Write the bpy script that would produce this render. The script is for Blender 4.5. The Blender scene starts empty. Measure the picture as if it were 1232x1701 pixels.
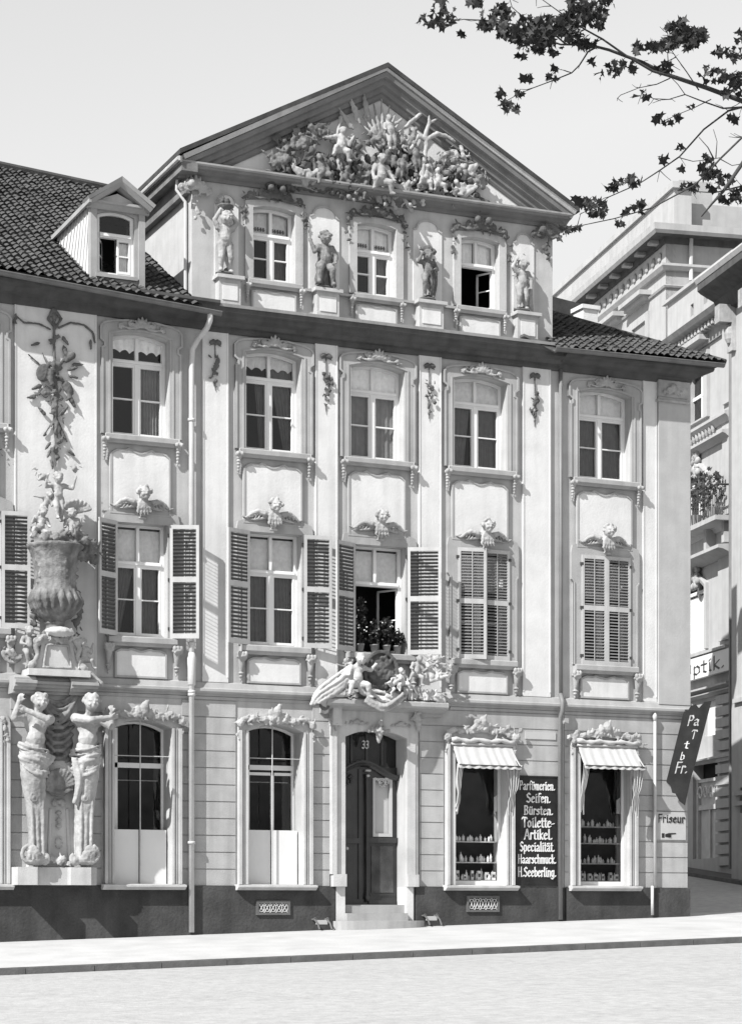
import bpy, bmesh, math, random
from mathutils import Vector, Matrix, Quaternion
R = math.radians
# ---------------------------------------------------------------- camera, sky, sun, exposure
scene = bpy.context.scene
COL = scene.collection
D, EYE, YAW, FP = 41.0, 1.6, R(24.5), 3550.0      # distance to the facade, eye height, yaw, focal length in photo pixels
cam_d = bpy.data.cameras.new('camera'); cam = bpy.data.objects.new('camera', cam_d); COL.objects.link(cam)
cam.location = (0, -D, EYE); cam.rotation_euler = (R(90), 0, -YAW)
cam_d.sensor_fit = 'VERTICAL'; cam_d.sensor_height = 36.0
cam_d.lens = FP/1701*36.0
cam_d.shift_y = (1500-850.5)/1701
cam_d.clip_start = 0.1; cam_d.clip_end = 3000
scene.camera = cam
SUNV = Vector((1.0, 0.47, -1.0)).normalized()      # direction the light travels
el = math.asin(-SUNV.z); az = math.atan2(-SUNV.x, -SUNV.y)
world = bpy.data.worlds.new('World'); scene.world = world; world.use_nodes = True
wn = world.node_tree; wn.nodes.clear()
sky = wn.nodes.new('ShaderNodeTexSky'); sky.sky_type = 'NISHITA'; sky.sun_disc = False
sky.sun_elevation = el; sky.sun_rotation = az; sky.air_density = 1.0; sky.dust_density = 4.0; sky.ozone_density = 1.0
bwn = wn.nodes.new('ShaderNodeSeparateColor')
bg = wn.nodes.new('ShaderNodeBackground'); bg.inputs['Strength'].default_value = 0.15
wo = wn.nodes.new('ShaderNodeOutputWorld')
cmb = wn.nodes.new('ShaderNodeCombineColor')
wn.links.new(sky.outputs[0], bwn.inputs[0])      # a blue-sensitive plate: grey from the sky's blue
mn = wn.nodes.new('ShaderNodeMath'); mn.operation = 'MINIMUM'; mn.inputs[1].default_value = 3.5   # the plate's white: an even pale sky
wn.links.new(bwn.outputs['Blue'], mn.inputs[0])
for k in range(3): wn.links.new(mn.outputs[0], cmb.inputs[k])
wn.links.new(cmb.outputs[0], bg.inputs['Color']); wn.links.new(bg.outputs[0], wo.inputs[0])
sun_d = bpy.data.lights.new('sun', 'SUN'); sun_d.energy = 5.0; sun_d.angle = R(0.5); sun_d.color = (1.0, 0.995, 0.985)
sun = bpy.data.objects.new('sun', sun_d); COL.objects.link(sun)
sun.rotation_euler = SUNV.to_track_quat('-Z', 'Y').to_euler()
scene.view_settings.view_transform = 'Standard'; scene.view_settings.look = 'None'
scene.view_settings.exposure = 0.72; scene.view_settings.gamma = 1.0

# ---------------------------------------------------------------- materials
MATS = {}
def mat(name, v, rough=0.85, scale=3.0, amt=0.12, bump=0.15, bscale=40.0, streak=0.0, stain=0.0, spec=0.3, metal=0.0):
    m = bpy.data.materials.new(name); m.use_nodes = True; nt = m.node_tree; nd = nt.nodes; ln = nt.links
    b = nd['Principled BSDF']; b.inputs['Roughness'].default_value = rough; b.inputs['Metallic'].default_value = metal
    b.inputs['Specular IOR Level'].default_value = spec
    geo = nd.new('ShaderNodeNewGeometry')
    def noise(sc, det=5, vec=None):
        n = nd.new('ShaderNodeTexNoise'); n.inputs['Scale'].default_value = sc; n.inputs['Detail'].default_value = det
        ln.new(vec or geo.outputs['Position'], n.inputs['Vector']); return n.outputs['Fac']
    def mr(src, a, b_, lo=0.3, hi=0.7):
        n = nd.new('ShaderNodeMapRange'); n.inputs[1].default_value = lo; n.inputs[2].default_value = hi
        n.inputs[3].default_value = a; n.inputs[4].default_value = b_; ln.new(src, n.inputs[0]); return n.outputs[0]
    def mul(x, y):
        n = nd.new('ShaderNodeMath'); n.operation = 'MULTIPLY'; ln.new(x, n.inputs[0]); ln.new(y, n.inputs[1]); return n.outputs[0]
    f = mr(noise(scale, 6), v*(1-amt), v*(1+amt*0.6))
    f = mul(f, mr(noise(scale*14, 4), 1-amt*0.5, 1+amt*0.3))
    if streak:
        mp = nd.new('ShaderNodeMapping'); mp.inputs['Scale'].default_value = (5, 5, .35); ln.new(geo.outputs['Position'], mp.inputs['Vector'])
        f = mul(f, mr(noise(1.0, 5, mp.outputs[0]), 1-streak, 1.0, .32, .55))
    if stain:
        f = mul(f, mr(noise(.7, 8), 1-stain, 1.0, .36, .52))
    cb = nd.new('ShaderNodeCombineColor')
    for k in range(3): ln.new(f, cb.inputs[k])
    ln.new(cb.outputs[0], b.inputs['Base Color'])
    if bump:
        bp = nd.new('ShaderNodeBump'); bp.inputs['Strength'].default_value = bump; bp.inputs['Distance'].default_value = 0.02
        ln.new(noise(bscale, 6), bp.inputs['Height']); ln.new(bp.outputs[0], b.inputs['Normal'])
    MATS[name] = m; return m
mat('plaster_light', 0.57, amt=.07, streak=.10, stain=.06, bscale=25, bump=.2)
mat('plaster_grey', 0.41, amt=.09, streak=.16, stain=.10, bscale=25, bump=.2)
mat('plaster_corner', 0.37, amt=.08, streak=.08, stain=.06, bscale=25, bump=.2)
mat('surround_stone', 0.33, amt=.10, streak=.14, stain=.08, bump=.2)
mat('course_stone', 0.36, amt=.12, streak=.16, stain=.10, bump=.25)
mat('stone_white', 0.45, amt=.12, streak=.14, stain=.08, bump=.25)
mat('stone_carved', 0.36, amt=.22, streak=.25, stain=.25, scale=6, bump=.35)
mat('stone_door', .46, amt=.12, streak=.2, stain=.12, bump=.25)
mat('stone_weathered', 0.2, amt=.4, streak=.35, stain=.45, scale=7, bump=.6)
mat('stone_dark', 0.11, amt=.35, stain=.3, scale=6, bump=.35)
mat('socle_stone', 0.06, amt=.3, stain=.3, streak=.2, scale=2.0, bump=.7, bscale=14)
mat('socle_trim', 0.11, amt=.2, bump=.3)
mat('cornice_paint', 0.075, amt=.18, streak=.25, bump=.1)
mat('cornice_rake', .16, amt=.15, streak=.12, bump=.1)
mat('slat_pale', 0.17, rough=.65, amt=.14, streak=.12, bump=.1)  # same slats, coloured lighter for the lit tops seen on closed leaves
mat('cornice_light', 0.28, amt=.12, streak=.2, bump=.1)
mat('stone_trim', .30, amt=.12, streak=.15, bump=.1)
mat('gutter_zinc', 0.13, rough=.5, amt=.2, streak=.2, bump=.05, spec=.5)
mat('timber_white', 0.66, rough=.6, amt=.06, bump=.05)
mat('timber_grey', 0.4, rough=.65, amt=.10, streak=.12, bump=.1)
mat('timber_slat', .50, rough=.65, amt=.14, streak=.12, bump=.1)
mat('shutter_slat', 0.075, rough=.65, amt=.14, streak=.12, bump=.1)  # same slats, coloured darker for the shaded undersides seen on open leaves
mat('pipe_white', 0.48, rough=.5, amt=.12, streak=.15, bump=.05)
mat('pipe_dark', 0.17, rough=.5, amt=.15, bump=.05)
mat('door_wood', .030, rough=.32, amt=.35, streak=.35, bump=.1, spec=.6)
mat('door_panel', .075, rough=.4, amt=.5, stain=.4, bump=.1)
mat('lace', 0.88, rough=.95, amt=.12, scale=12, bump=.3, bscale=60)
mat('lace_grey', 0.16, rough=.95, amt=.15, scale=8, bump=.2)
mat('board_white', 0.6, rough=.55, amt=.03, bump=.02)
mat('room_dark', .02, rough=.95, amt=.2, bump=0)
mat('roof_tile', 0.07, rough=.8, amt=.5, stain=.3, scale=5, bump=.5)
mat('roof_dark', .05, rough=.85, amt=.4, bump=.4)
mat('shadow_wood', .16, rough=.8, amt=.3, bump=.2)  # dark timber of the boxed gable eaves
mat('pavement', 0.4, rough=.9, amt=.10, scale=1.5, stain=.07, bump=.3, bscale=12)
mat('road_gravel', 0.335, rough=.95, amt=.16, scale=5.5, stain=.05, bump=.9, bscale=14)
mat('kerb_stone', 0.1, rough=.85, amt=.25, scale=4, bump=.4)
mat('iron', .05, rough=.5, amt=.3, bump=.1)
mat('iron_light', .45, rough=.5, amt=.2, bump=.1)
mat('canvas', 0.4, rough=.95, amt=.06, scale=8, bump=.3)
mat('sign_black', .018, rough=.45, amt=.5, bump=.05)
mat('sign_grey', 0.4, rough=.5, amt=.06, bump=.02)
mat('letter_cream', .62, rough=.6, amt=.12, bump=0)
mat('letter_dull', .38, rough=.7, amt=.35, scale=20, bump=0)
mat('letter_black', .02, rough=.5, amt=.1, bump=0)
mat('leaf', 0.022, rough=.6, amt=.4, scale=12, bump=0)
mat('leaf_pale', 0.06, rough=.6, amt=.3, scale=12, bump=0)
mat('bark', .05, rough=.9, amt=.4, scale=12, bump=.5)
mat('flower', .6, rough=.8, amt=.2, bump=0)
mat('clay', .25, rough=.8, amt=.2, bump=.1)
mat('street_wall', 0.38, amt=.07, streak=.12, stain=.05, bump=.15)
mat('street_wall_grey', 0.33, amt=.07, streak=.10, bump=.15)
mat('goods_pale', .65, rough=.35, amt=.3, scale=20, bump=0)
mat('goods_dark', .06, rough=.3, amt=.4, scale=20, bump=0)
def leaf_mat(name, v):
    nt = MATS[name].node_tree; b = nt.nodes['Principled BSDF']; t = nt.nodes.new('ShaderNodeBsdfTranslucent'); t.inputs[0].default_value = (v, v, v, 1)
    mx = nt.nodes.new('ShaderNodeMixShader'); mx.inputs[0].default_value = .35; out = nt.nodes['Material Output']
    nt.links.new(b.outputs[0], mx.inputs[1]); nt.links.new(t.outputs[0], mx.inputs[2]); nt.links.new(mx.outputs[0], out.inputs[0])
leaf_mat('leaf', .035); leaf_mat('leaf_pale', .22)
def glass_mat():
    m = bpy.data.materials.new('window_glass'); m.use_nodes = True; nt = m.node_tree; nt.nodes.clear()
    tr = nt.nodes.new('ShaderNodeBsdfTransparent'); tr.inputs[0].default_value = (.95, .95, .95, 1)
    gl = nt.nodes.new('ShaderNodeBsdfGlossy'); gl.inputs['Roughness'].default_value = .03; gl.inputs['Color'].default_value = (.9, .9, .9, 1)
    fr = nt.nodes.new('ShaderNodeFresnel'); fr.inputs[0].default_value = 1.5
    bp = nt.nodes.new('ShaderNodeBump'); bp.inputs['Strength'].default_value = .06; bp.inputs['Distance'].default_value = .05
    nz = nt.nodes.new('ShaderNodeTexNoise'); nz.inputs['Scale'].default_value = 2.5; nz.inputs['Detail'].default_value = 1
    ge = nt.nodes.new('ShaderNodeNewGeometry'); nt.links.new(ge.outputs['Position'], nz.inputs['Vector'])
    nt.links.new(nz.outputs['Fac'], bp.inputs['Height']); nt.links.new(bp.outputs[0], gl.inputs['Normal'])
    mx = nt.nodes.new('ShaderNodeMixShader'); out = nt.nodes.new('ShaderNodeOutputMaterial')
    nt.links.new(fr.outputs[0], mx.inputs[0]); nt.links.new(tr.outputs[0], mx.inputs[1]); nt.links.new(gl.outputs[0], mx.inputs[2])
    nt.links.new(mx.outputs[0], out.inputs[0]); MATS['glass'] = m
glass_mat()

# ---------------------------------------------------------------- frames: along (a), outward (o), up (z)
CA, SA_ = math.cos(YAW), math.sin(YAW)
class Frame:
    def __init__(s, O, xd, out):
        s.O = Vector((O[0], O[1])); s.x = Vector(xd).normalized(); s.n = Vector(out).normalized()
    def w(s, a, o, z):
        p = s.O + s.x*a + s.n*o; return Vector((p.x, p.y, z))
    def hit(s, px, py, o=0.0):                      # where the sight line of a photo pixel meets the plane at outward distance o
        u = (px-616)/FP; v = (1500-py)/FP
        r = Vector((SA_+u*CA, CA-u*SA_)); c = Vector((0, -D))
        t = (o - (c-s.O).dot(s.n))/r.dot(s.n); p = c + r*t
        return (p-s.O).dot(s.x), EYE+t*v
F = Frame((0, 0), (1, 0), (0, -1))
def A(px, o=0.0): return F.hit(px, 1500, o)[0]
def Z(px, py, o=0.0): return F.hit(px, py, o)[1]
def AZ(px, py, o=0.0): return F.hit(px, py, o)

def tag(o, label=None, cat=None, group=None, kind=None):
    if label: o['label'] = label
    if cat: o['category'] = cat
    if group: o['group'] = group
    if kind: o['kind'] = kind
    return o
ROOTS = {}
def empty(name, loc, label, cat, group=None):
    o = bpy.data.objects.new(name, None); COL.objects.link(o); o.location = loc; o.empty_display_size = .2
    ROOTS[o.name] = Vector(loc); return tag(o, label, cat, group)

def octa(n):
    return [(math.cos(2*math.pi*k/n), math.sin(2*math.pi*k/n)) for k in range(n)]
SPLIT = {'gable_side_wall', 'door_jamb', 'hinge', 'bracket', 'dentil', 'plinth_block', 'shelf', 'privacy_board', 'ledge', 'dormer_cheek', 'fanlight_bar', 'brass_boss', 'side_plate', 'quoin_pier', 'pilaster_block', 'blossom_none'}
class MB:
    def __init__(s, fr=F): s.v = []; s.f = []; s.fr = fr
    def add(s, pts, faces):
        b = len(s.v); s.v += [s.fr.w(*p) for p in pts]; s.f += [tuple(b+i for i in f) for f in faces]; return s
    def addw(s, pts, faces):
        b = len(s.v); s.v += [Vector(p) for p in pts]; s.f += [tuple(b+i for i in f) for f in faces]; return s
    def face(s, *pts): return s.add(pts, [tuple(range(len(pts)))])
    def box(s, a0, a1, o0, o1, z0, z1):
        return s.add([(a0,o0,z0),(a1,o0,z0),(a1,o1,z0),(a0,o1,z0),(a0,o0,z1),(a1,o0,z1),(a1,o1,z1),(a0,o1,z1)],
                     [(0,1,2,3),(4,5,6,7),(0,1,5,4),(1,2,6,5),(2,3,7,6),(3,0,4,7)])
    def prism(s, poly, o0, o1):
        n = len(poly)
        return s.add([(a,o0,z) for a,z in poly]+[(a,o1,z) for a,z in poly],
                     [tuple(range(n)), tuple(range(2*n-1, n-1, -1))]+[(i,(i+1)%n,n+(i+1)%n,n+i) for i in range(n)])
    def sheet(s, poly, o): return s.add([(a, o, z) for a, z in poly], [tuple(range(len(poly)))])
    def holes(s, outer, holes, o0, o1, back=False):
        bm = bmesh.new(); es = []
        for lp in [outer]+holes:
            vs = [bm.verts.new((a, z, 0)) for a, z in lp]
            es += [bm.edges.new((vs[i], vs[(i+1) % len(vs)])) for i in range(len(vs))]
        bmesh.ops.triangle_fill(bm, use_beauty=True, use_dissolve=False, edges=es, normal=(0, 0, 1))
        bm.verts.ensure_lookup_table()
        idx = {v: i for i, v in enumerate(bm.verts)}
        pts = [(v.co.x, v.co.y) for v in bm.verts]; fs = [tuple(idx[v] for v in f.verts) for f in bm.faces]
        bm.free()
        s.add([(a, o1, z) for a, z in pts], fs)
        if back: s.add([(a, o0, z) for a, z in pts], fs)
        for lp in [outer]+holes:
            n = len(lp)
            s.add([(a,o0,z) for a,z in lp]+[(a,o1,z) for a,z in lp], [(i,(i+1)%n,n+(i+1)%n,n+i) for i in range(n)])
        return s
    def mould(s, prof, P, Q, caps=True):            # prof [(o, dz)], swept from P=(a,z) to Q=(a,z)
        n = len(prof)
        s.add([(P[0],o,P[1]+z) for o,z in prof]+[(Q[0],o,Q[1]+z) for o,z in prof], [(i,(i+1)%n,n+(i+1)%n,n+i) for i in range(n)])
        if caps:
            s.add([(P[0],o,P[1]+z) for o,z in prof], [tuple(range(n))]); s.add([(Q[0],o,Q[1]+z) for o,z in prof], [tuple(range(n))])
        return s
    def trim(s, path, prof, closed=False):          # prof [(offset to the left of the path, o)] along a polyline in (a,z)
        n = len(path); m = len(prof); rows = []
        for i, (a, z) in enumerate(path):
            p = path[(i-1) % n] if (i or closed) else path[i]; q = path[(i+1) % n] if (i < n-1 or closed) else path[i]
            def nrm(x, y):
                l = math.hypot(x, y) or 1; return (-y/l, x/l)
            n1 = nrm(a-p[0], z-p[1]) if p != (a, z) else None; n2 = nrm(q[0]-a, q[1]-z) if q != (a, z) else None
            n1 = n1 or n2; n2 = n2 or n1
            bx, by = n1[0]+n2[0], n1[1]+n2[1]; l = math.hypot(bx, by) or 1; bx /= l; by /= l
            k = 1/max(.4, bx*n1[0]+by*n1[1])
            rows.append([(a+bx*t*k, o, z+by*t*k) for t, o in prof])
        pts = [p for r_ in rows for p in r_]; fs = []
        for i in range(n if closed else n-1):
            j = (i+1) % n
            for k in range(m): fs.append((i*m+k, i*m+(k+1)%m, j*m+(k+1)%m, j*m+k))
        if not closed: fs += [tuple(range(m)), tuple(range((n-1)*m, n*m))]
        return s.add(pts, fs)
    def tube(s, pts, rs, seg=8, world=False):
        P = [Vector(p) if world else s.fr.w(*p) for p in pts]
        if not isinstance(rs, (list, tuple)): rs = [rs]*len(P)
        rows = []; up = Vector((.13, .21, 1)).normalized()
        for i, p in enumerate(P):
            t = (P[min(i+1, len(P)-1)]-P[max(i-1, 0)]).normalized()
            x = t.cross(up)
            if x.length < .05: x = t.cross(Vector((1, 0, 0)))
            x.normalize(); y = t.cross(x)
            if rows:                                  # keep the twist small
                x = (px_ - t*px_.dot(t)).normalized(); y = t.cross(x)
            px_ = x
            rows.append([p+(x*c+y*q)*rs[i] for c, q in octa(seg)])
        V = [v for r_ in rows for v in r_]; fs = []
        for i in range(len(P)-1):
            for k in range(seg): fs.append((i*seg+k, i*seg+(k+1)%seg, (i+1)*seg+(k+1)%seg, (i+1)*seg+k))
        fs += [tuple(range(seg)), tuple(range(len(V)-seg, len(V)))]
        return s.addw(V, fs)
    def lathe(s, a, o, prof, seg=16):                # prof [(r,z)]
        rows = [[(a+r_*c, o+r_*q, z) for c, q in octa(seg)] for r_, z in prof]
        V = [v for r_ in rows for v in r_]; fs = []
        for i in range(len(prof)-1):
            for k in range(seg): fs.append((i*seg+k, i*seg+(k+1)%seg, (i+1)*seg+(k+1)%seg, (i+1)*seg+k))
        fs += [tuple(range(seg)), tuple(range(len(V)-seg, len(V)))]
        return s.add(V, fs)
    def ell(s, c, r, rot=(0, 0, 0), seg=10, rings=6):   # ellipsoid; rot = euler in the (a,o,z) frame
        if not isinstance(r, (tuple, list)): r = (r, r, r)
        from mathutils import Euler
        M = Euler(rot).to_matrix(); C = Vector(c); V = [C+M@Vector((0, 0, r[2]))]
        for i in range(1, rings):
            t = math.pi*i/rings
            for cx, cy in octa(seg): V.append(C+M@Vector((r[0]*math.sin(t)*cx, r[1]*math.sin(t)*cy, r[2]*math.cos(t))))
        V.append(C+M@Vector((0, 0, -r[2]))); fs = []
        for k in range(seg): fs.append((0, 1+k, 1+(k+1)%seg)); fs.append((len(V)-1, len(V)-1-seg+(k+1)%seg, len(V)-1-seg+k))
        for i in range(rings-2):
            for k in range(seg): b = 1+i*seg; fs.append((b+k, b+(k+1)%seg, b+seg+(k+1)%seg, b+seg+k))
        return s.add([tuple(v) for v in V], fs)
    def cap(s, p0, p1, r0, r1, seg=8):               # tapered limb with round ends
        a, b = Vector(p0), Vector(p1); t = b-a; L = t.length
        if L < 1e-5: return s.ell(p0, r0)
        t /= L; x = t.orthogonal().normalized(); y = t.cross(x); V = []; N = 3
        for i in range(N+1):
            th = math.pi/2*(1-i/N); rr = r0*math.cos(th)+.0005; c = a-t*r0*math.sin(th)
            V += [c+(x*cx+y*cy)*rr for cx, cy in octa(seg)]
        for i in range(N+1):
            th = math.pi/2*i/N; rr = r1*math.cos(th)+.0005; c = b+t*r1*math.sin(th)
            V += [c+(x*cx+y*cy)*rr for cx, cy in octa(seg)]
        rows = 2*N+2; fs = [tuple(range(seg)), tuple(range((rows-1)*seg, rows*seg))]
        for i in range(rows-1):
            for k in range(seg): fs.append((i*seg+k, i*seg+(k+1)%seg, (i+1)*seg+(k+1)%seg, (i+1)*seg+k))
        return s.add([tuple(v) for v in V], fs)
    def chain(s, pts, rs, seg=8):
        for i in range(len(pts)-1): s.cap(pts[i], pts[i+1], rs[i], rs[i+1], seg)
        return s
    def mesh(s, name, base=Vector((0, 0, 0)), remesh=None, rough=0):
        me = bpy.data.meshes.new(name); me.from_pydata([v-base for v in s.v], [], s.f)
        bm = bmesh.new(); bm.from_mesh(me)
        bmesh.ops.remove_doubles(bm, verts=bm.verts, dist=1e-5)
        bmesh.ops.recalc_face_normals(bm, faces=bm.faces); bm.to_mesh(me); bm.free()
        if remesh:
            tmp = bpy.data.objects.new('tmp', me); COL.objects.link(tmp)
            m = tmp.modifiers.new('r', 'REMESH'); m.mode = 'VOXEL'; m.voxel_size = remesh; m.use_smooth_shade = True
            if rough:
                tx = bpy.data.textures.get('chisel') or bpy.data.textures.new('chisel', 'CLOUDS'); tx.noise_scale = .06; md = tmp.modifiers.new('d', 'DISPLACE'); md.texture = tx; md.strength = rough; md.mid_level = .5; md.texture_coords = 'LOCAL'
            m2 = tmp.modifiers.new('s', 'SMOOTH'); m2.factor = .5; m2.iterations = 1
            dg = bpy.context.evaluated_depsgraph_get(); me2 = bpy.data.meshes.new_from_object(tmp.evaluated_get(dg))
            bpy.data.objects.remove(tmp); bpy.data.meshes.remove(me); me2.name = name; me = me2
        return me
    def build(s, name, m, parent=None, smooth=False, remesh=None, loc=None, rough=0):
        if name in SPLIT and not remesh:              # one object for every separate piece
            par = list(range(len(s.v)))
            def root(i):
                while par[i] != i: par[i] = par[par[i]]; i = par[i]
                return i
            for f in s.f:
                for q in f[1:]: par[root(q)] = root(f[0])
            grp = {}
            for f in s.f: grp.setdefault(root(f[0]), []).append(f)
            if len(grp) > 1:
                out = []
                for fs in grp.values():
                    ids = sorted({i for f in fs for i in f}); mp = {i: k for k, i in enumerate(ids)}
                    b = MB(s.fr); b.v = [s.v[i] for i in ids]; b.f = [tuple(mp[i] for i in f) for f in fs]; out.append(b.build1(name, m, parent, smooth, None, loc, 0))
                return out[0]
        return s.build1(name, m, parent, smooth, remesh, loc, rough)
    def build1(s, name, m, parent=None, smooth=False, remesh=None, loc=None, rough=0):
        if parent is not None:
            base = Vector((0, 0, 0)); p = parent
            while p is not None: base += p.location; p = p.parent
        else: base = Vector(loc) if loc is not None else Vector((0, 0, 0))
        me = s.mesh(name, base, remesh, rough)
        me.materials.append(MATS[m] if isinstance(m, str) else m)
        if smooth: me.shade_smooth()
        o = bpy.data.objects.new(name, me); COL.objects.link(o)
        if parent is not None: o.parent = parent
        else: o.location = base
        return o
def arc_top(a0, a1, z, rise, n=8):                   # points of a segmental head from right to left
    out = []
    for i in range(n+1):
        t = i/n; out.append((a1+(a0-a1)*t, z+rise*4*t*(1-t)))
    return out
def opening(a0, a1, z0, z1, rise):
    return [(a0, z0), (a1, z0)]+(arc_top(a0, a1, z1, rise) if rise else [(a1, z1), (a0, z1)])
rnd = random.Random(7)
# ================================================================ GROUND
GS = .029                                            # the street climbs to the right
zb0, ab0 = Z(0, 1562), A(0)
def zpave(a): return zb0 + (a-ab0)*GS                # ground at the house front
KO = 6.0                                             # pavement width
zk0 = Z(0, 1610, KO); ak0 = A(0, KO)
def zk(a): return zk0 + (a-ak0)*GS                   # top of the kerb
KH = .105
def grid_mesh(name, xs, ys, zf, m, kind='structure', lab=None):
    V = [(x, y, zf(x, y)) for y in ys for x in xs]; n = len(xs)
    Fs = [(j*n+i, j*n+i+1, (j+1)*n+i+1, (j+1)*n+i) for j in range(len(ys)-1) for i in range(n-1)]
    me = bpy.data.meshes.new(name); me.from_pydata(V, [], Fs); me.materials.append(MATS[m]); me.shade_smooth()
    o = bpy.data.objects.new(name, me); COL.objects.link(o); tag(o, lab, None, None, kind); return o
def frange(a, b, s):
    out = []; 
    while a < b-1e-6: out.append(a); a += s
    return out+[b]
ZR = A(1140)
def clampx(x): return max(-60, min(60, x))
def road_z(x, y):
    d = -y-KO; return zk(clampx(x)) - KH - .012*max(0, min(d, 60)) + .02*math.sin(x*.9+y*.7)*math.sin(y*.31)*min(1, max(0, d-.1))
road = grid_mesh('road', [-400, -150, -60]+frange(-20, 60, 2)+[100, 400], [-400, -100]+frange(-60, -8, 1.5)+[-7, -KO], road_z, 'road_gravel', lab='pale gravelly unpaved road')
pav = grid_mesh('pavement', [-400, -60]+frange(-10, 34, 2)+[60, 400], [-KO+.22, -3, -1, 1.5], lambda x, y: zpave(clampx(x))+(zk(clampx(x))-zpave(clampx(x)))*max(0, min(1, -y/KO)), 'pavement', lab='pale smooth pavement before the house')
kb = MB()
x = -60.0
while x < 80:
    x1 = x+1.2
    kb.add([(x+.006, KO-.24, zk(x)-.3), (x1-.006, KO-.24, zk(x1)-.3), (x1-.006, KO, zk(x1)-.3), (x+.006, KO, zk(x)-.3),
            (x+.006, KO-.24, zk(x)+.006), (x1-.006, KO-.24, zk(x1)+.006), (x1-.006, KO-.015, zk(x1)+.004), (x+.006, KO-.015, zk(x)+.004)],
           [(0,1,2,3),(4,5,6,7),(0,1,5,4),(1,2,6,5),(2,3,7,6),(3,0,4,7)])
    x = x1
tag(kb.build('kerb', 'kerb_stone'), 'grey stone kerb along the pavement', None, None, 'structure')
# side street climbing away behind the corner
Sdir = (math.sin(R(11.6)), math.cos(R(11.6)))
S = Frame((ZR+6.9, -1.5), Sdir, (-Sdir[1], Sdir[0]))
def side_z(x, y):
    b = zpave(min(x, 45)); k = max(0, y-1.5); return b + .071*min(k, 60) 
sr = grid_mesh('side_street', [-400, -60, ZR-16, ZR-1, ZR+2, ZR+5, ZR+9, ZR+14, 60, 400], [1.49]+frange(3, 60, 3)+[400], lambda x, y: side_z(clampx(x), y)-.004, 'road_gravel', lab='steep unpaved side street climbing beside the corner')
sp = MB(S)
for k in range(0, 60, 3):
    def zz(k_, o_): w_ = S.w(k_, o_, 0); return side_z(w_.x, w_.y)+.11
    sp.add([(k,0,zz(k,0)),(k+3,0,zz(k+3,0)),(k+3,1.3,zz(k+3,1.3)),(k,1.3,zz(k,1.3)),(k,1.3,zz(k,1.3)-.4),(k+3,1.3,zz(k+3,1.3)-.4)], [(0,1,2,3),(3,2,5,4)])
tag(sp.build('side_pavement', 'kerb_stone'), 'narrow raised pavement of the side street', None, None, 'structure')

# ================================================================ THE HOUSE
house = empty('baroque_house', (A(620), 0, zpave(A(620))), 'long pale rococo plaster house with carved pediment gable, shuttered windows and dark socle', 'house')
ZL, ZRr = A(-150), A(1140)
z_soc = lambda a: Z(0, 1470) + (a-A(0))*(Z(1140, 1475.5)-Z(0, 1470))/(A(1140)-A(0))
def line(px0, y0, px1, y1, o=0.0):
    a0, z0 = AZ(px0, y0, o); a1, z1 = AZ(px1, y1, o); return lambda a: z0+(a-a0)*(z1-z0)/(a1-a0)
z_str = line(0, 1138.5, 1140, 1187)                  # underside of the string course
z_cor = line(0, 503, 330, 547)                       # underside of the left eaves cornice
z_corm = line(340, 551, 1140, 641)                   # underside of the middle cornice
aG0, aG1 = A(319), A(917)
z_gc = line(312, 295, 893, 374)                      # underside of the gable cornice
# window tables: centre name, L, R, bottom(left), spring(left)
W2 = [(186, 280.5, 722, 556), (407, 499, 747, 586), (580.5, 670, 760.5, 608), (752, 840, 776, 629), (959, 1046, 794.5, 651)]
W1 = [(191, 277.5, 1057, 867), (410.5, 499.5, 1072, 883), (585, 672, 1084, 904), (758, 842, 1094.5, 910), (962.5, 1043, 1104.5, 922)]
WG = [(187.5, 283.5, 1468, 1207), (409, 501, 1469, 1214)]
WS = [(752, 836.5, 1470, 1236), (959, 1041, 1471, 1243)]
GW = [(419, 489, 465, 345), (591.5, 656, 489, 373), (763.6, 827, 509, 396)]
def spec(t, rise): L, Rr, yb, yt = t; return (A(L), A(Rr), Z(L, yb), Z(L, yt), rise)
S2 = [spec(t, .10) for t in W2]; S1 = [spec(t, 0) for t in W1]; SG = [spec(t, .15) for t in WG]
SS = [spec(t, 0) for t in WS]; SGW = [spec(t, .06) for t in GW]
sp0 = S2[0]; dxx = A(233)-(A(453)-A(233))*.86-0
W0g = (A(-93), A(-2), Z(0, 1468), Z(0, 1200), .15); W01 = (A(-88), A(1), Z(0, 1044), Z(0, 850), 0); W02 = (A(-90), A(-4), Z(0, 705), Z(0, 540), .10)
S2.insert(0, W02); S1.insert(0, W01); SG.insert(0, W0g)
door = (A(570.6), A(672.5), Z(570, 1517), Z(570, 1224), .16)
# wall with its openings
wall = MB()
tops = [(ZRr, z_corm(ZRr)+.1), (A(335), z_corm(A(335))+.1), (ZL, z_cor(ZL)+.1)]
wall.holes([(ZL, zpave(ZL)-.5), (ZRr, zpave(ZRr)-.5)]+tops, [opening(*s) for s in S2+S1+SG+SS+[door]], -.46, 0)
gtop = [(aG1, z_gc(aG1)+.15), (aG0, z_gc(aG0)+.15)]
wall.holes([(aG0, z_corm(aG0)+.1), (aG1, z_corm(aG1)+.1)]+gtop, [opening(*s) for s in SGW], -.35, 0)
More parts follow.
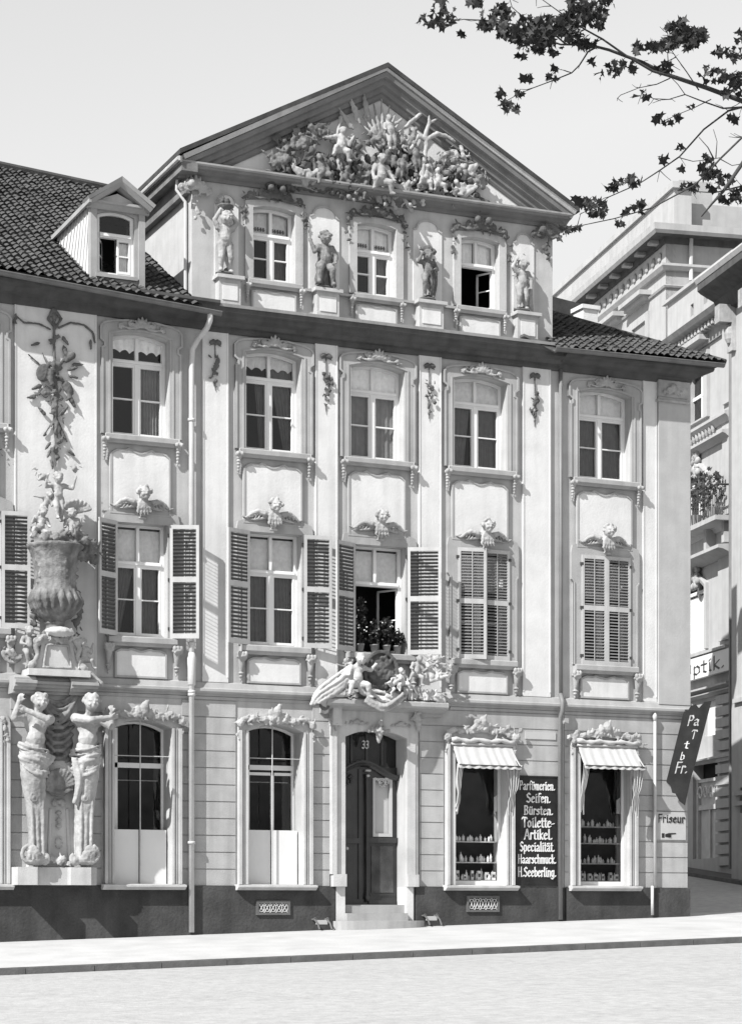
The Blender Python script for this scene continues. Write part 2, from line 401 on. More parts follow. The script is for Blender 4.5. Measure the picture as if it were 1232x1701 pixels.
# side walls of the house and of the gable storey
wall.face((ZRr, 0, 0), (ZRr, -9, 0), (ZRr, -9, z_corm(ZRr)), (ZRr, 0, z_corm(ZRr)))
wall.face((ZL, 0, 0), (ZL, -9, 0), (ZL, -9, z_cor(ZL)), (ZL, 0, z_cor(ZL)))
wall.build('wall', 'plaster_grey', house)
ggw = MB()
zgL = z_gc(aG0)
ggw.box(aG0-.002, aG0+.06, -7, -.004, z_cor(aG0), zgL+.25)
ggw.box(aG1-.06, aG1+.002, -7, -.004, z_cor(aG0), z_gc(aG1)+.25)
ggw.build('gable_side_wall', 'plaster_grey', house)
rw = MB(); rw.box(ZRr-9, ZRr-.05, -17, -9.01, 0, 15.3); rw.prism([(ZRr-9.2, 15.3), (ZRr+.2, 15.3), (ZRr-4.5, 16.4)], -17, -9.01); rw.build('rear_wing', 'plaster_grey', house)  # unseen wing, added and sized to throw the shadow across the side street
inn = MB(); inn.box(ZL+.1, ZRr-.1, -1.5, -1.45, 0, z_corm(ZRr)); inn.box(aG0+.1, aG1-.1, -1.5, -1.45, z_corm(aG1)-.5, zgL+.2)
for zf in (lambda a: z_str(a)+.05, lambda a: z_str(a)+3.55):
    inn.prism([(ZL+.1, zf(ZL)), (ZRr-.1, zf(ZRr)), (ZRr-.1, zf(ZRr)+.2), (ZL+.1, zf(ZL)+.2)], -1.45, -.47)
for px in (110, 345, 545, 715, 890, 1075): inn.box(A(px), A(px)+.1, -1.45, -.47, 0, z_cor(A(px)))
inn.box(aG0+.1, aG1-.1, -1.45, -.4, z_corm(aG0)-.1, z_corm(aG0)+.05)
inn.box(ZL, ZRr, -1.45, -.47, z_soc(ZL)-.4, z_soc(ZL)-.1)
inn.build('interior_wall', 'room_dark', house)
# socle
soc = MB()
segs = [(ZL, door[0]-.22), (door[1]+.22, A(925)), (A(937), ZRr+.05)]
for a0, a1 in segs:
    soc.add([(a0,.0,zpave(a0)-.4),(a1,.0,zpave(a1)-.4),(a1,.07,zpave(a1)-.4),(a0,.07,zpave(a0)-.4),(a0,.0,z_soc(a0)),(a1,.0,z_soc(a1)),(a1,.07,z_soc(a1)),(a0,.07,z_soc(a0))],
            [(4,5,6,7),(1,2,6,5),(2,3,7,6),(3,0,4,7)])
soc.box(A(925), A(937), 0, .02, zpave(A(930))-.3, z_soc(A(930)))
soc.face((ZRr+.05,.07,0),(ZRr+.05,-9,0),(ZRr+.05,-9,z_soc(ZRr)),(ZRr+.05,.07,z_soc(ZRr)))
soc.build('socle', 'socle_stone', house)
# string course
st = MB(); h = .21
prof = [(0, -.04), (.045, -.04), (.045, 0), (.10, .02), (.14, .05), (.14, .10), (.10, .12), (.06, h+.02), (0, h+.05)]
st.mould(prof, (ZL, z_str(ZL)), (ZRr+.12, z_str(ZRr+.12)))
st.build('string_course', 'surround_stone', house)
# courses of the ground storey
cs = MB(); pitch = .345
surr = [(s[0]-.24, s[1]+.24, s[2]-.06, s[4] and 99 or 99) for s in SG+SS]+[(door[0]-.28, door[1]+.28, 0, 99)]
blocks = [(s[0]-.24, s[1]+.24, s[3]+.34) for s in SG+SS]+[(door[0]-.33, door[1]+.33, 99)]
blocks.append((A(926), A(936), 99))
sl = (z_soc(ZRr)-z_soc(ZL))/(ZRr-ZL); sl2 = (z_str(ZRr)-z_str(ZL))/(ZRr-ZL)
for k in range(12):
    off0, off1 = k*pitch+.01, (k+1)*pitch-.012
    zl0 = z_soc(0)+off0
    cut = []
    H = z_str(20)-.05-z_soc(20)
    if off0 > H: break
    off1 = min(off1, H)
    iv = [(ZL, ZRr)]
    for b0, b1, bt in blocks:
        if z_soc(b0)+off0 < bt:
            nv = []
            for i0, i1 in iv:
                if b1 <= i0 or b0 >= i1: nv.append((i0, i1)); continue
                if b0 > i0: nv.append((i0, b0))
                if b1 < i1: nv.append((b1, i1))
            iv = nv
    for i0, i1 in iv:
        t = (off0/H); t1 = off1/H
        def zc(a, t): return z_soc(a)*(1-t)+(z_str(a)-.05)*t
        a0, a1 = i0, i1
        cs.add([(a0,0,zc(a0,t)),(a1,0,zc(a1,t)),(a1,.026,zc(a1,t)),(a0,.026,zc(a0,t)),(a0,0,zc(a0,t1)),(a1,0,zc(a1,t1)),(a1,.026,zc(a1,t1)),(a0,.026,zc(a0,t1))],
               [(4,5,6,7),(0,1,2,3),(2,3,7,6),(1,2,6,5),(0,3,7,4)])
cs.build('course_facing', 'course_stone', house)
# pale pilaster strips, corner pilaster
def strip(px0, px1, top, o=.05, m='plaster_light', name='pilaster', bot=lambda a: z_str(a)+.25, cap_z=0):
    b = MB(); a0, a1 = A(px0), A(px1)
    b.add([(a0,0,bot(a0)),(a1,0,bot(a1)),(a1,o,bot(a1)),(a0,o,bot(a0)),(a0,0,top(a0)),(a1,0,top(a1)),(a1,o,top(a1)),(a0,o,top(a0))],
          [(4,5,6,7),(0,1,2,3),(2,3,7,6),(1,2,6,5),(0,3,7,4)])
    # thin raised edge fillets
    for e in (a0, a1-.03):
        b.add([(e,o,bot(e)+.1),(e+.03,o,bot(e)+.1),(e+.03,o+.012,bot(e)+.1),(e,o+.012,bot(e)+.1),(e,o,top(e)),(e+.03,o,top(e)),(e+.03,o+.012,top(e)),(e,o+.012,top(e))],
              [(4,5,6,7),(0,1,2,3),(2,3,7,6),(1,2,6,5),(0,3,7,4)])
    return b.build(name, m, house)
for p in ((335, 378), (522, 559), (694, 731), (866, 912)): strip(p[0], p[1], z_corm)
strip(1066, 1089, z_corm, .03)
strip(24, 160, z_cor, .035)
cp = MB(); ac0 = A(1090)
cp.box(ac0, ZRr+.03, 0, .09, z_str(ZRr)+.2, z_corm(ZRr)+.05); cp.box(ZRr, ZRr+.04, -3, .088, z_str(ZRr)+.2, z_corm(ZRr)+.05)
cp.build('corner_pilaster', 'plaster_corner', house)
cg = MB(); cg.box(A(1086), ZRr+.03, .0, .045, z_soc(ZRr)+.02, z_str(ZRr)-.06)
# main cornices
CP = [(0, 0), (.05, .0), (.07, .05), (.07, .11), (.14, .13), (.20, .20), (.30, .24), (.33, .26), (.33, .33), (.38, .37), (.40, .44), (.40, .47), (0, .50)]
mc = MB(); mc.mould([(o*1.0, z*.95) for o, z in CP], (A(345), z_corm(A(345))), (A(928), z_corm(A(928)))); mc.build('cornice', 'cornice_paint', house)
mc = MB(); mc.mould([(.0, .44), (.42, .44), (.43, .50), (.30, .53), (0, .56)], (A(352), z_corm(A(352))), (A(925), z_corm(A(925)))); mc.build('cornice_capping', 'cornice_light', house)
EO = .62
CPL = [(0, 0), (.06, .0), (.08, .06), (.10, .15), (.22, .20), (.30, .27), (.45, .31), (.47, .36), (.47, .40), (EO-.1, .44), (EO-.1, .50), (0, .55)]
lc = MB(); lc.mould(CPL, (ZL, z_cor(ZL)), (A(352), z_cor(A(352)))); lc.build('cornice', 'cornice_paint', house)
# right wing cornice with its return round the corner
rc = MB(); CPR = [(o*.95, z*.86) for o, z in CPL]
n = len(CPR); aL = A(925); zL_, zR_ = z_corm(aL), z_corm(ZRr)
pts = [(aL, o, zL_+z) for o, z in CPR]+[(ZRr+o, o, zR_+z) for o, z in CPR]+[(ZRr+o, -9, zR_+z) for o, z in CPR]
rc.add(pts, [(r_*n+i, r_*n+(i+1) % n, (r_+1)*n+(i+1) % n, (r_+1)*n+i) for r_ in (0, 1) for i in range(n)]+[tuple(range(n))])
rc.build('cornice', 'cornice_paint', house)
# gutters
def gutter(P, Q, o, r=.075, name='gutter'):
    g = MB(); N = 7; rows = []
    for (a, z) in (P, Q):
        rows.append([(a, o-r*math.cos(math.pi*k/N), z-r*math.sin(math.pi*k/N)) for k in range(N+1)]+[(a, o-r*.85*math.cos(math.pi*k/N), z-r*.85*math.sin(math.pi*k/N)) for k in range(N, -1, -1)])
    m = len(rows[0]); g.add(rows[0]+rows[1], [(i, (i+1) % m, m+(i+1) % m, m+i) for i in range(m)]+[tuple(range(m)), tuple(range(m, 2*m))])
    g.tube([(P[0], o+r, P[1]), (Q[0], o+r, Q[1])], .014, 6)
    return g.build(name, 'gutter_zinc', house, smooth=False)
gp, gq = AZ(-60, 439, EO), AZ(368, 519, EO)
gutter((gp[0], gp[1]), (gq[0], gq[1]), EO-.02)
gr0, gr1 = AZ(922, 577, EO), AZ(1196, 604, EO)
gutter(gr0, (ZRr+EO-.02, gr1[1]), EO-.04)
# downpipes
dp = MB(); az = lambda px, y, o: (AZ(px, y, o)[0], o, AZ(px, y, o)[1])
a_s, o_s, z_s = az(350, 519, .6)
dp.tube([(a_s, .58, z_s), (a_s, .56, z_s-.15), az(344, 545, .42), az(330, 562, .2), az(320, 580, .14), az(318.5, 610, .13), (A(318.5, .13), .13, zpave(A(318))+.02)], .058, 10)
for y in (700, 905, 1070, 1150, 1155, 1400): dp.lathe(A(318.5, .13), .13, [(.06, Z(318, y)-.03), (.08, Z(318, y)-.025), (.08, Z(318, y)+.025), (.06, Z(318, y)+.03)], 10)
dp.lathe(A(318.5, .13), .13, [(.062, Z(318, 1140)), (.085, Z(318, 1138)), (.085, Z(318, 1110)), (.10, Z(318, 1095)), (.06, Z(318, 1085))], 10)
dp.build('downpipe', 'pipe_white', house, smooth=True)
dp = MB(); dp.tube([(A(931, .08), .07, z_corm(A(931))+.02), (A(931, .08), .08, z_str(A(931))+.3)], .042, 8)
dp.tube([(A(930, .1), .10, z_str(A(931))+.32), (A(930, .1), .2, z_str(A(931))+.15), (A(930, .1), .2, z_str(A(931))-.05), (A(930, .1), .1, z_str(A(931))-.2), (A(930, .1), .1, zpave(A(930)))], .05, 8)
dp.build('downpipe', 'pipe_dark', house, smooth=True)
dp = MB(); dp.tube([(A(1087, .1), .10, Z(1087, 1197)), (A(1087, .1), .10, z_soc(ZRr)+.02)], .035, 8)
dp.tube([(A(1081.5, .1), .13, z_soc(ZRr)+.05), (A(1081.5, .1), .13, zpave(ZRr))], .035, 8); dp.lathe(A(1087, .1), .1, [(.035, Z(1087, 1199)), (.06, Z(1087, 1190)), (.01, Z(1087, 1184))], 8)
dp.build('downpipe', 'pipe_white', house, smooth=True)

# ---------------------------------------------------------------- windows
def frame_mesh(a0, a1, z0, z1, rise, o, ztr, cols=2, bar=True, name='window', parent=house, m='timber_white', open_leaf=None, upper=True):
    w = MB(); fw = .065; d0, d1 = o-.05, o+.03
    outer = opening(a0, a1, z0, z1, rise); inner = opening(a0+fw, a1-fw, z0+fw, z1-fw*.7, rise*.9)
    w.holes(outer, [inner], d0, d1)
    am = (a0+a1)/2
    w.box(a0+fw, a1-fw, d0, d1+.02, ztr-.05, ztr+.05); w.box(a0+fw, a1-fw, d1+.02, d1+.045, ztr-.02, ztr+.03)
    if upper: w.box(am-.032, am+.032, d0+.005, d1+.015, ztr+.05, z1+rise*.9-fw*.6)
    if not open_leaf: w.box(am-.045, am+.045, d0+.005, d1+.02, z0+fw, ztr-.05)
    zc = z0+(ztr-z0)*.52
    for (b0, b1) in ((a0+fw, am-.045), (am+.045, a1-fw)):
        if open_leaf == 'both' or (open_leaf == 'left' and b0 < am-.1) or (open_leaf == 'right' and b0 > am): continue
        if bar: w.box(b0, b1, d0+.01, d1, zc-.013, zc+.013)
        w.box(b0, b0+.035, d0+.01, d1+.006, z0+fw, ztr-.05); w.box(b1-.035, b1, d0+.01, d1+.006, z0+fw, ztr-.05)
        w.box(b0+.035, b1-.035, d0+.01, d1+.006, z0+fw, z0+fw+.05); w.box(b0+.035, b1-.035, d0+.01, d1+.006, ztr-.09, ztr-.05)
    if open_leaf:       # casement swung inwards
        hz = a1-fw if open_leaf in ('right', 'both') else a0+fw; sg = -1 if open_leaf in ('right', 'both') else 1
        Wd = am-a0-fw; th = R(62)
        def L(t, dz, th_o=0): return (hz+sg*t*math.cos(th), o-.02-t*math.sin(th)+th_o, dz)
        za, zb = z0+fw+.01, ztr-.06
        for (t0, t1, q0, q1) in ((0, .04, za, zb), (Wd-.05, Wd, za, zb), (0, Wd, za, za+.05), (0, Wd, zb-.04, zb), (.04, Wd-.05, zc-.012, zc+.012)):
            w.add([L(t0, q0), L(t1, q0), L(t1, q1), L(t0, q1), L(t0, q0, .035), L(t1, q0, .035), L(t1, q1, .035), L(t0, q1, .035)],
                  [(0,1,2,3),(4,5,6,7),(0,1,5,4),(1,2,6,5),(2,3,7,6),(3,0,4,7)])
    f = w.build(name, m, parent)
    g = MB(); gz = o-.015
    if open_leaf:
        g.face((a0+fw, gz, ztr), (a1-fw, gz, ztr), (a1-fw, gz, z1), (a0+fw, gz, z1))
        if open_leaf == 'left': g.face((am, gz, z0+fw), (a1-fw, gz, z0+fw), (a1-fw, gz, ztr), (am, gz, ztr))
        if open_leaf == 'right': g.face((a0+fw, gz, z0+fw), (am, gz, z0+fw), (am, gz, ztr), (a0+fw, gz, ztr))
        g.face(L(.04, za, .02), L(Wd-.05, za, .02), L(Wd-.05, zb, .02), L(.04, zb, .02))
    else: g.sheet(opening(a0+fw*.8, a1-fw*.8, z0+fw*.8, z1-fw*.6, rise*.9), gz)
    g.build('pane', 'glass', f)
    return f
def cloth(parent, a0, a1, z0f, z1, o, m='lace', waves=7, amp=.025, name='curtain', a0b=None, a1b=None, n=36, seed=0):
    # hanging sheet; z0f(t) gives the lower edge, a0b/a1b let the foot be drawn aside
    c = MB(); r_ = random.Random(seed); ph = r_.random()*6; rows = 9; V = []
    a0b = a0 if a0b is None else a0b; a1b = a1 if a1b is None else a1b
    for j in range(rows+1):
        s_ = j/rows; e = s_**.8; l, q = a0+(a0b-a0)*e, a1+(a1b-a1)*e
        for i in range(n+1):
            t = i/n; zl = z0f(t); V.append((l+(q-l)*t, o+amp*math.sin(t*waves*6.28+ph+.5*math.sin(t*9+s_*2))*(.5+.5*s_), z1+(zl-z1)*s_))
    c.add(V, [(j*(n+1)+i, j*(n+1)+i+1, (j+1)*(n+1)+i+1, (j+1)*(n+1)+i) for j in range(rows) for i in range(n)])
    return c.build(name, m, parent, smooth=True)
def scallop(z, amp, k): return lambda t: z+amp*abs(math.sin(t*math.pi*k))
def sill(parent, a0, a1, z, h=.17, ov=.16, pr=.17):
    b = MB(); b.mould([(0, -h), (pr*.55, -h), (pr*.7, -h*.8), (pr, -h*.62), (pr, -h*.1), (pr*.9, 0), (-.02, .015), (-.02, -h)], (a0-ov, z), (a1+ov, z))
    return b.build('sill', 'surround_stone', parent)
def apron(parent, a0, a1, z0, z1, dip=.09, m='plaster_light', o=.055):
    # pale panel with a curved top edge, framed by a bead
    top = []; N = 20
    for i in range(N+1):
        t = i/N; x_ = a1+(a0-a1)*t; y_ = z1 - dip*(1.0 if abs(t-.5) > .42 else 0)*1.0 + .5*dip*math.cos((t-.5)*4*math.pi)*(-1 if abs(t-.5) < .25 else 0)
        if abs(t-.5) > .42: y_ = z1-dip*(abs(t-.5)-.42)/.08
        top.append((x_, y_))
    poly = [(a0, z0), (a1, z0)]+top
    b = MB(); b.prism(poly, 0, o); p = b.build('apron_panel', m, parent)
    c = MB(); c.trim(poly, [(0, o-.02), (0, o+.018), (-.035, o+.018), (-.05, o-.02)], closed=True); c.build('panel_bead', 'surround_stone', p)
    return p
# surround outlines
def surround2(parent, s, eye=True):
    a0, a1, z0, z1, rise = s; e = .24; zt = z1+.34
    out = [(a0-e, z0), (a1+e, z0), (a1+e, z1-.28), (a1+e-.05, z1-.25), (a1+e-.05, z1-.18), (a1+e+.03, z1-.12), (a1+e+.03, z1+.14), (a1+e-.04, z1+.22),
           (a1+.06, z1+.27), ((a0+a1)/2+.3, zt-.02), ((a0+a1)/2-.3, zt-.02), (a0-.06, z1+.27), (a0-e+.04, z1+.22), (a0-e-.03, z1+.14), (a0-e-.03, z1-.12), (a0-e+.05, z1-.18), (a0-e+.05, z1-.25), (a0-e, z1-.28)]
    b = MB(); b.holes(out, [opening(a0, a1, z0, z1, rise)], 0, .075)
    su = b.build('surround', 'surround_stone', parent)
    c = MB(); c.trim(out[1:]+out[:1], [(.0, .05), (.0, .10), (.04, .10), (.04, .05)]); 
    ins = opening(a0-.05, a1+.05, z0, z1, rise)
    c.trim(ins[1:]+ins[:1], [(0, .06), (0, .092), (-.035, .092), (-.035, .06)]); c.build('surround_bead', 'surround_stone', su)
    return su
def surround1(parent, s):
    a0, a1, z0, z1, rise = s; e = .20; am = (a0+a1)/2; N = 8
    topc = []
    for i in range(13):
        t = i/12; x_ = a1+e+.02+(a0-a1-2*e-.04)*t; topc.append((x_, z1+.20+.17*math.sin(t*math.pi)))
    out = [(a0-e, z0), (a1+e, z0), (a1+e, z1-.62), (a1+e+.05, z1-.55), (a1+e+.05, z1+.05)]+topc+[(a0-e-.05, z1+.05), (a0-e-.05, z1-.55), (a0-e, z1-.62)]
    b = MB(); b.holes(out, [opening(a0, a1, z0, z1, 0)], 0, .065)
    su = b.build('surround', 'surround_stone', parent)
    c = MB(); c.trim(out[1:5]+out[-3:]+out[:1] if 0 else out[1:4], [(.0, .04), (.0, .085), (.03, .085), (.03, .04)]); c.trim(out[-2:]+out[:1], [(.0, .04), (.0, .085), (.03, .085), (.03, .04)])
    c.build('surround_bead', 'surround_stone', su)
    return su
def shutter(parent, hinge, z0, z1, w, th, side, label=None, o=.10, m='timber_grey', slats=13):
    # th: 0 closed .. 180 folded flat against the wall; side -1 = hinged on the left jamb
    c, s_ = math.cos(R(th)), math.sin(R(th)); d = 1 if side < 0 else -1
    fr = Frame(F.w(hinge, o, 0).to_2d(), (d*c, -s_), (s_*d*d*0+(-s_ if d > 0 else s_)*-1*0 + s_*(-1 if 0 else 1)*(1 if d > 0 else -1)*-1, -c))
    # outward normal of the leaf (the face seen from the street when closed)
    fr.n = Vector((-fr.x.y, fr.x.x)); 
    if fr.n.dot(Vector((0, -1))) < 0 and th < 90: fr.n = -fr.n
    if fr.n.dot(Vector((0, -1))) > 0 and th > 90: fr.n = -fr.n
    b = MB(fr); t = .038; st_ = .06; zm = z0+(z1-z0)*.52
    b.box(0, st_, -t, 0, z0, z1); b.box(w-st_, w, -t, 0, z0, z1)
    b.box(st_, w-st_, -t, 0, z0, z0+.10); b.box(st_, w-st_, -t, 0, z1-.08, z1); b.box(st_, w-st_, -t, 0, zm-.055, zm+.055)
    for zz0, zz1 in ((z0+.10, zm-.055), (zm+.055, z1-.08)):
        b.box(w*.5-.008, w*.5+.008, -t*.2, .002, zz0, zz1)
    leaf = b.build('shutter', m, parent)
    b = MB(fr)
    for zz0, zz1 in ((z0+.10, zm-.055), (zm+.055, z1-.08)):
        if th < 90: slats = 16
        p = (zz1-zz0)/slats
        for k in range(slats):
            q = zz0+(k+.5)*p
            b.add([(st_, -t*.95, q+.016), (w-st_, -t*.95, q+.016), (w-st_, -.002, q-.020), (st_, -.002, q-.020),
                   (st_, -t*.95, q+.023), (w-st_, -t*.95, q+.023), (w-st_, -.002, q-.012), (st_, -.002, q-.012)],
                  [(0,1,2,3),(4,5,6,7),(0,1,5,4),(1,2,6,5),(2,3,7,6),(3,0,4,7)])
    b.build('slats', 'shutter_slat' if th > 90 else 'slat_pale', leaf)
    hg = MB()
    for q in (z0+.2, zm, z1-.2): hg.box(hinge-.035, hinge+.035, .066, .105, q-.03, q+.03)
    hg.build('hinge', 'iron', leaf)
    if label: leaf['label'] = label
    return leaf
WIN2 = []; WIN1 = []
ZP = []
for i, s in enumerate(S2):
    a0, a1, z0, z1, rise = s
    f = frame_mesh(a0, a1, z0, z1, rise, -.27, z1-.46, name='window'); WIN2.append(f)
    surround2(f, s); sill(f, a0, a1, z0)
    ins = .06; ztr = z1-.46; am = (a0+a1)/2
    for (q0, q1) in ((a0+.05, am-.02), (am+.02, a1-.05)):
        if i >= 3: cloth(f, q0, q1, scallop(ztr+.02, .02, 2), z1+.12, -.315, 'lace', 3, .012, seed=i)
        else: cloth(f, q0, q1, scallop(z1-.26, .07, 2.5), z1+.12, -.315, 'lace', 3, .015, seed=i)
    if i in (0, 1): cloth(f, am+.12, a1-.02, lambda t: z0, ztr+.1, -.37, 'lace_grey', 7, .03, seed=i)
    elif i == 2:
        cloth(f, am-.02, a1-.05, lambda t: z0, ztr+.3, -.36, 'lace_grey', 5, .03, a0b=a1-.22, seed=2); cloth(f, am-.30, am-.04, lambda t: z0, ztr+.1, -.36, 'lace_grey', 4, .03, a0b=am-.16, seed=8)
    else:
        cloth(f, a0+.02, am-.05 if i == 4 else am-.01, lambda t: z0+.06, ztr, -.36, 'lace_grey', 4, .02, a1b=am-.22 if i == 4 else None, seed=i)
        cloth(f, am+.04, a1-.06, lambda t: z0+.06, ztr, -.36, 'lace_grey', 4, .02, seed=i+9)
    # pale apron between the storeys
    zlow = S1[i][3]+.36
    apron(f, a0-.02, a1-.02, zlow-.16, z0-.32, .09)
open_leafs = {3: 'both'}
for i, s in enumerate(S1):
    a0, a1, z0, z1, rise = s; am = (a0+a1)/2; ztr = z1-.78
    f = frame_mesh(a0, a1, z0, z1, rise, -.24, ztr, name='window', open_leaf=open_leafs.get(i)); WIN1.append(f)
    surround1(f, s); sill(f, a0, a1, z0, .19, .17)
    for (q0, q1) in ((a0+.05, am-.02), (am+.02, a1-.05)):
        cloth(f, q0, q1, scallop(ztr+.04, .03, 6), z1-.08, -.315, 'lace', 3, .012, seed=i)
    if i in (0, 1):
        cloth(f, a0+.05, am-.01, lambda t: z0, ztr, -.36, 'lace_grey', 5, .03, a1b=a0+.2, seed=i); cloth(f, am-.1, a1-.12, lambda t: z0, ztr, -.36, 'lace_grey', 6, .03, a0b=am+.04, seed=i+3)
    elif i == 2:
        cloth(f, a0+.05, am-.01, lambda t: z0, ztr, -.36, 'lace_grey', 5, .03, a0b=a0+.12, seed=i); cloth(f, am+.02, a1-.05, lambda t: z0, ztr, -.36, 'lace_grey', 6, .03, a0b=am+.1, seed=i+3)
    apron(f, a0+.02, a1-.06, z_str(am)+.30, z0-.28, .05)
# shutters of the first storey
zt, zbm = lambda s: s[3]+.02, lambda s: s[2]-.0
def hw(s): return (s[1]-s[0])/2
s = S1[0]; shutter(WIN1[0], s[1], s[2], s[3], hw(s)+.03, 172, 1)
s = S1[1]; shutter(WIN1[1], s[0], s[2], s[3], hw(s), 148, -1); shutter(WIN1[1], s[1]+.03, s[2], s[3], hw(s)+.04, 156, 1)
s = S1[2]; shutter(WIN1[2], s[0], s[2], s[3], hw(s), 158, -1); shutter(WIN1[2], s[1]+.03, s[2], s[3], hw(s), 173, 1)
s = S1[3]; shutter(WIN1[3], s[0], s[2], s[3], hw(s), 153, -1); shutter(WIN1[3], s[1]+.02, s[2], s[3], hw(s)+.10, 152, 1)
s = S1[4]; shutter(WIN1[4], s[0]-.01, s[2]-.0, s[3]+.0, hw(s)+.01, 12, -1, 'pale louvred shutter left slightly ajar'); shutter(WIN1[4], s[1]+.01, s[2], s[3], hw(s), 1.5, 1)
s = S1[5]; shutter(WIN1[5], s[0], s[2], s[3], hw(s), 1.5, -1); shutter(WIN1[5], s[1], s[2], s[3], hw(s), 1.5, 1)
# gable windows
for i, s in enumerate(SGW):
    a0, a1, z0, z1, rise = s; am = (a0+a1)/2; ztr = z1-.50
    f = frame_mesh(a0, a1, z0, z1, rise, -.20, ztr, name='window', open_leaf={1: None, 2: 'both'}.get(i))
    e = .17; out = [(a0-e, z0), (a1+e, z0), (a1+e, z1+.12), (am+.2, z1+.19), (am-.2, z1+.19), (a0-e, z1+.12)]
    b = MB(); b.holes(out, [opening(a0, a1, z0, z1, rise)], 0, .06); b.build('surround', 'plaster_grey', f)
    sill(f, a0, a1, z0, .15, .12, .14)
    apron(f, a0+.0, a1-.02, z0-.62, z0-.24, .02)
    for (q0, q1) in ((a0+.05, am-.02), (am+.02, a1-.05)):
        cloth(f, q0, q1, lambda t: ztr+.04, z1+.06, -.30, 'lace', 3, .012, seed=i)
        if i < 2:                                    # embroidered band of the roller lace
            b = MB()
            for k in range(5):
                qq = q0+.05+(q1-q0-.1)*k/5; b.box(qq, qq+.035, -.283, -.279, ztr+.13, ztr+.21); b.box(qq-.01, qq+.05, -.283, -.279, ztr+.16, ztr+.175)
            b.build('embroidery', 'stone_dark', f)
    if i < 2: cloth(f, am+.03 if i else am+.0, a1-.05, lambda t: z0, ztr, -.36, 'lace_grey', 6, .03, seed=i+20)
# ground storey windows (two in view and one cut by the frame)
def gsurround(parent, s, shop=False):
    a0, a1, z0, z1, rise = s; am = (a0+a1)/2; e = .20
    out = [(a0-e, z0-.02), (a1+e, z0-.02), (a1+e, z1+.05), (a1+e*.5, z1+.22), (am, z1+.42), (a0-e*.5, z1+.22), (a0-e, z1+.05)]
    b = MB(); b.holes(out, [opening(a0, a1, z0, z1, rise)], 0, .09); su = b.build('surround', 'stone_white', parent)
    c = MB()
    for t0, t1, oo in ((.0, .045, .13), (.075, .10, .11), (e-.06, e, .15)):
        for sg, x_ in ((-1, a0), (1, a1)):
            q0, q1 = sorted((x_+sg*t0, x_+sg*t1)); c.box(q0, q1, .088, oo, z0, z1-.0)
    c.build('surround_bead', 'stone_white', su)
    b = MB(); b.mould([(0, -.10), (.16, -.10), (.23, -.05), (.25, -.04), (.25, .0), (0, .02)], (a0-e-.06, z0-.02), (a1+e+.06, z0-.02)); b.build('sill', 'stone_white', parent)
    return su
WING = []
for i, s in enumerate(SG):
    a0, a1, z0, z1, rise = s; am = (a0+a1)/2; o = -.44; ztr = Z(187, 1268)if i < 2 else Z(409, 1272)
    w = MB(); w.holes(opening(a0-.02, a1+.02, z0-.02, z1, rise), [opening(a0+.05, a1-.05, z0+.05, z1-.04, rise)], o-.06, o)
    w.box(a0, a1, o-.05, o+.01, ztr-.05, ztr+.05)
    w.box(a0+.18, a0+.24, o-.05, o+.01, z0+.05, z1+.02)
    if i == 2:
        w.box(a0+.24, a1-.05, o-.05, o, ztr-.16, ztr-.10); w.box(a0+.72, a0+.79, o-.05, o, z0, ztr-.10)
    f = w.build('window', 'timber_white', house); WING.append(f)
    g = MB(); g.sheet(opening(a0, a1, z0, z1, rise), o-.035); g.build('pane', 'glass', f)
    gsurround(f, s)
    b = MB(); zb_ = Z(187, 1377) if i < 2 else Z(409, 1378)
    b.box(a0+.03, am-.012, -.20, -.17, z0, zb_); b.box(am+.012, a1-.03, -.20, -.17, z0, zb_); b.build('privacy_board', 'board_white', f)
    b = MB(); b.tube([(am, -.10, z0), (am, -.10, z1+rise)], .013, 6); b.tube([(a0, -.10, ztr+.17), (a1, -.10, ztr+.17)], .009, 6); b.build('window_bar', 'iron_light', f)
    cloth(f, a0+.3, a1-.08, lambda t: z0+.2, z0+1.0, -.62, 'lace_grey', 5, .02, seed=i)
    b = MB(); b.tube([(a0+.25, -.52, ztr-.30), (a1-.1, -.52, ztr-.30)], .010, 6); b.build('curtain_rod', 'iron_light', f)
# shop windows
WSHOP = []
for i, s in enumerate(SS):
    a0, a1, z0, z1, rise = s; am = (a0+a1)/2; o = -.16
    w = MB(); w.holes([(a0, z0), (a1, z0), (a1, z1), (a0, z1)], [[(a0+.05, z0+.09), (a1-.05, z0+.09), (a1-.05, z1-.05), (a0+.05, z1-.05)]], o-.06, o)
    f = w.build('shop_window', 'timber_white', house); WSHOP.append(f)
    g = MB(); g.face((a0+.04, o-.03, z0), (a1-.04, o-.03, z0), (a1-.04, o-.03, z1), (a0+.04, o-.03, z1)); g.build('pane', 'glass', f)
    gsurround(f, s, True)
    b = MB()
    for q in (z0+.11, z0+.50, z0+.95, z0+1.32)[:3 if i == 0 else 4]: b.box(a0+.02, a1-.02, -.62, -.24, q-.02, q)
    b.build('shelf', 'timber_slat', f)
    b = MB(); b.box(a0-.1, a1+.1, -.75, -.72, z0-.05, z1+.1); b.build('back_panel', 'room_dark', f)
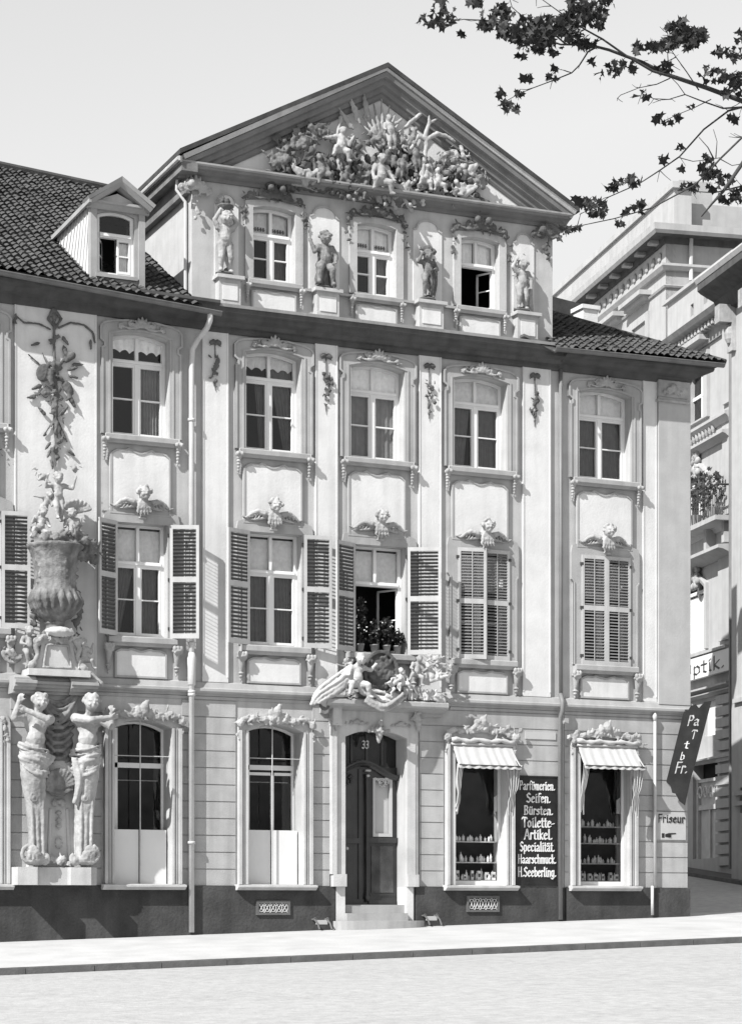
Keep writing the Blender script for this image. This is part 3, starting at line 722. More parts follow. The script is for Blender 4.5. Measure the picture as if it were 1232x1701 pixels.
# basement grilles
for (p0, y0, p1, y1) in ((426, 1496, 482, 1520), (775, 1488, 829, 1515)):
    a0, a1, zt_, zb_ = A(p0, .1), A(p1, .1), Z(p0, y0, .1), Z(p0, y1, .1); b = MB()
    b.holes([(a0, zb_), (a1, zb_), (a1, zt_), (a0, zt_)], [[(a0+.05, zb_+.05), (a1-.05, zb_+.05), (a1-.05, zt_-.05), (a0+.05, zt_-.05)]], .06, .11)
    vf = b.build('basement_grille', 'socle_trim', house)
    b = MB(); b.box(a0+.04, a1-.04, .071, .074, zb_+.04, zt_-.04); b.build('grille_backing', 'room_dark', vf)
    b = MB(); w_ = a1-a0-.1; hh = zt_-zb_-.1
    for k in range(5):
        c_ = a0+.05+w_*(k+.5)/5; zc_ = (zb_+zt_)/2
        b.tube([(c_+.07*math.cos(t), .088, zc_+hh*.42*math.sin(t)) for t in [j*math.pi/6 for j in range(13)]], .010, 5)
        b.tube([(c_-.06, .088, zb_+.05), (c_+.06, .088, zt_-.05)], .010, 5); b.tube([(c_+.06, .09, zb_+.05), (c_-.06, .09, zt_-.05)], .010, 5)
    b.build('grille_scrolls', 'iron_light', vf)

# ---------------------------------------------------------------- the door
a0, a1, z0, z1, rise = door; am = (a0+a1)/2; o = -.40
zleaf0 = Z(575, 1503, o); ztr = Z(607, 1278, o)
dr = MB(); dr.box(a0, am-.0, o-.05, o, zleaf0, ztr+.05)
dr.box(a0, am, o, o+.03, zleaf0, zleaf0+.12); dr.box(a0, a0+.09, o, o+.03, zleaf0+.12, ztr); dr.box(am-.20, am-.12, o, o+.035, zleaf0+.12, ztr)
zm = Z(575, 1397, o); dr.box(a0+.09, am-.12, o, o+.05, zm-.05, zm+.06)
dr.box(a0+.15, am-.26, o, o+.022, zleaf0+.2, zm-.12); dr.box(a0+.15, am-.26, o, o+.015, zm+.14, ztr-.3)
dl = dr.build('door', 'door_wood', house)
b = MB(); b.ell((a0+.21, o+.10, zm-.16), .036); b.tube([(a0+.21, o, zm-.16), (a0+.21, o+.1, zm-.16)], .015, 6); b.build('handle', 'iron_light', dl, smooth=True)
dr = MB(); a2 = a1+.02
dr.holes([(am, zleaf0), (a2, zleaf0), (a2, ztr+.05), (am, ztr+.05)], [[(am+.17, zm+.16), (a2-.2, zm+.16), (a2-.2, ztr-.22), (am+.17, ztr-.22)]], o-.05, o)
dr.box(am+.02, a2-.02, o, o+.05, zm-.03, zm+.08); dr.box(am+.03, a2-.06, o, o+.04, zleaf0+.02, zleaf0+.10); dr.box(am+.06, a2-.08, o, o+.03, zleaf0+.2, zleaf0+.225)
dl2 = dr.build('door', 'door_wood', house)
b = MB(); b.box(am+.10, a2-.12, o, o+.022, zleaf0+.26, zm-.10); b.build('lower_panel', 'door_panel', dl2)
b = MB(); b.holes([(am+.13, zm+.10), (a2-.15, zm+.10), (a2-.15, ztr-.18), (am+.13, ztr-.18)], [[(am+.18, zm+.17), (a2-.21, zm+.17), (a2-.21, ztr-.23), (am+.18, ztr-.23)]], o, o+.045); b.build('light_moulding', 'sign_grey', dl2)
b = MB(); b.face((am+.16, o-.03, zm+.15), (a2-.19, o-.03, zm+.15), (a2-.19, o-.03, ztr-.2), (am+.16, o-.03, ztr-.2)); b.build('door_curtain', 'sign_grey', dl2)
b = MB()
zz = zleaf0+.08
b.lathe(am-.02, o+.055, [(.05, zz-.02), (.055, zz+.08), (.035, zz+.16), (.028, zz+.3), (.034, zz+1.1), (.028, zz+1.9), (.036, ztr-.32), (.05, ztr-.26), (.03, ztr-.22), (.05, ztr-.16), (.06, ztr-.1)], 10)
b.build('cover_strip', 'door_wood', dl2, smooth=True)
b = MB(); b.ell((am-.01, o+.10, ztr-.14), (.04, .03, .03)); b.box(am-.07, am+.05, o+.05, o+.11, ztr-.05, ztr-.01); b.build('brass_boss', 'sign_grey', dl2, smooth=True)
# curved transom
b = MB(); N = 16; path = []
for i in range(N+1):
    t = i/N; path.append((a0-.02+(a1-a0+.04)*t, ztr-.02+.15*math.cos((t-.42)*2*math.pi*.9)))
b.trim(path, [(-.06, o-.05), (-.06, o+.06), (-.02, o+.10), (.02, o+.15), (.05, o+.15), (.06, o-.05)]); b.build('transom', 'door_wood', house)
fan = MB(); fan.sheet(opening(a0, a1, ztr+.05, z1, rise), o-.025); fp = fan.build('fanlight', 'glass', house)
b = MB()
for t in (.25, .5, .75): b.box(a0+(a1-a0)*t-.02, a0+(a1-a0)*t+.02, o-.03, o+.01, ztr+.1, z1+.12)
b.build('fanlight_bar', 'door_wood', fp)
b = MB(); b.prism(opening(a0, a1, ztr-.3, z1+.02, rise), o-.10, o-.09); b.build('fanlight_backing', 'room_dark', fp)
# carved swags on the door leaves
for q in (am+.36, a0+.2):
    b = MB(); r_ = random.Random(3)
    for k in range(46):
        t = k/45; aa = q-.18+.36*r_.random(); dd = ztr-.10-.10*r_.random()-.28*(1-abs(aa-q)/.2)*r_.random()
        b.ell((aa, o+.04, dd), (.03, .02, .016), (0, r_.random()*3, 0), 6, 4)
    b.build('door_carving', 'timber_slat' if q > am else 'door_wood', dl2 if q > am else dl, smooth=True)
# surround of the door
ds = MB(); e = .20
out = [(a0-e, z_soc(a0)), (a0, z_soc(a0)), ]
ds.holes([(a0-e, z_soc(a0)+.26), (a0-.001, z_soc(a0)+.26)]+[(p, q) for p, q in reversed(arc_top(a0-.001, a1+.001, z1, rise))]+[(a1+.001, z_soc(a0)+.26), (a1+e, z_soc(a0)+.26), (a1+e, z1+.55), (a0-e, z1+.55)], [], 0, .10)
dsu = ds.build('door_surround', 'stone_door', house)
b = MB(); b.box(a0-e-.10, a0-.0, 0, .17, z_soc(a0), z_soc(a0)+.26); b.box(a1+.0, a1+e+.06, 0, .15, z_soc(a0), z_soc(a0)+.26)
b.box(a0-e-.13, a0-e-.02, 0, .16, z_soc(a0)+.26, z1+.22); b.box(a1+e+.0, a1+e+.06, 0, .08, z_soc(a0)+.26, z1+.2)
b.box(a0-e-.14, a0-e+.06, 0, .24, z1+.22, z1+.62)
b.build('plinth_block', 'stone_door', dsu)
b = MB(); b.box(a1-.004, a1+.16, -.38, .075, zpave(a1)-.2, z_soc(a1)-.004); b.box(a0-.2, a0+.004, -.4, .072, zpave(a0)-.2, z_soc(a0)-.004)
b.build('door_jamb', 'plaster_light', dsu)
hz = Z(540, 1182, .35)
b = MB(); ha0, ha1, hz1 = A(541, .35), A(742, .35), Z(742, 1191, .35)
HP = [(0, -.02), (.08, 0), (.10, .06), (.30, .12), (.42, .14), (.44, .18), (.44, .26), (.36, .30), (0, .34)]
b.mould(HP, (ha0, hz), (ha1, hz)); b.build('door_hood', 'surround_stone', house)
# steps
b = MB(); zs1 = Z(570, 1517, .1)
b.box(a0+.006, a1-.006, -.5, .16, zpave(a0)-.3, zs1); b.box(a0+.008, a1-.008, -.5, -.02, zs1+.001, zleaf0+.0)
zs2 = Z(620, 1530, .55); pts_ = []
for k in range(17):
    t = math.pi*k/16; pts_.append((am+.0+1.02*math.cos(t)*1.0, .16+.46*math.sin(t)**.6))
sv = [(a, o_, zs2) for a, o_ in pts_]+[(a, o_, zs2-.5) for a, o_ in pts_]; n = len(pts_)
b.add(sv, [tuple(range(n))]+[(i, i+1, n+i+1, n+i) for i in range(n-1)])
b.build('door_step', 'kerb_stone' if 0 else 'surround_stone', house)
# ================================================================ GABLE, ROOFS, DORMER
OR = .40
r0, r1, r2 = AZ(305, 256, OR), AZ(643.6, 108, OR), AZ(958, 350, OR)
rk = MB()
RP = [(-.53, 0), (-.53, .03), (-.49, .06), (-.43, .07), (-.41, .12), (-.33, .14), (-.30, .21), (-.21, .23), (-.19, .32), (-.10, .34), (-.09, .0)]
rk.trim([r0, r1, r2], RP); rk.build('raking_cornice', 'cornice_rake', house)
rk = MB(); rk.trim([r0, r1, r2], [(-.088, 0), (-.088, .37), (-.03, .40), (.0, .42), (.01, .0)]); rk.build('raking_capping', 'stone_white', house)
gc = MB(); GP = [(0, -.03), (.05, -.03), (.06, .04), (.14, .07), (.20, .10), (.28, .12), (.30, .17), (0, .18)]
gc.mould(GP, (aG0-.30, z_gc(aG0-.3)), (aG1+.30, z_gc(aG1+.30))); gc.build('gable_cornice', 'cornice_rake', house)
gc = MB(); gc.mould([(0, .182), (.31, .172), (.34, .20), (.34, .235), (0, .26)], (aG0-.33, z_gc(aG0-.33)), (aG1+.33, z_gc(aG1+.33))); gc.build('gable_capping', 'cornice_light', house)
ty = MB(); ty.holes([(aG0-.2, z_gc(aG0)+.2), (aG1+.2, z_gc(aG1)+.2), (r1[0]+.1, r1[1]-.3), (r1[0]-.1, r1[1]-.3)], [], -.3, 0); ty.build('tympanum', 'plaster_light', house)
tb = MB(); p0_, p1_, p2_ = AZ(395, 262, 0), AZ(636, 160, 0), AZ(872, 342, 0)
tb.trim([AZ(372, 276, 0), p1_, AZ(880, 350, 0)], [(0, 0), (0, .03), (.06, .03), (.06, 0)]); tb.build('tympanum_bead', 'surround_stone', house)
# gable roof
rf = MB(); TH = .1
def slope(P, Q):
    rf.add([(P[0],OR+.03,P[1]),(Q[0],OR+.03,Q[1]),(Q[0],-9,Q[1]),(P[0],-9,P[1]),(P[0],OR+.03,P[1]+TH),(Q[0],OR+.03,Q[1]+TH),(Q[0],-9,Q[1]+TH),(P[0],-9,P[1]+TH)],
           [(0,1,2,3),(4,5,6,7),(0,1,5,4),(1,2,6,5),(2,3,7,6),(3,0,4,7)])
dpx = (r0[0]-.08, r0[1]+.0), (r1[0], r1[1]-.05), (r2[0]+.05, r2[1]-.03)
slope(dpx[0], dpx[1]); slope(dpx[1], dpx[2]); rf.build('gable_roof', 'roof_dark', house)
rb = MB(); rb.prism([(aG0+.1, z_gc(aG0)), (aG1-.1, z_gc(aG1)), (r1[0], r1[1]-.3)], -9, -8.9); rb.build('rear_gable_wall', 'plaster_grey', house)
# boxed left eaves of the gable with gutter and pipe
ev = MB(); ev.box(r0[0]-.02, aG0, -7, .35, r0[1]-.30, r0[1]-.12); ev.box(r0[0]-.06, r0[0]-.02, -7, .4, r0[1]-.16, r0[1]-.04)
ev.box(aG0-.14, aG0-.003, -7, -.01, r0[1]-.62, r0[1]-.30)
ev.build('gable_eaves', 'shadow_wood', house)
ev = MB(); ev.tube([(r0[0]-.08, -7, r0[1]-.10), (r0[0]-.08, .38, r0[1]-.08)], .05, 8)
ev.tube([(aG0-.22, -.25, r0[1]-.15), (aG0-.22, -.3, r0[1]-.5), (aG0-.06, -.22, r0[1]-.75), (aG0-.06, -.22, z_corm(aG0)+.4)], .035, 8); ev.build('gable_gutter', 'pipe_white', house)
def tiles(P0, P1, P2, P3, name, parent, clip=None, pc=.20, pr=.25, m='roof_tile'):
    P0, P1, P2, P3 = [F.w(*p) for p in (P0, P1, P2, P3)]
    U = (P1-P0).length; V = (P3-P0).length; nu, nv = max(1, round(U/pc)), max(1, round(V/pr)); nrm = (P1-P0).cross(P3-P0).normalized()
    if nrm.z < 0: nrm = -nrm
    r_ = random.Random(5); SUB = 5; V_, F_ = [], []
    wid = nu*SUB+1
    for j in range(nv):
        jit = [r_.uniform(-.028, .028) for _ in range(nu+1)]; jh = [r_.uniform(0, .03) for _ in range(nu+1)]
        for v, hgt in ((j-.06, .055), (j+1.0, .012)):
            for i in range(wid):
                u = i/(nu*SUB); k = i//SUB; vv = v + (jit[min(k, nu)]/pr if v == j-.06 else 0)
                vv = max(-.15, vv)
                b = P0+(P1-P0)*u; t = P3+(P2-P3)*u; w = .024*math.sin(i/SUB*2*math.pi)+.012*math.sin(i/SUB*4*math.pi)
                V_.append(b+(t-b)*(vv/nv)+nrm*(hgt+w+jh[min(k, nu)]))
    for j in range(nv):
        b = j*2*wid
        for i in range(wid-1):
            f = (b+i, b+i+1, b+wid+i+1, b+wid+i)
            if clip and not clip(sum((V_[q] for q in f), Vector())/4): continue
            F_.append(f)
            if j: F_.append((b-wid+i, b-wid+i+1, b+i+1, b+i))
    mb = MB(); mb.v = V_; mb.f = F_
    o_ = mb.build(name, m, parent, smooth=False); return o_
zeav = lambda a: gp[1]+(a-gp[0])*(gq[1]-gp[1])/(gq[0]-gp[0])+.03
RO = -8.4
zrid = line(0, 279, 165, 314, RO)
aRR = aG0+4.2; P0, P1 = (ZL, EO, zeav(ZL)), (aRR, EO, zeav(aRR)); P2, P3 = (aRR, RO, zrid(aRR)), (ZL, RO, zrid(ZL))
lr = tiles(P0, P1, P2, P3, 'roof', house, clip=lambda c: c.x < aG0-.01 or c.y > 1.9)
P1 = (aG0-.02, EO, zeav(aG0)); b = MB(); b.add([(P0[0],P0[1]-.03,P0[2]-.06),(P1[0],P1[1]-.03,P1[2]-.06),(P1[0],P2[1],zrid(P1[0])-.05),(P3[0],P3[1],P3[2]-.05),(P1[0],P2[1]-6,P2[2]-4),(P3[0],P3[1]-6,P3[2]-4)], [(0,1,2,3),(3,2,4,5)])
b.tube([(P3[0], RO, P3[2]+.05), (P2[0], RO, P2[2]+.05)], .11, 8); b.build('roof_boarding', 'roof_dark', house)
def zroof(a, o): t = (EO-o)/(EO-RO); return zeav(a)*(1-t)+zrid(a)*t
# right wing roof
E0 = (A(905), EO, AZ(905, 577, EO)[1]); E1 = (ZRr+EO, EO, AZ(1196, 603, EO)[1]+.03)
oT = -2.6; T = (AZ(914, 522, oT)[0], oT, AZ(914, 522, oT)[1])
Ew, Tw = F.w(*E1), F.w(*T)
kk = (E0[2]-E1[2])/(E0[0]-E1[0])
def inhip(c): return (Tw.x-Ew.x)*(c.y-Ew.y)-(Tw.y-Ew.y)*(c.x-Ew.x) > 0 if False else ((c.x-Ew.x)/(Tw.x-Ew.x) >= (c.y-Ew.y)/(Tw.y-Ew.y)-.01)
tiles(E0, E1, (E1[0], oT, T[2]+(E1[0]-T[0])*kk), (E0[0], oT, T[2]+(E0[0]-T[0])*kk), 'roof', house, clip=inhip, pc=.18, pr=.22)
b = MB(); b.add([(E1[0],E1[1]-.03,E1[2]-.04),(T[0],T[1],T[2]-.03),(T[0],-9,T[2]-.03),(E1[0],-9,E1[2]-.03),(E0[0],EO-.05,E0[2]-.05)], [(0,1,2,3),(0,1,4)])
b.tube([E1, (T[0], T[1], T[2]+.03)], .07, 6); b.build('roof_boarding', 'roof_dark', house)
b = MB(); q0, q1 = AZ(900, 488, -7), AZ(990, 511, -7); b.add([(q0[0],-7,T[2]-1),(q1[0],-7,T[2]-1),(q1[0],-7,q1[1]),(q0[0],-7,q0[1]),(q0[0],-9,T[2]-1),(q1[0],-9,T[2]-1),(q1[0],-9,q1[1]),(q0[0],-9,q0[1])],
    [(0,1,2,3),(4,5,6,7),(0,1,5,4),(1,2,6,5),(2,3,7,6),(3,0,4,7)]); b.build('rear_roof', 'roof_dark', house)
b = MB(); q0, q1 = AZ(968, 512, -6), AZ(992, 560, -6); b.box(q0[0], q1[0], -6.5, -6, q1[1], q0[1]); b.box(q0[0]-.05, q1[0]+.05, -6.55, -5.95, q0[1], q0[1]+.1); b.build('chimney', 'plaster_light', house)
# flashing at the foot of the gable
b = MB(); q = AZ(925, 577, .45); b.prism([(A(855), z_corm(A(855))+.57), (q[0], q[1]-.1), (q[0]+.05, q[1]+.12), (A(905), q[1]+.03), (A(855), z_corm(A(855))+.62)], .02, .40)
b.build('flashing', 'gutter_zinc', house)
# dormer
od = .05
d0, d1 = A(150, od), A(240, od); zde = Z(150, 338, od); zdb = zroof(d0, od)-.02; dm = (d0+d1)/2; zap = Z(201, 315, od)
dw = MB(); wo0, wo1, wz0, wz1 = A(162, od), A(223.5, od), zroof(dm, od)+.16, Z(162, 354, od)
dw.holes([(d0, zdb-.3), (d1, zdb-.3), (d1, zde), (d0, zde)], [opening(wo0, wo1, wz0, wz1, .07)], od-.16, od)
for q0, q1 in ((d0, d0+.13), (d1-.13, d1)): dw.box(q0, q1, od, od+.05, zdb-.25, zde-.06)
dw.mould([(od, -.10), (od+.06, -.10), (od+.12, -.02), (od+.16, 0), (od+.16, .05), (od, .07)], (d0-.08, zde), (d1+.08, zde))
dw.box(wo0-.05, wo1+.05, od, od+.07, wz0-.07, wz0); dorm = dw.build('dormer', 'stone_trim', house)
b = MB(); b.prism([(d0+.05, zde+.06), (d1-.05, zde+.06), (dm, zap-.10)], od-.05, od+.02); b.build('dormer_pediment', 'plaster_light', dorm)
# cheeks
def backo(z, a):
    lo, hi = od, RO
    for _ in range(40):
        m_ = (lo+hi)/2
        if zroof(a, m_) < z: lo = m_
        else: hi = m_
    return lo
b = MB(); ob = backo(zde, d0)
for a_ in (d0, d1): b.add([(a_, od-.16, zdb-.3), (a_, od-.16, zde), (a_, backo(zde, a_)-.3, zde)], [(0, 1, 2)])
b.build('dormer_cheek', 'plaster_light', dorm)
b = MB(); n = 13
for k in range(n):                                   # slanting boards of the cheek
    t = (k+.5)/n; oo = od-.02+(ob-od)*t; z_ = zroof(d0, oo)
    # board edge runs parallel to the roof fall
    f0 = (d0-.018, oo, z_+.02); f1 = (d0-.018, oo+.0, zde-.03)
    sh = min(.35, (zde-z_)*.55)
    b.add([(d0-.018, oo-sh*.0, z_), (d0-.018, oo+.02, z_), (d0-.018, min(oo+.02+sh, od), zde-.02), (d0-.018, min(oo+sh, od-.02), zde-.02),
           (d0+.0, oo, z_), (d0, oo+.02, z_), (d0, min(oo+.02+sh, od), zde-.02), (d0, min(oo+sh, od-.02), zde-.02)], [(0,1,2,3),(4,5,6,7),(0,1,5,4),(1,2,6,5),(2,3,7,6),(3,0,4,7)])
b.build('cheek_batten', 'timber_slat', dorm)
b = MB(); ov = .09; back = ob-.6
for sx in (-1, 1):
    ex = dm+sx*((d1-d0)/2+ov); ze = zde-.02; zr_ = zap+.08
    b.add([(ex, od+.30, ze), (dm, od+.30, zr_), (dm, back-1.2, zr_), (ex, back, ze), (ex, od+.30, ze+.07), (dm, od+.30, zr_+.08), (dm, back-1.2, zr_+.08), (ex, back, ze+.07)],
          [(0,1,2,3),(4,5,6,7),(0,1,5,4),(1,2,6,5),(2,3,7,6),(3,0,4,7)])
b.build('dormer_roof', 'roof_dark', dorm)
b = MB(); e0, e1 = (dm-(d1-d0)/2-ov-.02, zde-.0), (dm+(d1-d0)/2+ov+.02, zde-.0)
b.trim([e0, (dm, zap+.10), e1], [(-.10, od-.05), (-.10, od+.22), (-.02, od+.30), (.05, od+.33), (.06, od-.05)]); b.box(e0[0]-.0, e0[0]+.05, back, od+.3, zde-.07, zde+.02)
b.build('dormer_verge', 'stone_trim', dorm)
f = frame_mesh(wo0, wo1, wz0, wz1, .07, od-.10, wz1-.40, name='dormer_window', parent=dorm, open_leaf='left', upper=False)
cloth(f, (wo0+wo1)/2+.08, wo1-.1, lambda t: wz0+.08, wz1-.5, od-.15, 'lace', 3, .01)
b = MB(); b.box(d0+.02, d1-.02, od-1.2, od-1.15, zdb, zde); b.build('dormer_back', 'room_dark', dorm)

# ================================================================ SIDE STREET BUILDINGS
def SK(px, p=0): return S.hit(px, 1500, p)[0]
def SZ(px, py, p=0): return S.hit(px, py, p)[1]
kA0, kA1 = SK(1105), SK(880)
A_c = S.w(kA0, 0, 0)
F2 = Frame((A_c.x, A_c.y), (-S.n.x, -S.n.y), (-S.x.x, -S.x.y))     # the street-end face of the tall building
tall = empty('hotel_building', (A_c.x, A_c.y, side_z(A_c.x, A_c.y)), 'tall light stone building with heavy projecting cornice rising behind the side street', 'building')
zAw = SZ(1105, 402); zstr = SZ(1105, 434, .12); zfr = zAw
tw = MB(S)
def rectS(px0, px1, yt, yb, ref, p=0):
    k0, k1 = sorted((SK(px0, p), SK(px1, p))); return [(k0, SZ(ref, yb, p)), (k1, SZ(ref, yb, p)), (k1, SZ(ref, yt, p)), (k0, SZ(ref, yt, p))]
Awin = []
zwt, zwb = SZ(1073, 533), SZ(1073, 640)
k0 = SK(1074); wW = SK(1052)-k0
for j in range(4): Awin.append([(k0+j*wW*2.05, zwb), (k0+wW+j*wW*2.05, zwb), (k0+wW+j*wW*2.05, zwt), (k0+j*wW*2.05, zwt)])
tw.holes([(kA0, 0), (kA1, 0), (kA1, zAw), (kA0, zAw)], Awin, -.35, 0); tw.build('wall', 'street_wall', tall)
tw = MB(F2); tw.box(0.001, 14, -10, 0, 0, zAw); tw.build('end_wall', 'street_wall_grey', tall)
tw = MB(S); tw.box(kA0, kA1, -3, -2.9, 0, zAw)
for w_ in Awin: tw.box(w_[0][0]-.1, w_[1][0]+.1, -.5, -.45, w_[0][1]-.1, w_[2][1]+.1)
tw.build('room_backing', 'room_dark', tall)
def corner_mould(prof, z, name, m, parent, far1, far2, fa=S, c=kA0, fb=F2):
    b = MB(); n = len(prof); pts = []
    for o, dz in prof: w_ = fa.w(far1, o, z+dz); pts.append(w_)
    for o, dz in prof: w_ = fa.w(c-o, o, z+dz); pts.append(w_)
    for o, dz in prof: w_ = fb.w(far2, o, z+dz); pts.append(w_)
    b.addw(pts, [(r_*n+i, r_*n+(i+1) % n, (r_+1)*n+(i+1) % n, (r_+1)*n+i) for r_ in (0, 1) for i in range(n)]); return b.build(name, m, parent)
def zat(w_, py): return EYE+(1500-py)/FP*((w_.x)*SA_+(w_.y+D)*CA)
zct = zat(S.w(kA0-.6, .6, 0), 369)
corner_mould([(0, -.05), (.1, -.05), (.12, .15), (.3, .25), (.5, .3), (.52, zct-zAw-.3), (0, zct-zAw-.28)], zAw, 'soffit', 'cornice_paint', tall, kA1, 14)  # underside coloured dark for the shade beneath the overhang
corner_mould([(.48, -.29), (.53, -.30), (.6, -.2), (.62, 0), (0, .04), (0, -.04)], zct, 'cornice', 'street_wall', tall, kA1, 14)
corner_mould([(0, 0), (.12, 0), (.2, .12), (.2, .2), (0, .26)], zstr-.2, 'string_course', 'street_wall', tall, kA1, 14)
corner_mould([(0, 0), (.06, 0), (.09, .06), (0, .1)], zstr-.75, 'string_course', 'street_wall', tall, kA1, 14)
b = MB(S)                                            # brackets below the cornice
for j in range(13): k_ = kA0+.3+j*1.25; b.box(k_, k_+.28, 0, .42, zAw+.02, zAw+.28)
for j in range(26): k_ = kA0+.5+j*.6; b.ell((k_, .03, (zAw+zstr)/2), (.16, .05, .16), (0, 0, 0), 8, 5)
b.build('bracket', 'stone_carved', tall)
# parapet and mansard behind
zpp = SZ(1110, 325, -.6)
b = MB(S); b.box(kA0+.03, kA1, -.9, -.3, zct+.02, zpp-.21); b.box(kA0-.1, kA1, -1.0, -.2, zpp-.2, zpp)
b.build('parapet', 'street_wall', tall)
b = MB(F2); b.box(.95, 14, -.87, -.43, zct+.01, zpp-.5); q = F2.hit(1128, 300, -1.2); q2 = F2.hit(1183, 300, -1.2); b.box(q[0], q2[0], -2.63, -1.23, zct+.013, F2.hit(1150, 300, -1.2)[1]); b.build('attic_storey', 'street_wall_grey', tall)
b = MB(F2); pa = F2.hit(1147, 400, .1)[0]; b.tube([(pa, .1, zct), (pa, .1, F2.hit(1147, 466, .1)[1])], .07, 8); b.build('downpipe', 'pipe_white', tall)
for w_ in Awin:
    b = MB(S); k0_, k1_ = w_[0][0], w_[1][0]; zb_, zt_ = w_[0][1], w_[2][1]
    b.holes([(k0_-.25, zb_-.1), (k1_+.25, zb_-.1), (k1_+.25, zt_+.25), (k0_-.25, zt_+.25)], [[tuple(p) for p in w_]], 0, .08)
    b.box(k0_-.4, k1_+.4, 0, .42, zt_+.75, zt_+.9); b.box(k0_-.3, k1_+.3, 0, .25, zt_+.62, zt_+.75); f = b.build('window', 'street_wall', tall)
    g = MB(S); g.sheet([(k0_, zb_), (k1_, zb_), (k1_, zt_), (k0_, zt_)], -.26); g.box((k0_+k1_)/2-.05, (k0_+k1_)/2+.05, -.26, -.22, zb_, zt_); g.build('pane', 'glass', f)
# lower building with the optician's sign
PB = .35
optb = empty('corner_building', S.w(SK(1222, PB), PB, 2.4), 'narrow ornate light building with arched windows and a plant balcony across the side street', 'building')
kB0, kB1 = SK(1221, PB), SK(1108, PB); zBt = SZ(1187, 441, PB)
bz = lambda px, y, p=PB: SZ(px, y, p)
bw = MB(S)
def arched(px0, px1, yc, ysp, yb, ref): k0, k1 = sorted((SK(px0, PB), SK(px1, PB))); z1_ = bz(ref, ysp); return opening(k0, k1, bz(ref, yb), z1_, bz(ref, yc)-z1_)
o1, o2 = arched(1136, 1174, 770, 792, 868, 1174), arched(1136, 1172, 958, 975, 1078, 1172)
win0 = [(SK(1199, PB), bz(1199, 1218)), (SK(1168, PB), bz(1199, 1218)), (SK(1168, PB), bz(1199, 1158)), (SK(1199, PB), bz(1199, 1158))]
dro = [(SK(1191, PB), bz(1190, 1425)), (SK(1150, PB), bz(1190, 1425)), (SK(1150, PB), bz(1190, 1262)), (SK(1191, PB), bz(1190, 1262))]
att = [[(SK(p1, PB), bz(p1, y1)), (SK(p0, PB), bz(p1, y1)), (SK(p0, PB), bz(p1, y0)), (SK(p1, PB), bz(p1, y0))] for p0, p1, y0, y1 in ((1146, 1151, 503, 523), (1168, 1174, 486, 502))]
upw = [(SK(1172, PB), bz(1172, 692)), (SK(1142, PB), bz(1172, 692)), (SK(1142, PB), bz(1172, 600)), (SK(1172, PB), bz(1172, 600))]
bw.holes([(kB0, 0), (kB1, 0), (kB1, zBt), (kB0, zBt)], [o1, o2, win0, dro, upw]+att, 0, PB); bw.build('wall', 'street_wall', optb)
b = MB(S); b.box(kB0, kB1, -.02, 0, 0, zBt-.2); b.build('room_backing', 'room_dark', optb)
b = MB(S); b.box(kB0, kB1+.2, PB, PB+.12, zBt-.1, zBt); b.box(kB0, kB1, -4, PB-.36, 0, zBt-.12); b.build('parapet', 'street_wall', optb)
zBc = SZ(1200, 490, PB+.6)
CB = [(PB, -.75), (PB+.08, -.75), (PB+.12, -.45), (PB+.2, -.4), (PB+.22, -.25), (PB+.5, -.18), (PB+.6, -.05), (PB, .0)]
b = MB(S); b.mould(CB, (kB0, zBc), (kB1, zBc)); b.build('cornice', 'cornice_light', optb)
b = MB(S)
for j in range(24): k_ = kB0+.1+j*.27; b.box(k_, k_+.13, PB+.1, PB+.36, zBc-.42, zBc-.27)
b.build('dentil', 'street_wall', optb)
for (px, y, pr_, h_) in ((1215, 674, .22, .25), (1193, 716, .30, .22), (1218, 858, .16, .2), (1216, 893, .55, .28), (1218, 1066, .34, .22), (1207, 1131, .30, .16), (1200, 1143, .2, .12), (1190, 1256, .18, .16)):
    b = MB(S); z_ = SZ(px, y, PB+pr_); b.mould([(PB, -h_), (PB+.06, -h_), (PB+pr_*.7, -h_*.45), (PB+pr_, -h_*.35), (PB+pr_, 0), (PB, .05)], (kB0+(.3 if y in (716, 674) else 0), z_), (kB1, z_)); b.build('string_course', 'street_wall', optb)
b = MB(S)
for j in range(9): k_ = SK(1190, PB)+.1+j*.26; z_ = bz(1215, 690); b.ell((k_, PB+.08, z_-.1), (.06, .07, .16), (0, 0, 0), 8, 5)
b.build('balustrade', 'stone_carved', optb)
for op in (o1, o2):
    k0_, k1_ = op[0][0], op[1][0]
    b = MB(S); path = [(k0_, op[0][1])]+[(a, z) for a, z in reversed(op[2:])]+[(k1_, op[1][1])]
    b.trim(path, [(0, PB), (0, PB+.08), (.12, PB+.12), (.2, PB+.1), (.2, PB)]); f = b.build('arched_window', 'street_wall', optb)
    g = MB(S); g.sheet(op, PB-.2); g.build('pane', 'glass', f)
    b = MB(S); km = (k0_+k1_)/2; b.box(km-.05, km+.05, PB-.2, PB-.1, op[0][1], op[2][1]+.3); b.box(k0_, k1_, PB-.2, PB-.1, op[2][1]-.1, op[2][1]); b.box(k0_, k0_+.12, PB-.2, PB-.1, op[0][1], op[2][1]); b.box(k1_-.12, k1_, PB-.2, PB-.1, op[0][1], op[2][1]); b.build('window_frame', 'timber_white', f)
    if op is o2: b = MB(S); b.box(k0_+.1, k1_-.1, PB-.19, PB-.17, op[0][1], op[2][1]-.15); b.build('blind', 'board_white', f)
    b = MB(S); r_ = random.Random(4)
    for j in range(16): b.ell((k1_-.3+r_.uniform(-2.4, .1)*.0+r_.uniform(-.2, .2)-.9, PB+.1, op[2][1]+.4+r_.uniform(-.3, .5)), (r_.uniform(.08, .2), .1, r_.uniform(.06, .16)), (0, r_.random()*3, 0), 6, 4)
    b.build('carved_spandrel', 'stone_carved', f, smooth=True)
b = MB(S)
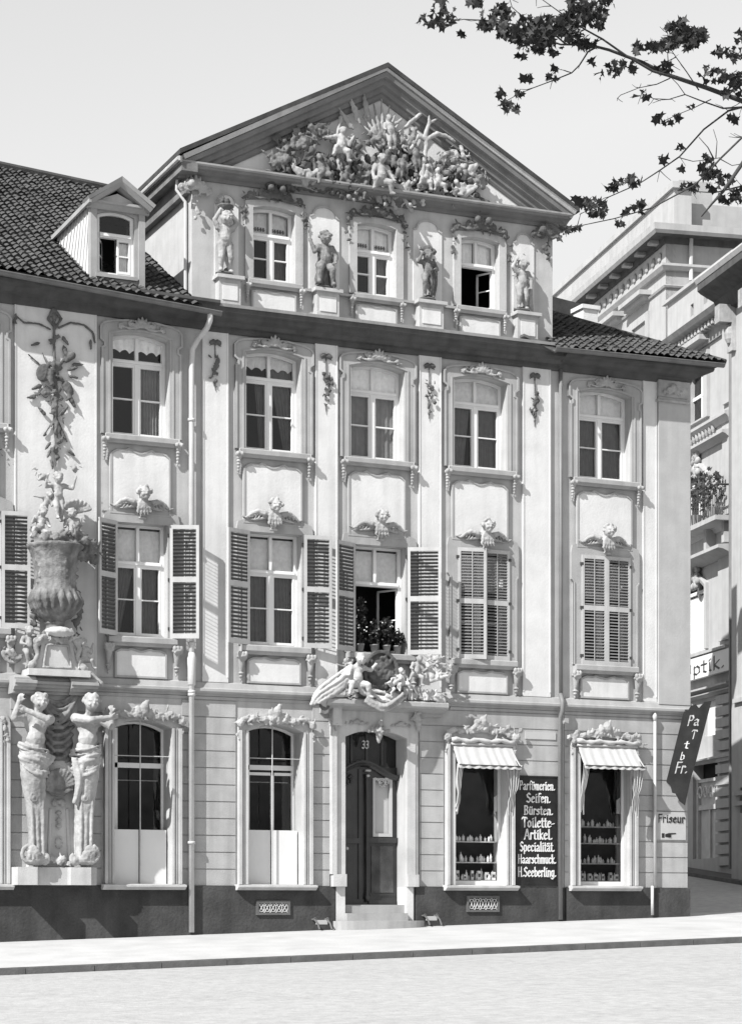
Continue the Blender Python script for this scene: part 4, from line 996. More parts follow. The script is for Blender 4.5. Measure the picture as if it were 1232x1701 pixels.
for (p0, p1, yt, yb) in ((1203, 1219, 510, 664), (1203, 1219, 700, 850), (1196, 1216, 900, 1060)):
    k0_, k1_ = SK(p1, PB), SK(p0, PB); b.box(k0_, k1_, PB, PB+.09, bz(p1, yb), bz(p1, yt))
b.build('pilaster', 'street_wall', optb)
b = MB(S); k0_, k1_ = SK(1216, PB), SK(1194, PB); zq0, zq1 = bz(1216, 1440), bz(1216, 1150); nq = 15
for j in range(nq): z_ = zq0+(zq1-zq0)*j/nq; b.box(k0_, k1_, PB, PB+.13, z_+.05, z_+(zq1-zq0)/nq-.03)
b.build('quoin_pier', 'street_wall', optb)
b = MB(S); km = (dro[0][0]+dro[1][0])/2; z0_, z1_ = dro[0][1], dro[2][1]; k0_, k1_ = dro[0][0], dro[1][0]
b.box(k0_, k1_, PB-.26, PB-.2, z0_, z1_-.5); b.box(k0_, k0_+.15, PB-.2, PB-.1, z0_, z1_-.5); b.box(k1_-.15, k1_, PB-.2, PB-.1, z0_, z1_-.5); b.box(km-.06, km+.06, PB-.2, PB-.14, z0_, z1_-1.4)
b.box(k0_, k1_, PB-.2, PB-.12, z1_-1.45, z1_-1.3); b.box(k0_, k1_, PB-.2, PB-.12, z1_-.6, z1_-.5); dd = b.build('door', 'timber_slat', optb)
b = MB(S); c_ = z1_-.95
for j in range(4): kx = k0_+.3+j*.45; b.tube([(kx+.2*math.cos(t)*(1-t/9), PB-.1, c_+.26*math.sin(t)*(1-t/9)) for t in [i*.5 for i in range(14)]], .03, 5)
b.build('door_grille', 'timber_white', dd)
b = MB(S); b.box(win0[0][0], win0[1][0], PB-.15, PB-.13, win0[0][1], win0[2][1]); b.build('shop_blind', 'board_white', optb)
b = MB(S); k0_, k1_ = upw[0][0], upw[1][0]; b.holes([(k0_-.3, upw[0][1]-.05), (k1_+.3, upw[0][1]-.05), (k1_+.3, upw[2][1]+.3), (k0_-.3, upw[2][1]+.3)], [upw], PB, PB+.10); b.box(k0_-.45, k1_+.45, PB, PB+.4, upw[2][1]+.55, upw[2][1]+.7); f = b.build('window', 'street_wall', optb)
g = MB(S); g.sheet(upw, PB-.22); g.build('pane', 'glass', f)
b = MB(S); b.box((k0_+k1_)/2-.05, (k0_+k1_)/2+.05, PB-.21, PB-.16, upw[0][1], upw[2][1]); b.box(k0_, k1_, PB-.21, PB-.16, upw[2][1]-.9, upw[2][1]-.8); b.build('window_frame', 'timber_white', f)
b = MB(S); kp = SK(1222, PB+.1); b.tube([(kp, PB+.25, SZ(1222, 495, PB+.3)), (kp, PB+.25, 2.6)], .08, 8); b.build('downpipe', 'pipe_dark', optb)
# balcony
zb0_ = bz(1200, 866); b = MB(S); kb0, kb1 = SK(1190, PB+.6), kB1; b.box(kb0, kb1, PB, PB+.65, zb0_-.14, zb0_)
bal = b.build('balcony', 'street_wall', optb)
b = MB(S); b.tube([(kb0, PB+.6, zb0_+.9), (kb1, PB+.6, zb0_+.9)], .03, 6); b.tube([(kb0, PB+.05, zb0_+.9), (kb0, PB+.6, zb0_+.9)], .03, 6)
for j in range(14): k_ = kb0+j*.16; b.tube([(k_, PB+.6, zb0_), (k_, PB+.6, zb0_+.9)], .012, 5)
b.build('railing', 'iron', bal)
b = MB(S)
for kx in (kb0+.2, kb0+1.6): b.prism([(kx, zb0_-.14), (kx+.2, zb0_-.14), (kx+.2, zb0_-.75), (kx, zb0_-.75)], PB, PB+.3)
b.build('console', 'street_wall', bal)
def leaves(mb, c, rad, n, size, r_, fr=F):           # scattered leaf faces round a centre (world)
    for _ in range(n):
        while True:
            d = Vector((r_.uniform(-1, 1), r_.uniform(-1, 1), r_.uniform(-1, 1)))
            if d.length < 1: break
        p = Vector(c)+Vector((d.x*rad[0], d.y*rad[1], d.z*rad[2])); leaf(mb, p, size*r_.uniform(.6, 1.25), r_)
def leaf(mb, p, s, r_):
    q = Quaternion((r_.gauss(0, 1), r_.gauss(0, 1), r_.gauss(0, 1), r_.gauss(0, 1))).normalized()
    cu = r_.uniform(.3, 3.5); sh = [(0, -.5, 0), (.18, -.28, .03), (.48, -.30, .05), (.34, -.05, .04), (.52, .18, .06), (.22, .18, .02), (0, .52, -.04), (-.22, .18, .02), (-.52, .18, .06), (-.34, -.05, .04), (-.48, -.30, .05), (-.18, -.28, .03)]
    b = len(mb.v); mb.v += [p+q@(Vector((v[0], v[1], v[2]*cu*2))*s) for v in sh]+[p]; mb.f += [(b+i, b+(i+1) % 12, b+12) for i in range(12)]
r_ = random.Random(12)
for j, (px, lab) in enumerate(((1150, 'bushy plant at the left of the far balcony rail'), (1178, 'trailing plant at the right end of the far balcony rail'))):
    k_ = SK(px, PB+.5); e = empty('balcony_plant', S.w(k_, PB+.4, zb0_+.002), lab, 'plant', 'plants on the far balcony')
    b = MB(S); b.lathe(k_, PB+.4, [(.12, zb0_+.003), (.2, zb0_+.35), (.17, zb0_+.35), (.16, zb0_+.3)], 10); b.build('pot', 'clay', e)
    b = MB(S); leaves(b, S.w(k_, PB+.5, zb0_+.95), (.5, .5, .6), 200, .13, r_); b.build('foliage', 'leaf_pale', e)
# building at the right edge
PC = 1.1
kC0, kC1 = SK(1330, PC), SK(1214, PC)
edge = empty('edge_building', S.w(kC1, PC, 2.2), 'light plastered building cut by the right edge with a dark bracketed cornice', 'building')
zCt = SZ(1190, 447, PC+.8); b = MB(S)
wc = [(SK(1246, PC), SZ(1232, 1350, PC)), (SK(1228, PC), SZ(1232, 1350, PC)), (SK(1228, PC), SZ(1232, 1308, PC)), (SK(1246, PC), SZ(1232, 1308, PC))]
b.holes([(kC0, 0), (kC1, 0), (kC1, zCt), (kC0, zCt)], [wc], PC-.3, PC); b.box(kC1-.01, kC1, -4, PC, 0, zCt); b.build('wall', 'street_wall', edge)
b = MB(S); b.mould([(PC, -.9), (PC+.15, -.85), (PC+.3, -.5), (PC+.7, -.3), (PC+.8, -.22), (PC+.8, 0), (PC-2, .6)], (kC0, zCt), (kC1+.6, zCt)); b.build('cornice', 'cornice_paint', edge)
b = MB(S); b.mould([(PC, -.02), (PC+.82, -.02), (PC+.88, .10), (PC+.86, .16), (PC, .2)], (kC0, zCt), (kC1+.65, zCt)); b.build('cornice_capping', 'street_wall', edge)
b = MB(S); z_ = zCt-.8
for j in range(3): k_ = kC1-.35-j*1.7; b.prism([(k_, z_-1.3), (k_+.4, z_-1.3), (k_+.4, z_), (k_, z_)], PC, PC+.12); b.prism([(k_+.02, z_-.5), (k_+.38, z_-.5), (k_+.38, z_), (k_+.02, z_)], PC, PC+.5); b.ell((k_+.2, PC+.12, z_-.8), (.16, .16, .3))
b.build('bracket', 'stone_carved', edge)
b = MB(S); b.box(kC0, kC1, PC-.34, PC-.3, 0, zCt-1); b.build('room_backing', 'room_dark', edge)
for y in (1163, 1335, 1318): z_ = SZ(1232, y, PC); b = MB(S); b.box(kC0, kC1-.3, PC, PC+.1, z_-.05, z_+.07); b.build('string_course', 'street_wall', edge)

# ================================================================ LETTERING
G = {'a': (.5, [[(.06,.5),(.2,.6),(.36,.5),(.36,.08),(.44,0)], [(.36,.36),(.1,.24),(.08,.08),(.2,0),(.36,.1)]]),
 'c': (.44, [[(.38,.5),(.22,.6),(.07,.45),(.07,.12),(.2,0),(.38,.1)]]),
 'e': (.45, [[(.07,.3),(.36,.42),(.36,.5),(.22,.6),(.07,.45),(.07,.12),(.2,0),(.38,.1)]]),
 'f': (.36, [[(.38,.9),(.25,.95),(.15,.8),(.15,0)], [(.0,.6),(.32,.6)]]),
 'g': (.5, [[(.36,.55),(.2,.6),(.07,.45),(.07,.15),(.2,.02),(.36,.12)], [(.39,.6),(.37,-.1),(.2,-.25),(.05,-.16)]]),
 'h': (.48, [[(.08,.95),(.08,0)], [(.08,.5),(.25,.6),(.37,.5),(.37,0)]]),
 'i': (.26, [[(.12,.6),(.12,.05),(.18,0)], [(.1,.78),(.15,.84)]]),
 'k': (.44, [[(.08,.95),(.08,0)], [(.35,.6),(.1,.32),(.36,0)]]),
 'l': (.26, [[(.12,.95),(.12,.05),(.18,0)]]),
 'm': (.66, [[(.08,.6),(.08,0)], [(.08,.5),(.2,.6),(.31,.5),(.31,0)], [(.31,.5),(.42,.6),(.54,.5),(.54,0)]]),
 'n': (.48, [[(.08,.6),(.08,0)], [(.08,.5),(.25,.6),(.36,.5),(.36,0)]]),
 'o': (.47, [[(.2,.6),(.07,.45),(.07,.14),(.22,0),(.37,.14),(.37,.45),(.2,.6)]]),
 'p': (.48, [[(.08,.6),(.08,-.25)], [(.08,.5),(.25,.6),(.38,.45),(.38,.12),(.22,0),(.08,.08)]]),
 'r': (.35, [[(.08,.6),(.08,0)], [(.08,.48),(.22,.6),(.32,.52)]]),
 's': (.40, [[(.34,.52),(.2,.6),(.08,.47),(.3,.27),(.3,.1),(.16,0),(.04,.08)]]),
 't': (.33, [[(.14,.85),(.14,.08),(.26,0)], [(.0,.6),(.28,.6)]]),
 'u': (.48, [[(.08,.6),(.08,.1),(.2,0),(.36,.1)], [(.36,.6),(.36,0)]]),
 'b': (.47, [[(.08,.95),(.08,.05),(.22,0),(.38,.12),(.38,.45),(.24,.6),(.08,.5)]]),
 'A': (.6, [[(.02,0),(.27,.95),(.31,.95),(.54,0)], [(.12,.33),(.44,.33)]]),
 'B': (.56, [[(.1,.95),(.1,0),(.35,.02),(.46,.22),(.35,.48),(.1,.5)], [(.1,.95),(.32,.93),(.42,.75),(.32,.52)]]),
 'F': (.48, [[(.1,.95),(.1,0)], [(.1,.93),(.44,.93)], [(.1,.5),(.36,.5)]]),
 'H': (.58, [[(.08,.95),(.08,0)], [(.46,.95),(.46,0)], [(.08,.5),(.46,.5)]]),
 'O': (.6, [[(.28,.95),(.08,.75),(.08,.2),(.28,0),(.48,.2),(.48,.75),(.28,.95)]]),
 'P': (.54, [[(.1,.95),(.1,0)], [(.1,.93),(.35,.95),(.45,.72),(.35,.5),(.1,.48)]]),
 'S': (.54, [[(.45,.82),(.28,.95),(.08,.78),(.14,.58),(.4,.42),(.45,.18),(.26,0),(.05,.12)]]),
 'T': (.56, [[(.27,.93),(.27,0)], [(.0,.80),(.08,.95),(.48,.92),(.54,.80)]]),
 '3': (.46, [[(.06,.85),(.2,.95),(.36,.85),(.36,.6),(.18,.5),(.36,.42),(.36,.12),(.2,0),(.05,.1)]]),
 '.': (.22, [[(.08,.02),(.12,.08)]]), '-': (.36, [[(.05,.32),(.28,.36)]]), ' ': (.2, [])}
G['ü'] = (.48, G['u'][1]+[[(.12,.76),(.14,.82)], [(.32,.76),(.34,.82)]]); G['ä'] = (.5, G['a'][1]+[[(.12,.76),(.14,.82)], [(.32,.76),(.34,.82)]])
def text(mb, s, a, z, h, width, o, nib=(.15, .05), sgn=1, shear=0):
    tot = sum(G[c][0]+.03 for c in s); kx = width/tot; x = 0; lift = 0
    for c in s:
        wd, st_ = G[c]
        for pl in st_:
            for i in range(len(pl)-1):
                p, q = pl[i], pl[i+1]; lift += .00035
                nx, nz = nib[0]/2, nib[1]/2
                dx, dz = q[0]-p[0], q[1]-p[1]; L = math.hypot(dx, dz) or 1; ex, ez = dx/L*.02, dz/L*.02
                p = (p[0]-ex, p[1]-ez); q = (q[0]+ex, q[1]+ez)
                # hull of the slanted pen at both ends
                P = [(p[0]-nx, p[1]-nz-.03), (p[0]+nx, p[1]+nz-.03), (p[0]+nx, p[1]+nz+.03), (p[0]-nx, p[1]-nz+.03)]
                Q = [(q[0]-nx, q[1]-nz-.03), (q[0]+nx, q[1]+nz-.03), (q[0]+nx, q[1]+nz+.03), (q[0]-nx, q[1]-nz+.03)]
                hull = chull(P+Q)
                mb.prism([(a+sgn*(x+u)*kx+shear*v*h, z+v*h) for u, v in hull], o, o+.004+lift)
        x += wd+.03
def chull(P):
    P = sorted(set((round(x, 5), round(y, 5)) for x, y in P)); 
    def half(Q):
        H = []
        for p in Q:
            while len(H) > 1 and (H[-1][0]-H[-2][0])*(p[1]-H[-2][1])-(H[-1][1]-H[-2][1])*(p[0]-H[-2][0]) <= 0: H.pop()
            H.append(p)
        return H
    a_, b_ = half(P), half(P[::-1]); return a_[:-1]+b_[:-1]
# shop board
os_ = .06; s0, s1 = A(856.5, os_), A(925, os_); zt_, zb_ = Z(890, 1291, os_), Z(890, 1470, os_)
sg = empty('shop_sign', F.w((s0+s1)/2, os_, zb_), 'tall black signboard with eight lines of cream blackletter between the shop windows', 'sign')
b = MB(); b.box(s0, s1, .03, os_, zb_, zt_); b.build('board', 'sign_black', sg)
b = MB(); b.box(s0-.02, s1+.02, .028, os_+.015, zt_, zt_+.03); b.box(s0-.02, s1+.02, .028, os_+.015, zb_-.03, zb_); b.build('board_frame', 'sign_black', sg)
b = MB(); W_ = s1-s0
rows = [('Parfümerien.', 1312, .88, 15), ('Seifen.', 1333, .60, 16), ('Bürsten.', 1353, .72, 15), ('Toilette-', 1374, .80, 17), ('Artikel.', 1394, .70, 17), ('Specialität.', 1414, .86, 16), ('Haarschmuck.', 1434, .94, 15), ('H.Seeberling.', 1456, .94, 16)]
pxh = (zt_-zb_)/179
for tx, yb, fw, hh in rows: w_ = W_*fw; text(b, tx, s0+.5*W_-.5*w_+(.03 if fw > .85 else .05)*W_*(1 if fw < .85 else .6), Z(890, yb, os_)+.0, hh*pxh, w_*.98, os_, (.13, .04))
b.build('lettering', 'letter_cream', sg)
# Friseur plate with pointing hand
s0, s1 = A(1088, .05), A(1138, .05); zt_, zb_ = Z(1112, 1349, .05), Z(1112, 1395, .05)
fs = empty('direction_sign', F.w((s0+s1)/2, .05, zb_), 'pale plate reading Friseur above a small black pointing hand by the house corner', 'sign')
b = MB(); b.box(s0, s1, .04, .055, zb_, zt_); b.build('plate', 'sign_grey', fs)
b = MB(); text(b, 'Friseur', s0+.06, Z(1112, 1366, .05), .185, (s1-s0)*.90, .056, (.09, .09)); b.build('lettering', 'letter_black', fs)
b = MB(); hx, hz_ = s0+.16, Z(1112, 1388, .05)           # cuff, fist with bent fingers, pointing finger
b.box(hx, hx+.07, .056, .060, hz_-.05, hz_+.05)
b.prism([(hx+.09, hz_-.03), (hx+.20, hz_-.045), (hx+.24, hz_-.03), (hx+.24, hz_+.0), (hx+.21, hz_+.02), (hx+.36, hz_+.035), (hx+.38, hz_+.05), (hx+.36, hz_+.06), (hx+.18, hz_+.055), (hx+.09, hz_+.03)], .056, .061)
for k in range(3): b.tube([(hx+.16, .061, hz_-.03+k*.022), (hx+.23, .064, hz_-.035+k*.022), (hx+.235, .061, hz_-.02+k*.022)], .009, 6)
b.build('pointing_hand', 'letter_black', fs)
# small enamel plate over the board
b = MB(); q0, q1 = AZ(872, 1215, .05), AZ(923, 1229, .05); b.box(q0[0], q1[0], .027, .045, q1[1], q0[1]); nm = b.build('name_plate', 'sign_grey', None, loc=F.w(q0[0], 0, q1[1])); 
nm.data.transform(Matrix.Translation(-Vector(F.w(q0[0], 0, q1[1])))) if False else None
tag(nm, 'narrow pale enamel strip on the courses above the black signboard', 'plate')
# optician's sign
k0_, k1_ = SK(1210, PB+.3), SK(1128, PB+.3); zo = SZ(1209, 1113, PB+.3); zo1 = SZ(1209, 1076, PB+.3)
op_ = empty('optician_sign', S.w(k0_, PB+.3, zo), 'long white sign reading Optik along the building over the side street', 'sign')
b = MB(S); b.box(k0_, k1_, PB+.16, PB+.30, zo, zo1); b.ell((k0_-.0, PB+.23, (zo+zo1)/2), (.14, .10, (zo1-zo)*.42), (0, 0, 0), 12, 8); b.build('board', 'board_white', op_)
b = MB(S); kk1 = SK(1133, PB+.3); kk0 = SK(1204, PB+.3); text(b, 'Optik.', kk1, zo+(zo1-zo)*.2, (zo1-zo)*.62, abs(kk1-kk0)*1.0, PB+.30, (.055, .05), sgn=-1); b.build('lettering', 'letter_black', op_)
# hanging barber's banner board at the corner
H = Frame((A(1100), -.30), (.9, -.44), (-.44, -.9))
op_px = [(1135, 1182), (1142, 1180), (1147, 1172), (1155, 1170), (1160, 1176), (1169, 1166), (1181, 1164), (1176, 1184), (1156, 1262), (1146, 1296), (1137, 1338), (1128, 1331), (1121, 1318), (1116, 1317), (1113, 1305), (1106, 1298)]
pl = [H.hit(*p) for p in op_px]; mid = H.hit(1142, 1250)
hs = empty('hanging_sign', H.w(mid[0], 0, H.hit(1122, 1335)[1]), 'dark tilted hanging sign with ragged ends and pale letters at the house corner', 'sign')
b = MB(H); b.prism(pl, -.04, 0); b.build('board', 'sign_black', hs)
b = MB(H)
def ht(s_, px, py, hpx, wpx): a_, z_ = H.hit(px, py); a2_, _ = H.hit(px+wpx, py); h_ = H.hit(px, py-hpx)[1]-z_; text(b, s_, a_, z_, h_, a2_-a_, 0, (.10, .05), shear=.25)
ht('Pa', 1140, 1205, 17, 20); ht('T', 1146, 1227, 15, 9); ht('Fr.', 1119, 1284, 19, 22)
b.build('lettering', 'letter_dull', hs)
b = MB(H); ht('t', 1135, 1243, 13, 8); ht('b', 1128, 1262, 13, 8); b.build('faded_lettering', 'timber_slat', hs)
b = MB(H); t0_, t1_ = H.hit(1142, 1183), H.hit(1108, 1296)
b.tube([(t0_[0]-.1, -.6, t0_[1]+.1), (t0_[0]+.1, -.02, t0_[1]+.05), (t0_[0]+.5, -.02, t0_[1]+.12)], .02, 6); b.tube([(t1_[0]-.1, -.5, t1_[1]-.02), (t1_[0]+.2, -.03, t1_[1]-.05)], .02, 6); b.build('bracket', 'iron', hs)
# house number over the door
b = MB(); a_, z_ = AZ(601, 1243, -.39); text(b, '33', a_, z_, .17, .17, -.395, (.08, .08)); hn = b.build('house_number', 'letter_cream', None, loc=F.w(a_, -.395, z_)); tag(hn, 'pale number 33 on the dark glass above the door', 'number')
for _o in (nm, hn):
    for v in _o.data.vertices: pass
# ================================================================ CARVED WORK
def V3(*p): return Vector(p)
BASEJ = dict(head=(0,.07,.43), neck=(0,.03,.32), chest=(0,.0,.22), belly=(0,.035,.09), pel=(0,0,0),
    hipL=(-.065,0,-.02), kneeL=(-.085,.07,-.23), ankL=(-.075,.0,-.45), toeL=(-.095,.09,-.47),
    hipR=(.065,0,-.02), kneeR=(.085,.05,-.23), ankR=(.08,-.02,-.45), toeR=(.11,.06,-.47),
    shL=(-.13,.02,.27), elL=(-.20,.05,.13), haL=(-.15,.13,.03), shR=(.13,.02,.27), elR=(.20,.05,.13), haR=(.15,.13,.03))
def figure(b, P, s, pose={}, fat=1.0, hs=1.0, lean=0.0, hair=True, legs=True, flip=False, rnds=None):
    r_ = rnds or random.Random(int(P[0]*100)); J = dict(BASEJ); J.update(pose)
    c, q = math.cos(lean), math.sin(lean)
    def W(k):
        x, o, z = J[k] if isinstance(k, str) else k
        if flip: x = -x
        x, z = x*c+z*q, z*c-x*q
        return (P[0]+x*s, P[1]+o*s, P[2]+z*s)
    f = fat*s
    b.ell(W('chest'), (.115*f, .085*f, .115*f)); b.ell(W('belly'), (.098*f, .088*f, .10*f)); b.ell(W('pel'), (.105*f, .085*f, .085*f))
    b.chain([W('pel'), W('belly'), W('chest')], [.085*f, .082*f, .09*f]); b.cap(W('chest'), W('neck'), .065*f, .042*f); b.cap(W('neck'), W('head'), .042*f, .045*f)
    h = Vector(W('head')); R_ = .088*s*hs
    b.ell(h, (R_*.86, R_*.95, R_*1.08)); b.ell(h+V3(0, R_*.55, -R_*.55), (R_*.42, R_*.42, R_*.34)); b.cap(h+V3(0, R_*.92, R_*.12), h+V3(0, R_*1.12, -R_*.20), R_*.09, R_*.15)
    for sg in (-1, 1):
        b.ell(h+V3(sg*R_*.42, R_*.72, -R_*.28), R_*.26); b.cap(h+V3(sg*R_*.15, R_*.95, R_*.2), h+V3(sg*R_*.55, R_*.78, R_*.22), R_*.09, R_*.09); b.ell(h+V3(sg*R_*.85, 0, -R_*.05), (R_*.12, R_*.2, R_*.26))
    b.cap(h+V3(-R_*.18, R_*.96, -R_*.48), h+V3(R_*.18, R_*.96, -R_*.48), R_*.07, R_*.07)
    if hair:
        for k in range(18):
            t = r_.uniform(0, 6.28); e_ = r_.uniform(.15, 1.3); d = V3(math.cos(t)*math.cos(e_), min(.45, math.sin(t)*math.cos(e_)), math.sin(e_)); b.ell(h+d*R_*1.0, R_*r_.uniform(.2, .34), seg=6, rings=4)
    for S_ in 'LR':
        b.ell(W('sh'+S_), .052*f); b.chain([W('chest'), W('sh'+S_), W('el'+S_), W('ha'+S_)], [.07*f, .050*f, .037*f, .026*f])
        e1, h1 = Vector(W('el'+S_)), Vector(W('ha'+S_)); d = (h1-e1).normalized(); sd = d.orthogonal().normalized()
        b.ell(h1+d*.025*s, .030*s, seg=6, rings=4)
        for k in range(4): b.cap(h1+d*.03*s+sd*(k-1.5)*.014*s, h1+d*(.075-.006*abs(k-1.5))*s+sd*(k-1.5)*.018*s+V3(0, .012*s, 0), .010*s, .007*s, 5)
        b.cap(h1+sd*.02*s, h1+sd*.05*s+d*.03*s, .010*s, .008*s, 5)
        if legs:
            b.chain([W('hip'+S_), W('knee'+S_), W('ank'+S_)], [.080*f, .052*f, .034*f]); k0, k1 = Vector(W('knee'+S_)), Vector(W('ank'+S_))
            b.ell(k0+(k1-k0)*.3+V3(0, -.01*s, 0), .05*f); b.cap(W('ank'+S_), W('toe'+S_), .036*f, .024*f)
    return W
def folds(b, A_, B_, n, r, wob=.0, seg=6):           # drapery: waving ridges between two edges, over a thin sheet
    r_ = random.Random(n*7+len(A_)); ph = r_.uniform(0, 6)
    def cr(Q, t):                                    # smooth curve through the points
        m = len(Q)-1; x = min(t*m, m-1e-6); i = int(x); u = x-i; g = lambda k: Vector(Q[max(0, min(m, k))])
        p0, p1, p2, p3 = g(i-1), g(i), g(i+1), g(i+2)
        return .5*((2*p1)+(p2-p0)*u+(2*p0-5*p1+4*p2-p3)*u*u+(3*p1-p0-3*p2+p3)*u**3)
    for k in range(n):
        t = k/(n-1); P = []; Rr = []; a1_, a2_ = r_.uniform(.5, 1.3), r_.uniform(0, 6)
        for j in range(11):
            v = j/10; w = t+.10*math.sin(v*5+ph+k*.8)/max(1, n-1)*2; p = cr(A_, v)*(1-w)+cr(B_, v)*w
            d = (cr(B_, v)-cr(A_, v)); d = d.normalized() if d.length > .001 else V3(1, 0, 0)
            P.append(p+d*(.5*r*math.sin(v*6+a2_))+V3(0, r*(.55 if k % 2 else -.55)*a1_+.5*r*math.sin(v*4+a2_), 0)); Rr.append(r*(.55+.55*math.sin(math.pi*min(1, v+.12))*(.8+.4*math.sin(v*7+a2_)))+.004)
        b.tube([tuple(p) for p in P], Rr, seg)
def scroll(b, a, o, z, r, a0=0, turns=1.3, th=.03, cw=1, n=16):
    P, Rr = [], []
    for k in range(n+1):
        t = k/n; rr = r*(1-.82*t); an = a0+cw*t*turns*2*math.pi; P.append((a+rr*math.cos(an), o+.02*t, z+rr*math.sin(an))); Rr.append(th*(1-.35*t))
    b.tube(P, Rr, 6); b.ell(P[-1], th*1.3, seg=6, rings=4)
def leafy(b, a, o, z, L, an, w=.35, th=.35):          # a carved leaf pointing along an (radians from +a)
    ca_, sa_ = math.cos(an), math.sin(an)
    for t, k in ((.25, 1), (.5, .9), (.75, .6)):
        b.ell((a+ca_*L*t, o+L*.08*math.sin(t*3), z+sa_*L*t), (L*.26*k, L*th*.4, L*w*k*.55), (0, -an, 0), 8, 5)
    b.cap((a, o+L*.08, z), (a+ca_*L, o+L*.14, z+sa_*L), L*.06, L*.03, 5)
def rocaille(b, a, o, z, w, h, seed, dense=1.0):
    r_ = random.Random(seed)
    for k in range(-3, 4): leafy(b, a+k*.015*w, o+.03, z, h*(.75-.07*abs(k)), math.pi/2-k*.36)
    for sg in (-1, 1):
        scroll(b, a+sg*w*.20, o+.02, z+h*.16, h*.24, math.pi/2, 1.2, h*.075, -sg)
        scroll(b, a+sg*w*.40, o+.02, z+h*.04, h*.2, -math.pi/2, 1.1, h*.065, sg)
        b.tube([(a+sg*w*.1, o+.02, z-h*.03), (a+sg*w*.25, o+.04, z-h*.10), (a+sg*w*.38, o+.03, z-h*.02), (a+sg*w*.5, o+.01, z-h*.14)], [h*.07, h*.08, h*.06, h*.03], 6)
    for _ in range(int(16*dense)):
        u = r_.uniform(-.5, .5); leafy(b, a+u*w, o+.02, z+r_.uniform(-.15, .25)*h*(1-abs(u)), h*r_.uniform(.18, .34), r_.uniform(0, 6.28))
def flowers(b, P, r, n, seed, spread):
    r_ = random.Random(seed); Lp = len(P)-1
    for k in range(n):
        t = r_.random()*Lp; i = min(int(t), Lp-1); u = t-i; p = Vector(P[i])*(1-u)+Vector(P[i+1])*u
        p += V3(r_.gauss(0, .5)*spread, abs(r_.uniform(0, 1))*spread*.5, r_.gauss(0, .5)*spread)
        if r_.random() < .25:
            for j in range(5): an = j*1.257; b.ell(p+V3(math.cos(an)*r*.6, .3*r, math.sin(an)*r*.6), r*.42, seg=6, rings=4)
            b.ell(p+V3(0, r*.6, 0), r*.35, seg=6, rings=4)
        else: leafy(b, p.x, p.y, p.z, r*2.0, r_.uniform(0, 6.28))
def carve(b, name, parent, m='stone_carved', vox=.016, label=None):
    o_ = b.build(name, m, parent, smooth=True, remesh=vox, rough=.022)
    if label: o_['label'] = label
    return o_
# winged heads over the first-storey windows
def winged(k, f, ca, cz):
    b = MB(); r_ = random.Random(40+k); R_ = .135; h = V3(ca, .26, cz+.02)
    b.ell(h, (R_*.88, R_, R_*1.08)); b.ell(h+V3(0, R_*.6, -R_*.6), R_*.4); b.cap(h+V3(0, R_*.95, R_*.1), h+V3(0, R_*1.15, -R_*.2), R_*.1, R_*.16)
    for sg in (-1, 1):
        b.ell(h+V3(sg*R_*.42, R_*.75, -R_*.3), R_*.27); b.cap(h+V3(sg*R_*.15, R_*1.0, R_*.2), h+V3(sg*R_*.55, R_*.8, R_*.22), R_*.1, R_*.1)
        b.tube([(ca+sg*.08, .14, cz-.16), (ca+sg*.20, .16, cz-.14), (ca+sg*.34, .13, cz-.10), (ca+sg*.46, .11, cz-.15), (ca+sg*.58, .09, cz-.24), (ca+sg*.68, .08, cz-.20)], [.05, .06, .055, .042, .028, .015], 8)
        for j in range(6): x = .14+j*.07; leafy(b, ca+sg*x, .12, cz-.14-j*.012, .13-j*.012, (-1.25 if sg > 0 else math.pi+1.25)+sg*.12*j, .3)
        b.tube([(ca+sg*.12, .12, cz-.22), (ca+sg*.35, .10, cz-.26), (ca+sg*.5, .09, cz-.28)], [.035, .03, .012], 6)
    for j in range(20): t = r_.uniform(0, 3.14); e_ = r_.uniform(.1, 1); b.ell(h+V3(math.cos(t)*R_*1.0, R_*r_.uniform(-.3, .45), math.sin(t)*R_*1.05), R_*r_.uniform(.22, .36), seg=6, rings=4)
    b.chain([(ca, .14, cz-.08), (ca, .17, cz-.24), (ca, .13, cz-.42)], [.11, .12, .05])
    for j in range(-2, 3): leafy(b, ca+j*.035, .22, cz-.12, .30, -math.pi/2+j*.14, .32)
    b.ell((ca, .15, cz-.46), (.10, .06, .03))
    carve(b, 'winged_head', f, 'stone_carved', .014)
for k, (px, y) in enumerate(((239, 822), (456, 842), (633, 860), (808, 876), (1009, 884))):
    ca, cz = AZ(px, y, .2); winged(k, WIN1[k+1], ca, cz)
# consoles: made once, copied
def console_copy(me, name, m, parent, a, z):
    o_ = bpy.data.objects.new(name, me); COL.objects.link(o_); o_.parent = parent
    base = Vector((0, 0, 0)); p = parent
    while p: base += p.location; p = p.parent
    o_.location = F.w(a, 0, z)-base; return o_
b = MB(); b.ell((0, .12, .0), (.085, .09, .06)); scroll(b, -.05, .18, 0, .05, 0, 1.2, .02); scroll(b, .05, .18, 0, .05, math.pi, 1.2, .02, -1)
for k in range(5): b.ell((0, .10-.01*k, -.07-k*.062), (.060-.007*k, .055-.006*k, .032))
b.ell((0, .04, -.36), (.02, .03, .04)); leafy(b, 0, .16, .02, .12, math.pi/2)
me_drop = b.mesh('console', Vector((0, 0, 0)), .012); me_drop.materials.append(MATS['stone_carved'])
b = MB()
for x in (-.07, 0, .07): b.ell((x, .17, .02), (.045, .05, .06))
b.ell((0, .12, -.03), (.12, .11, .05)); b.chain([(0, .11, -.06), (0, .09, -.2), (0, .06, -.34)], [.085, .06, .035]); b.ell((0, .08, -.37), (.075, .06, .022)); b.ell((0, .07, -.43), (.045, .05, .035)); b.ell((0, .05, -.50), (.02, .03, .04))
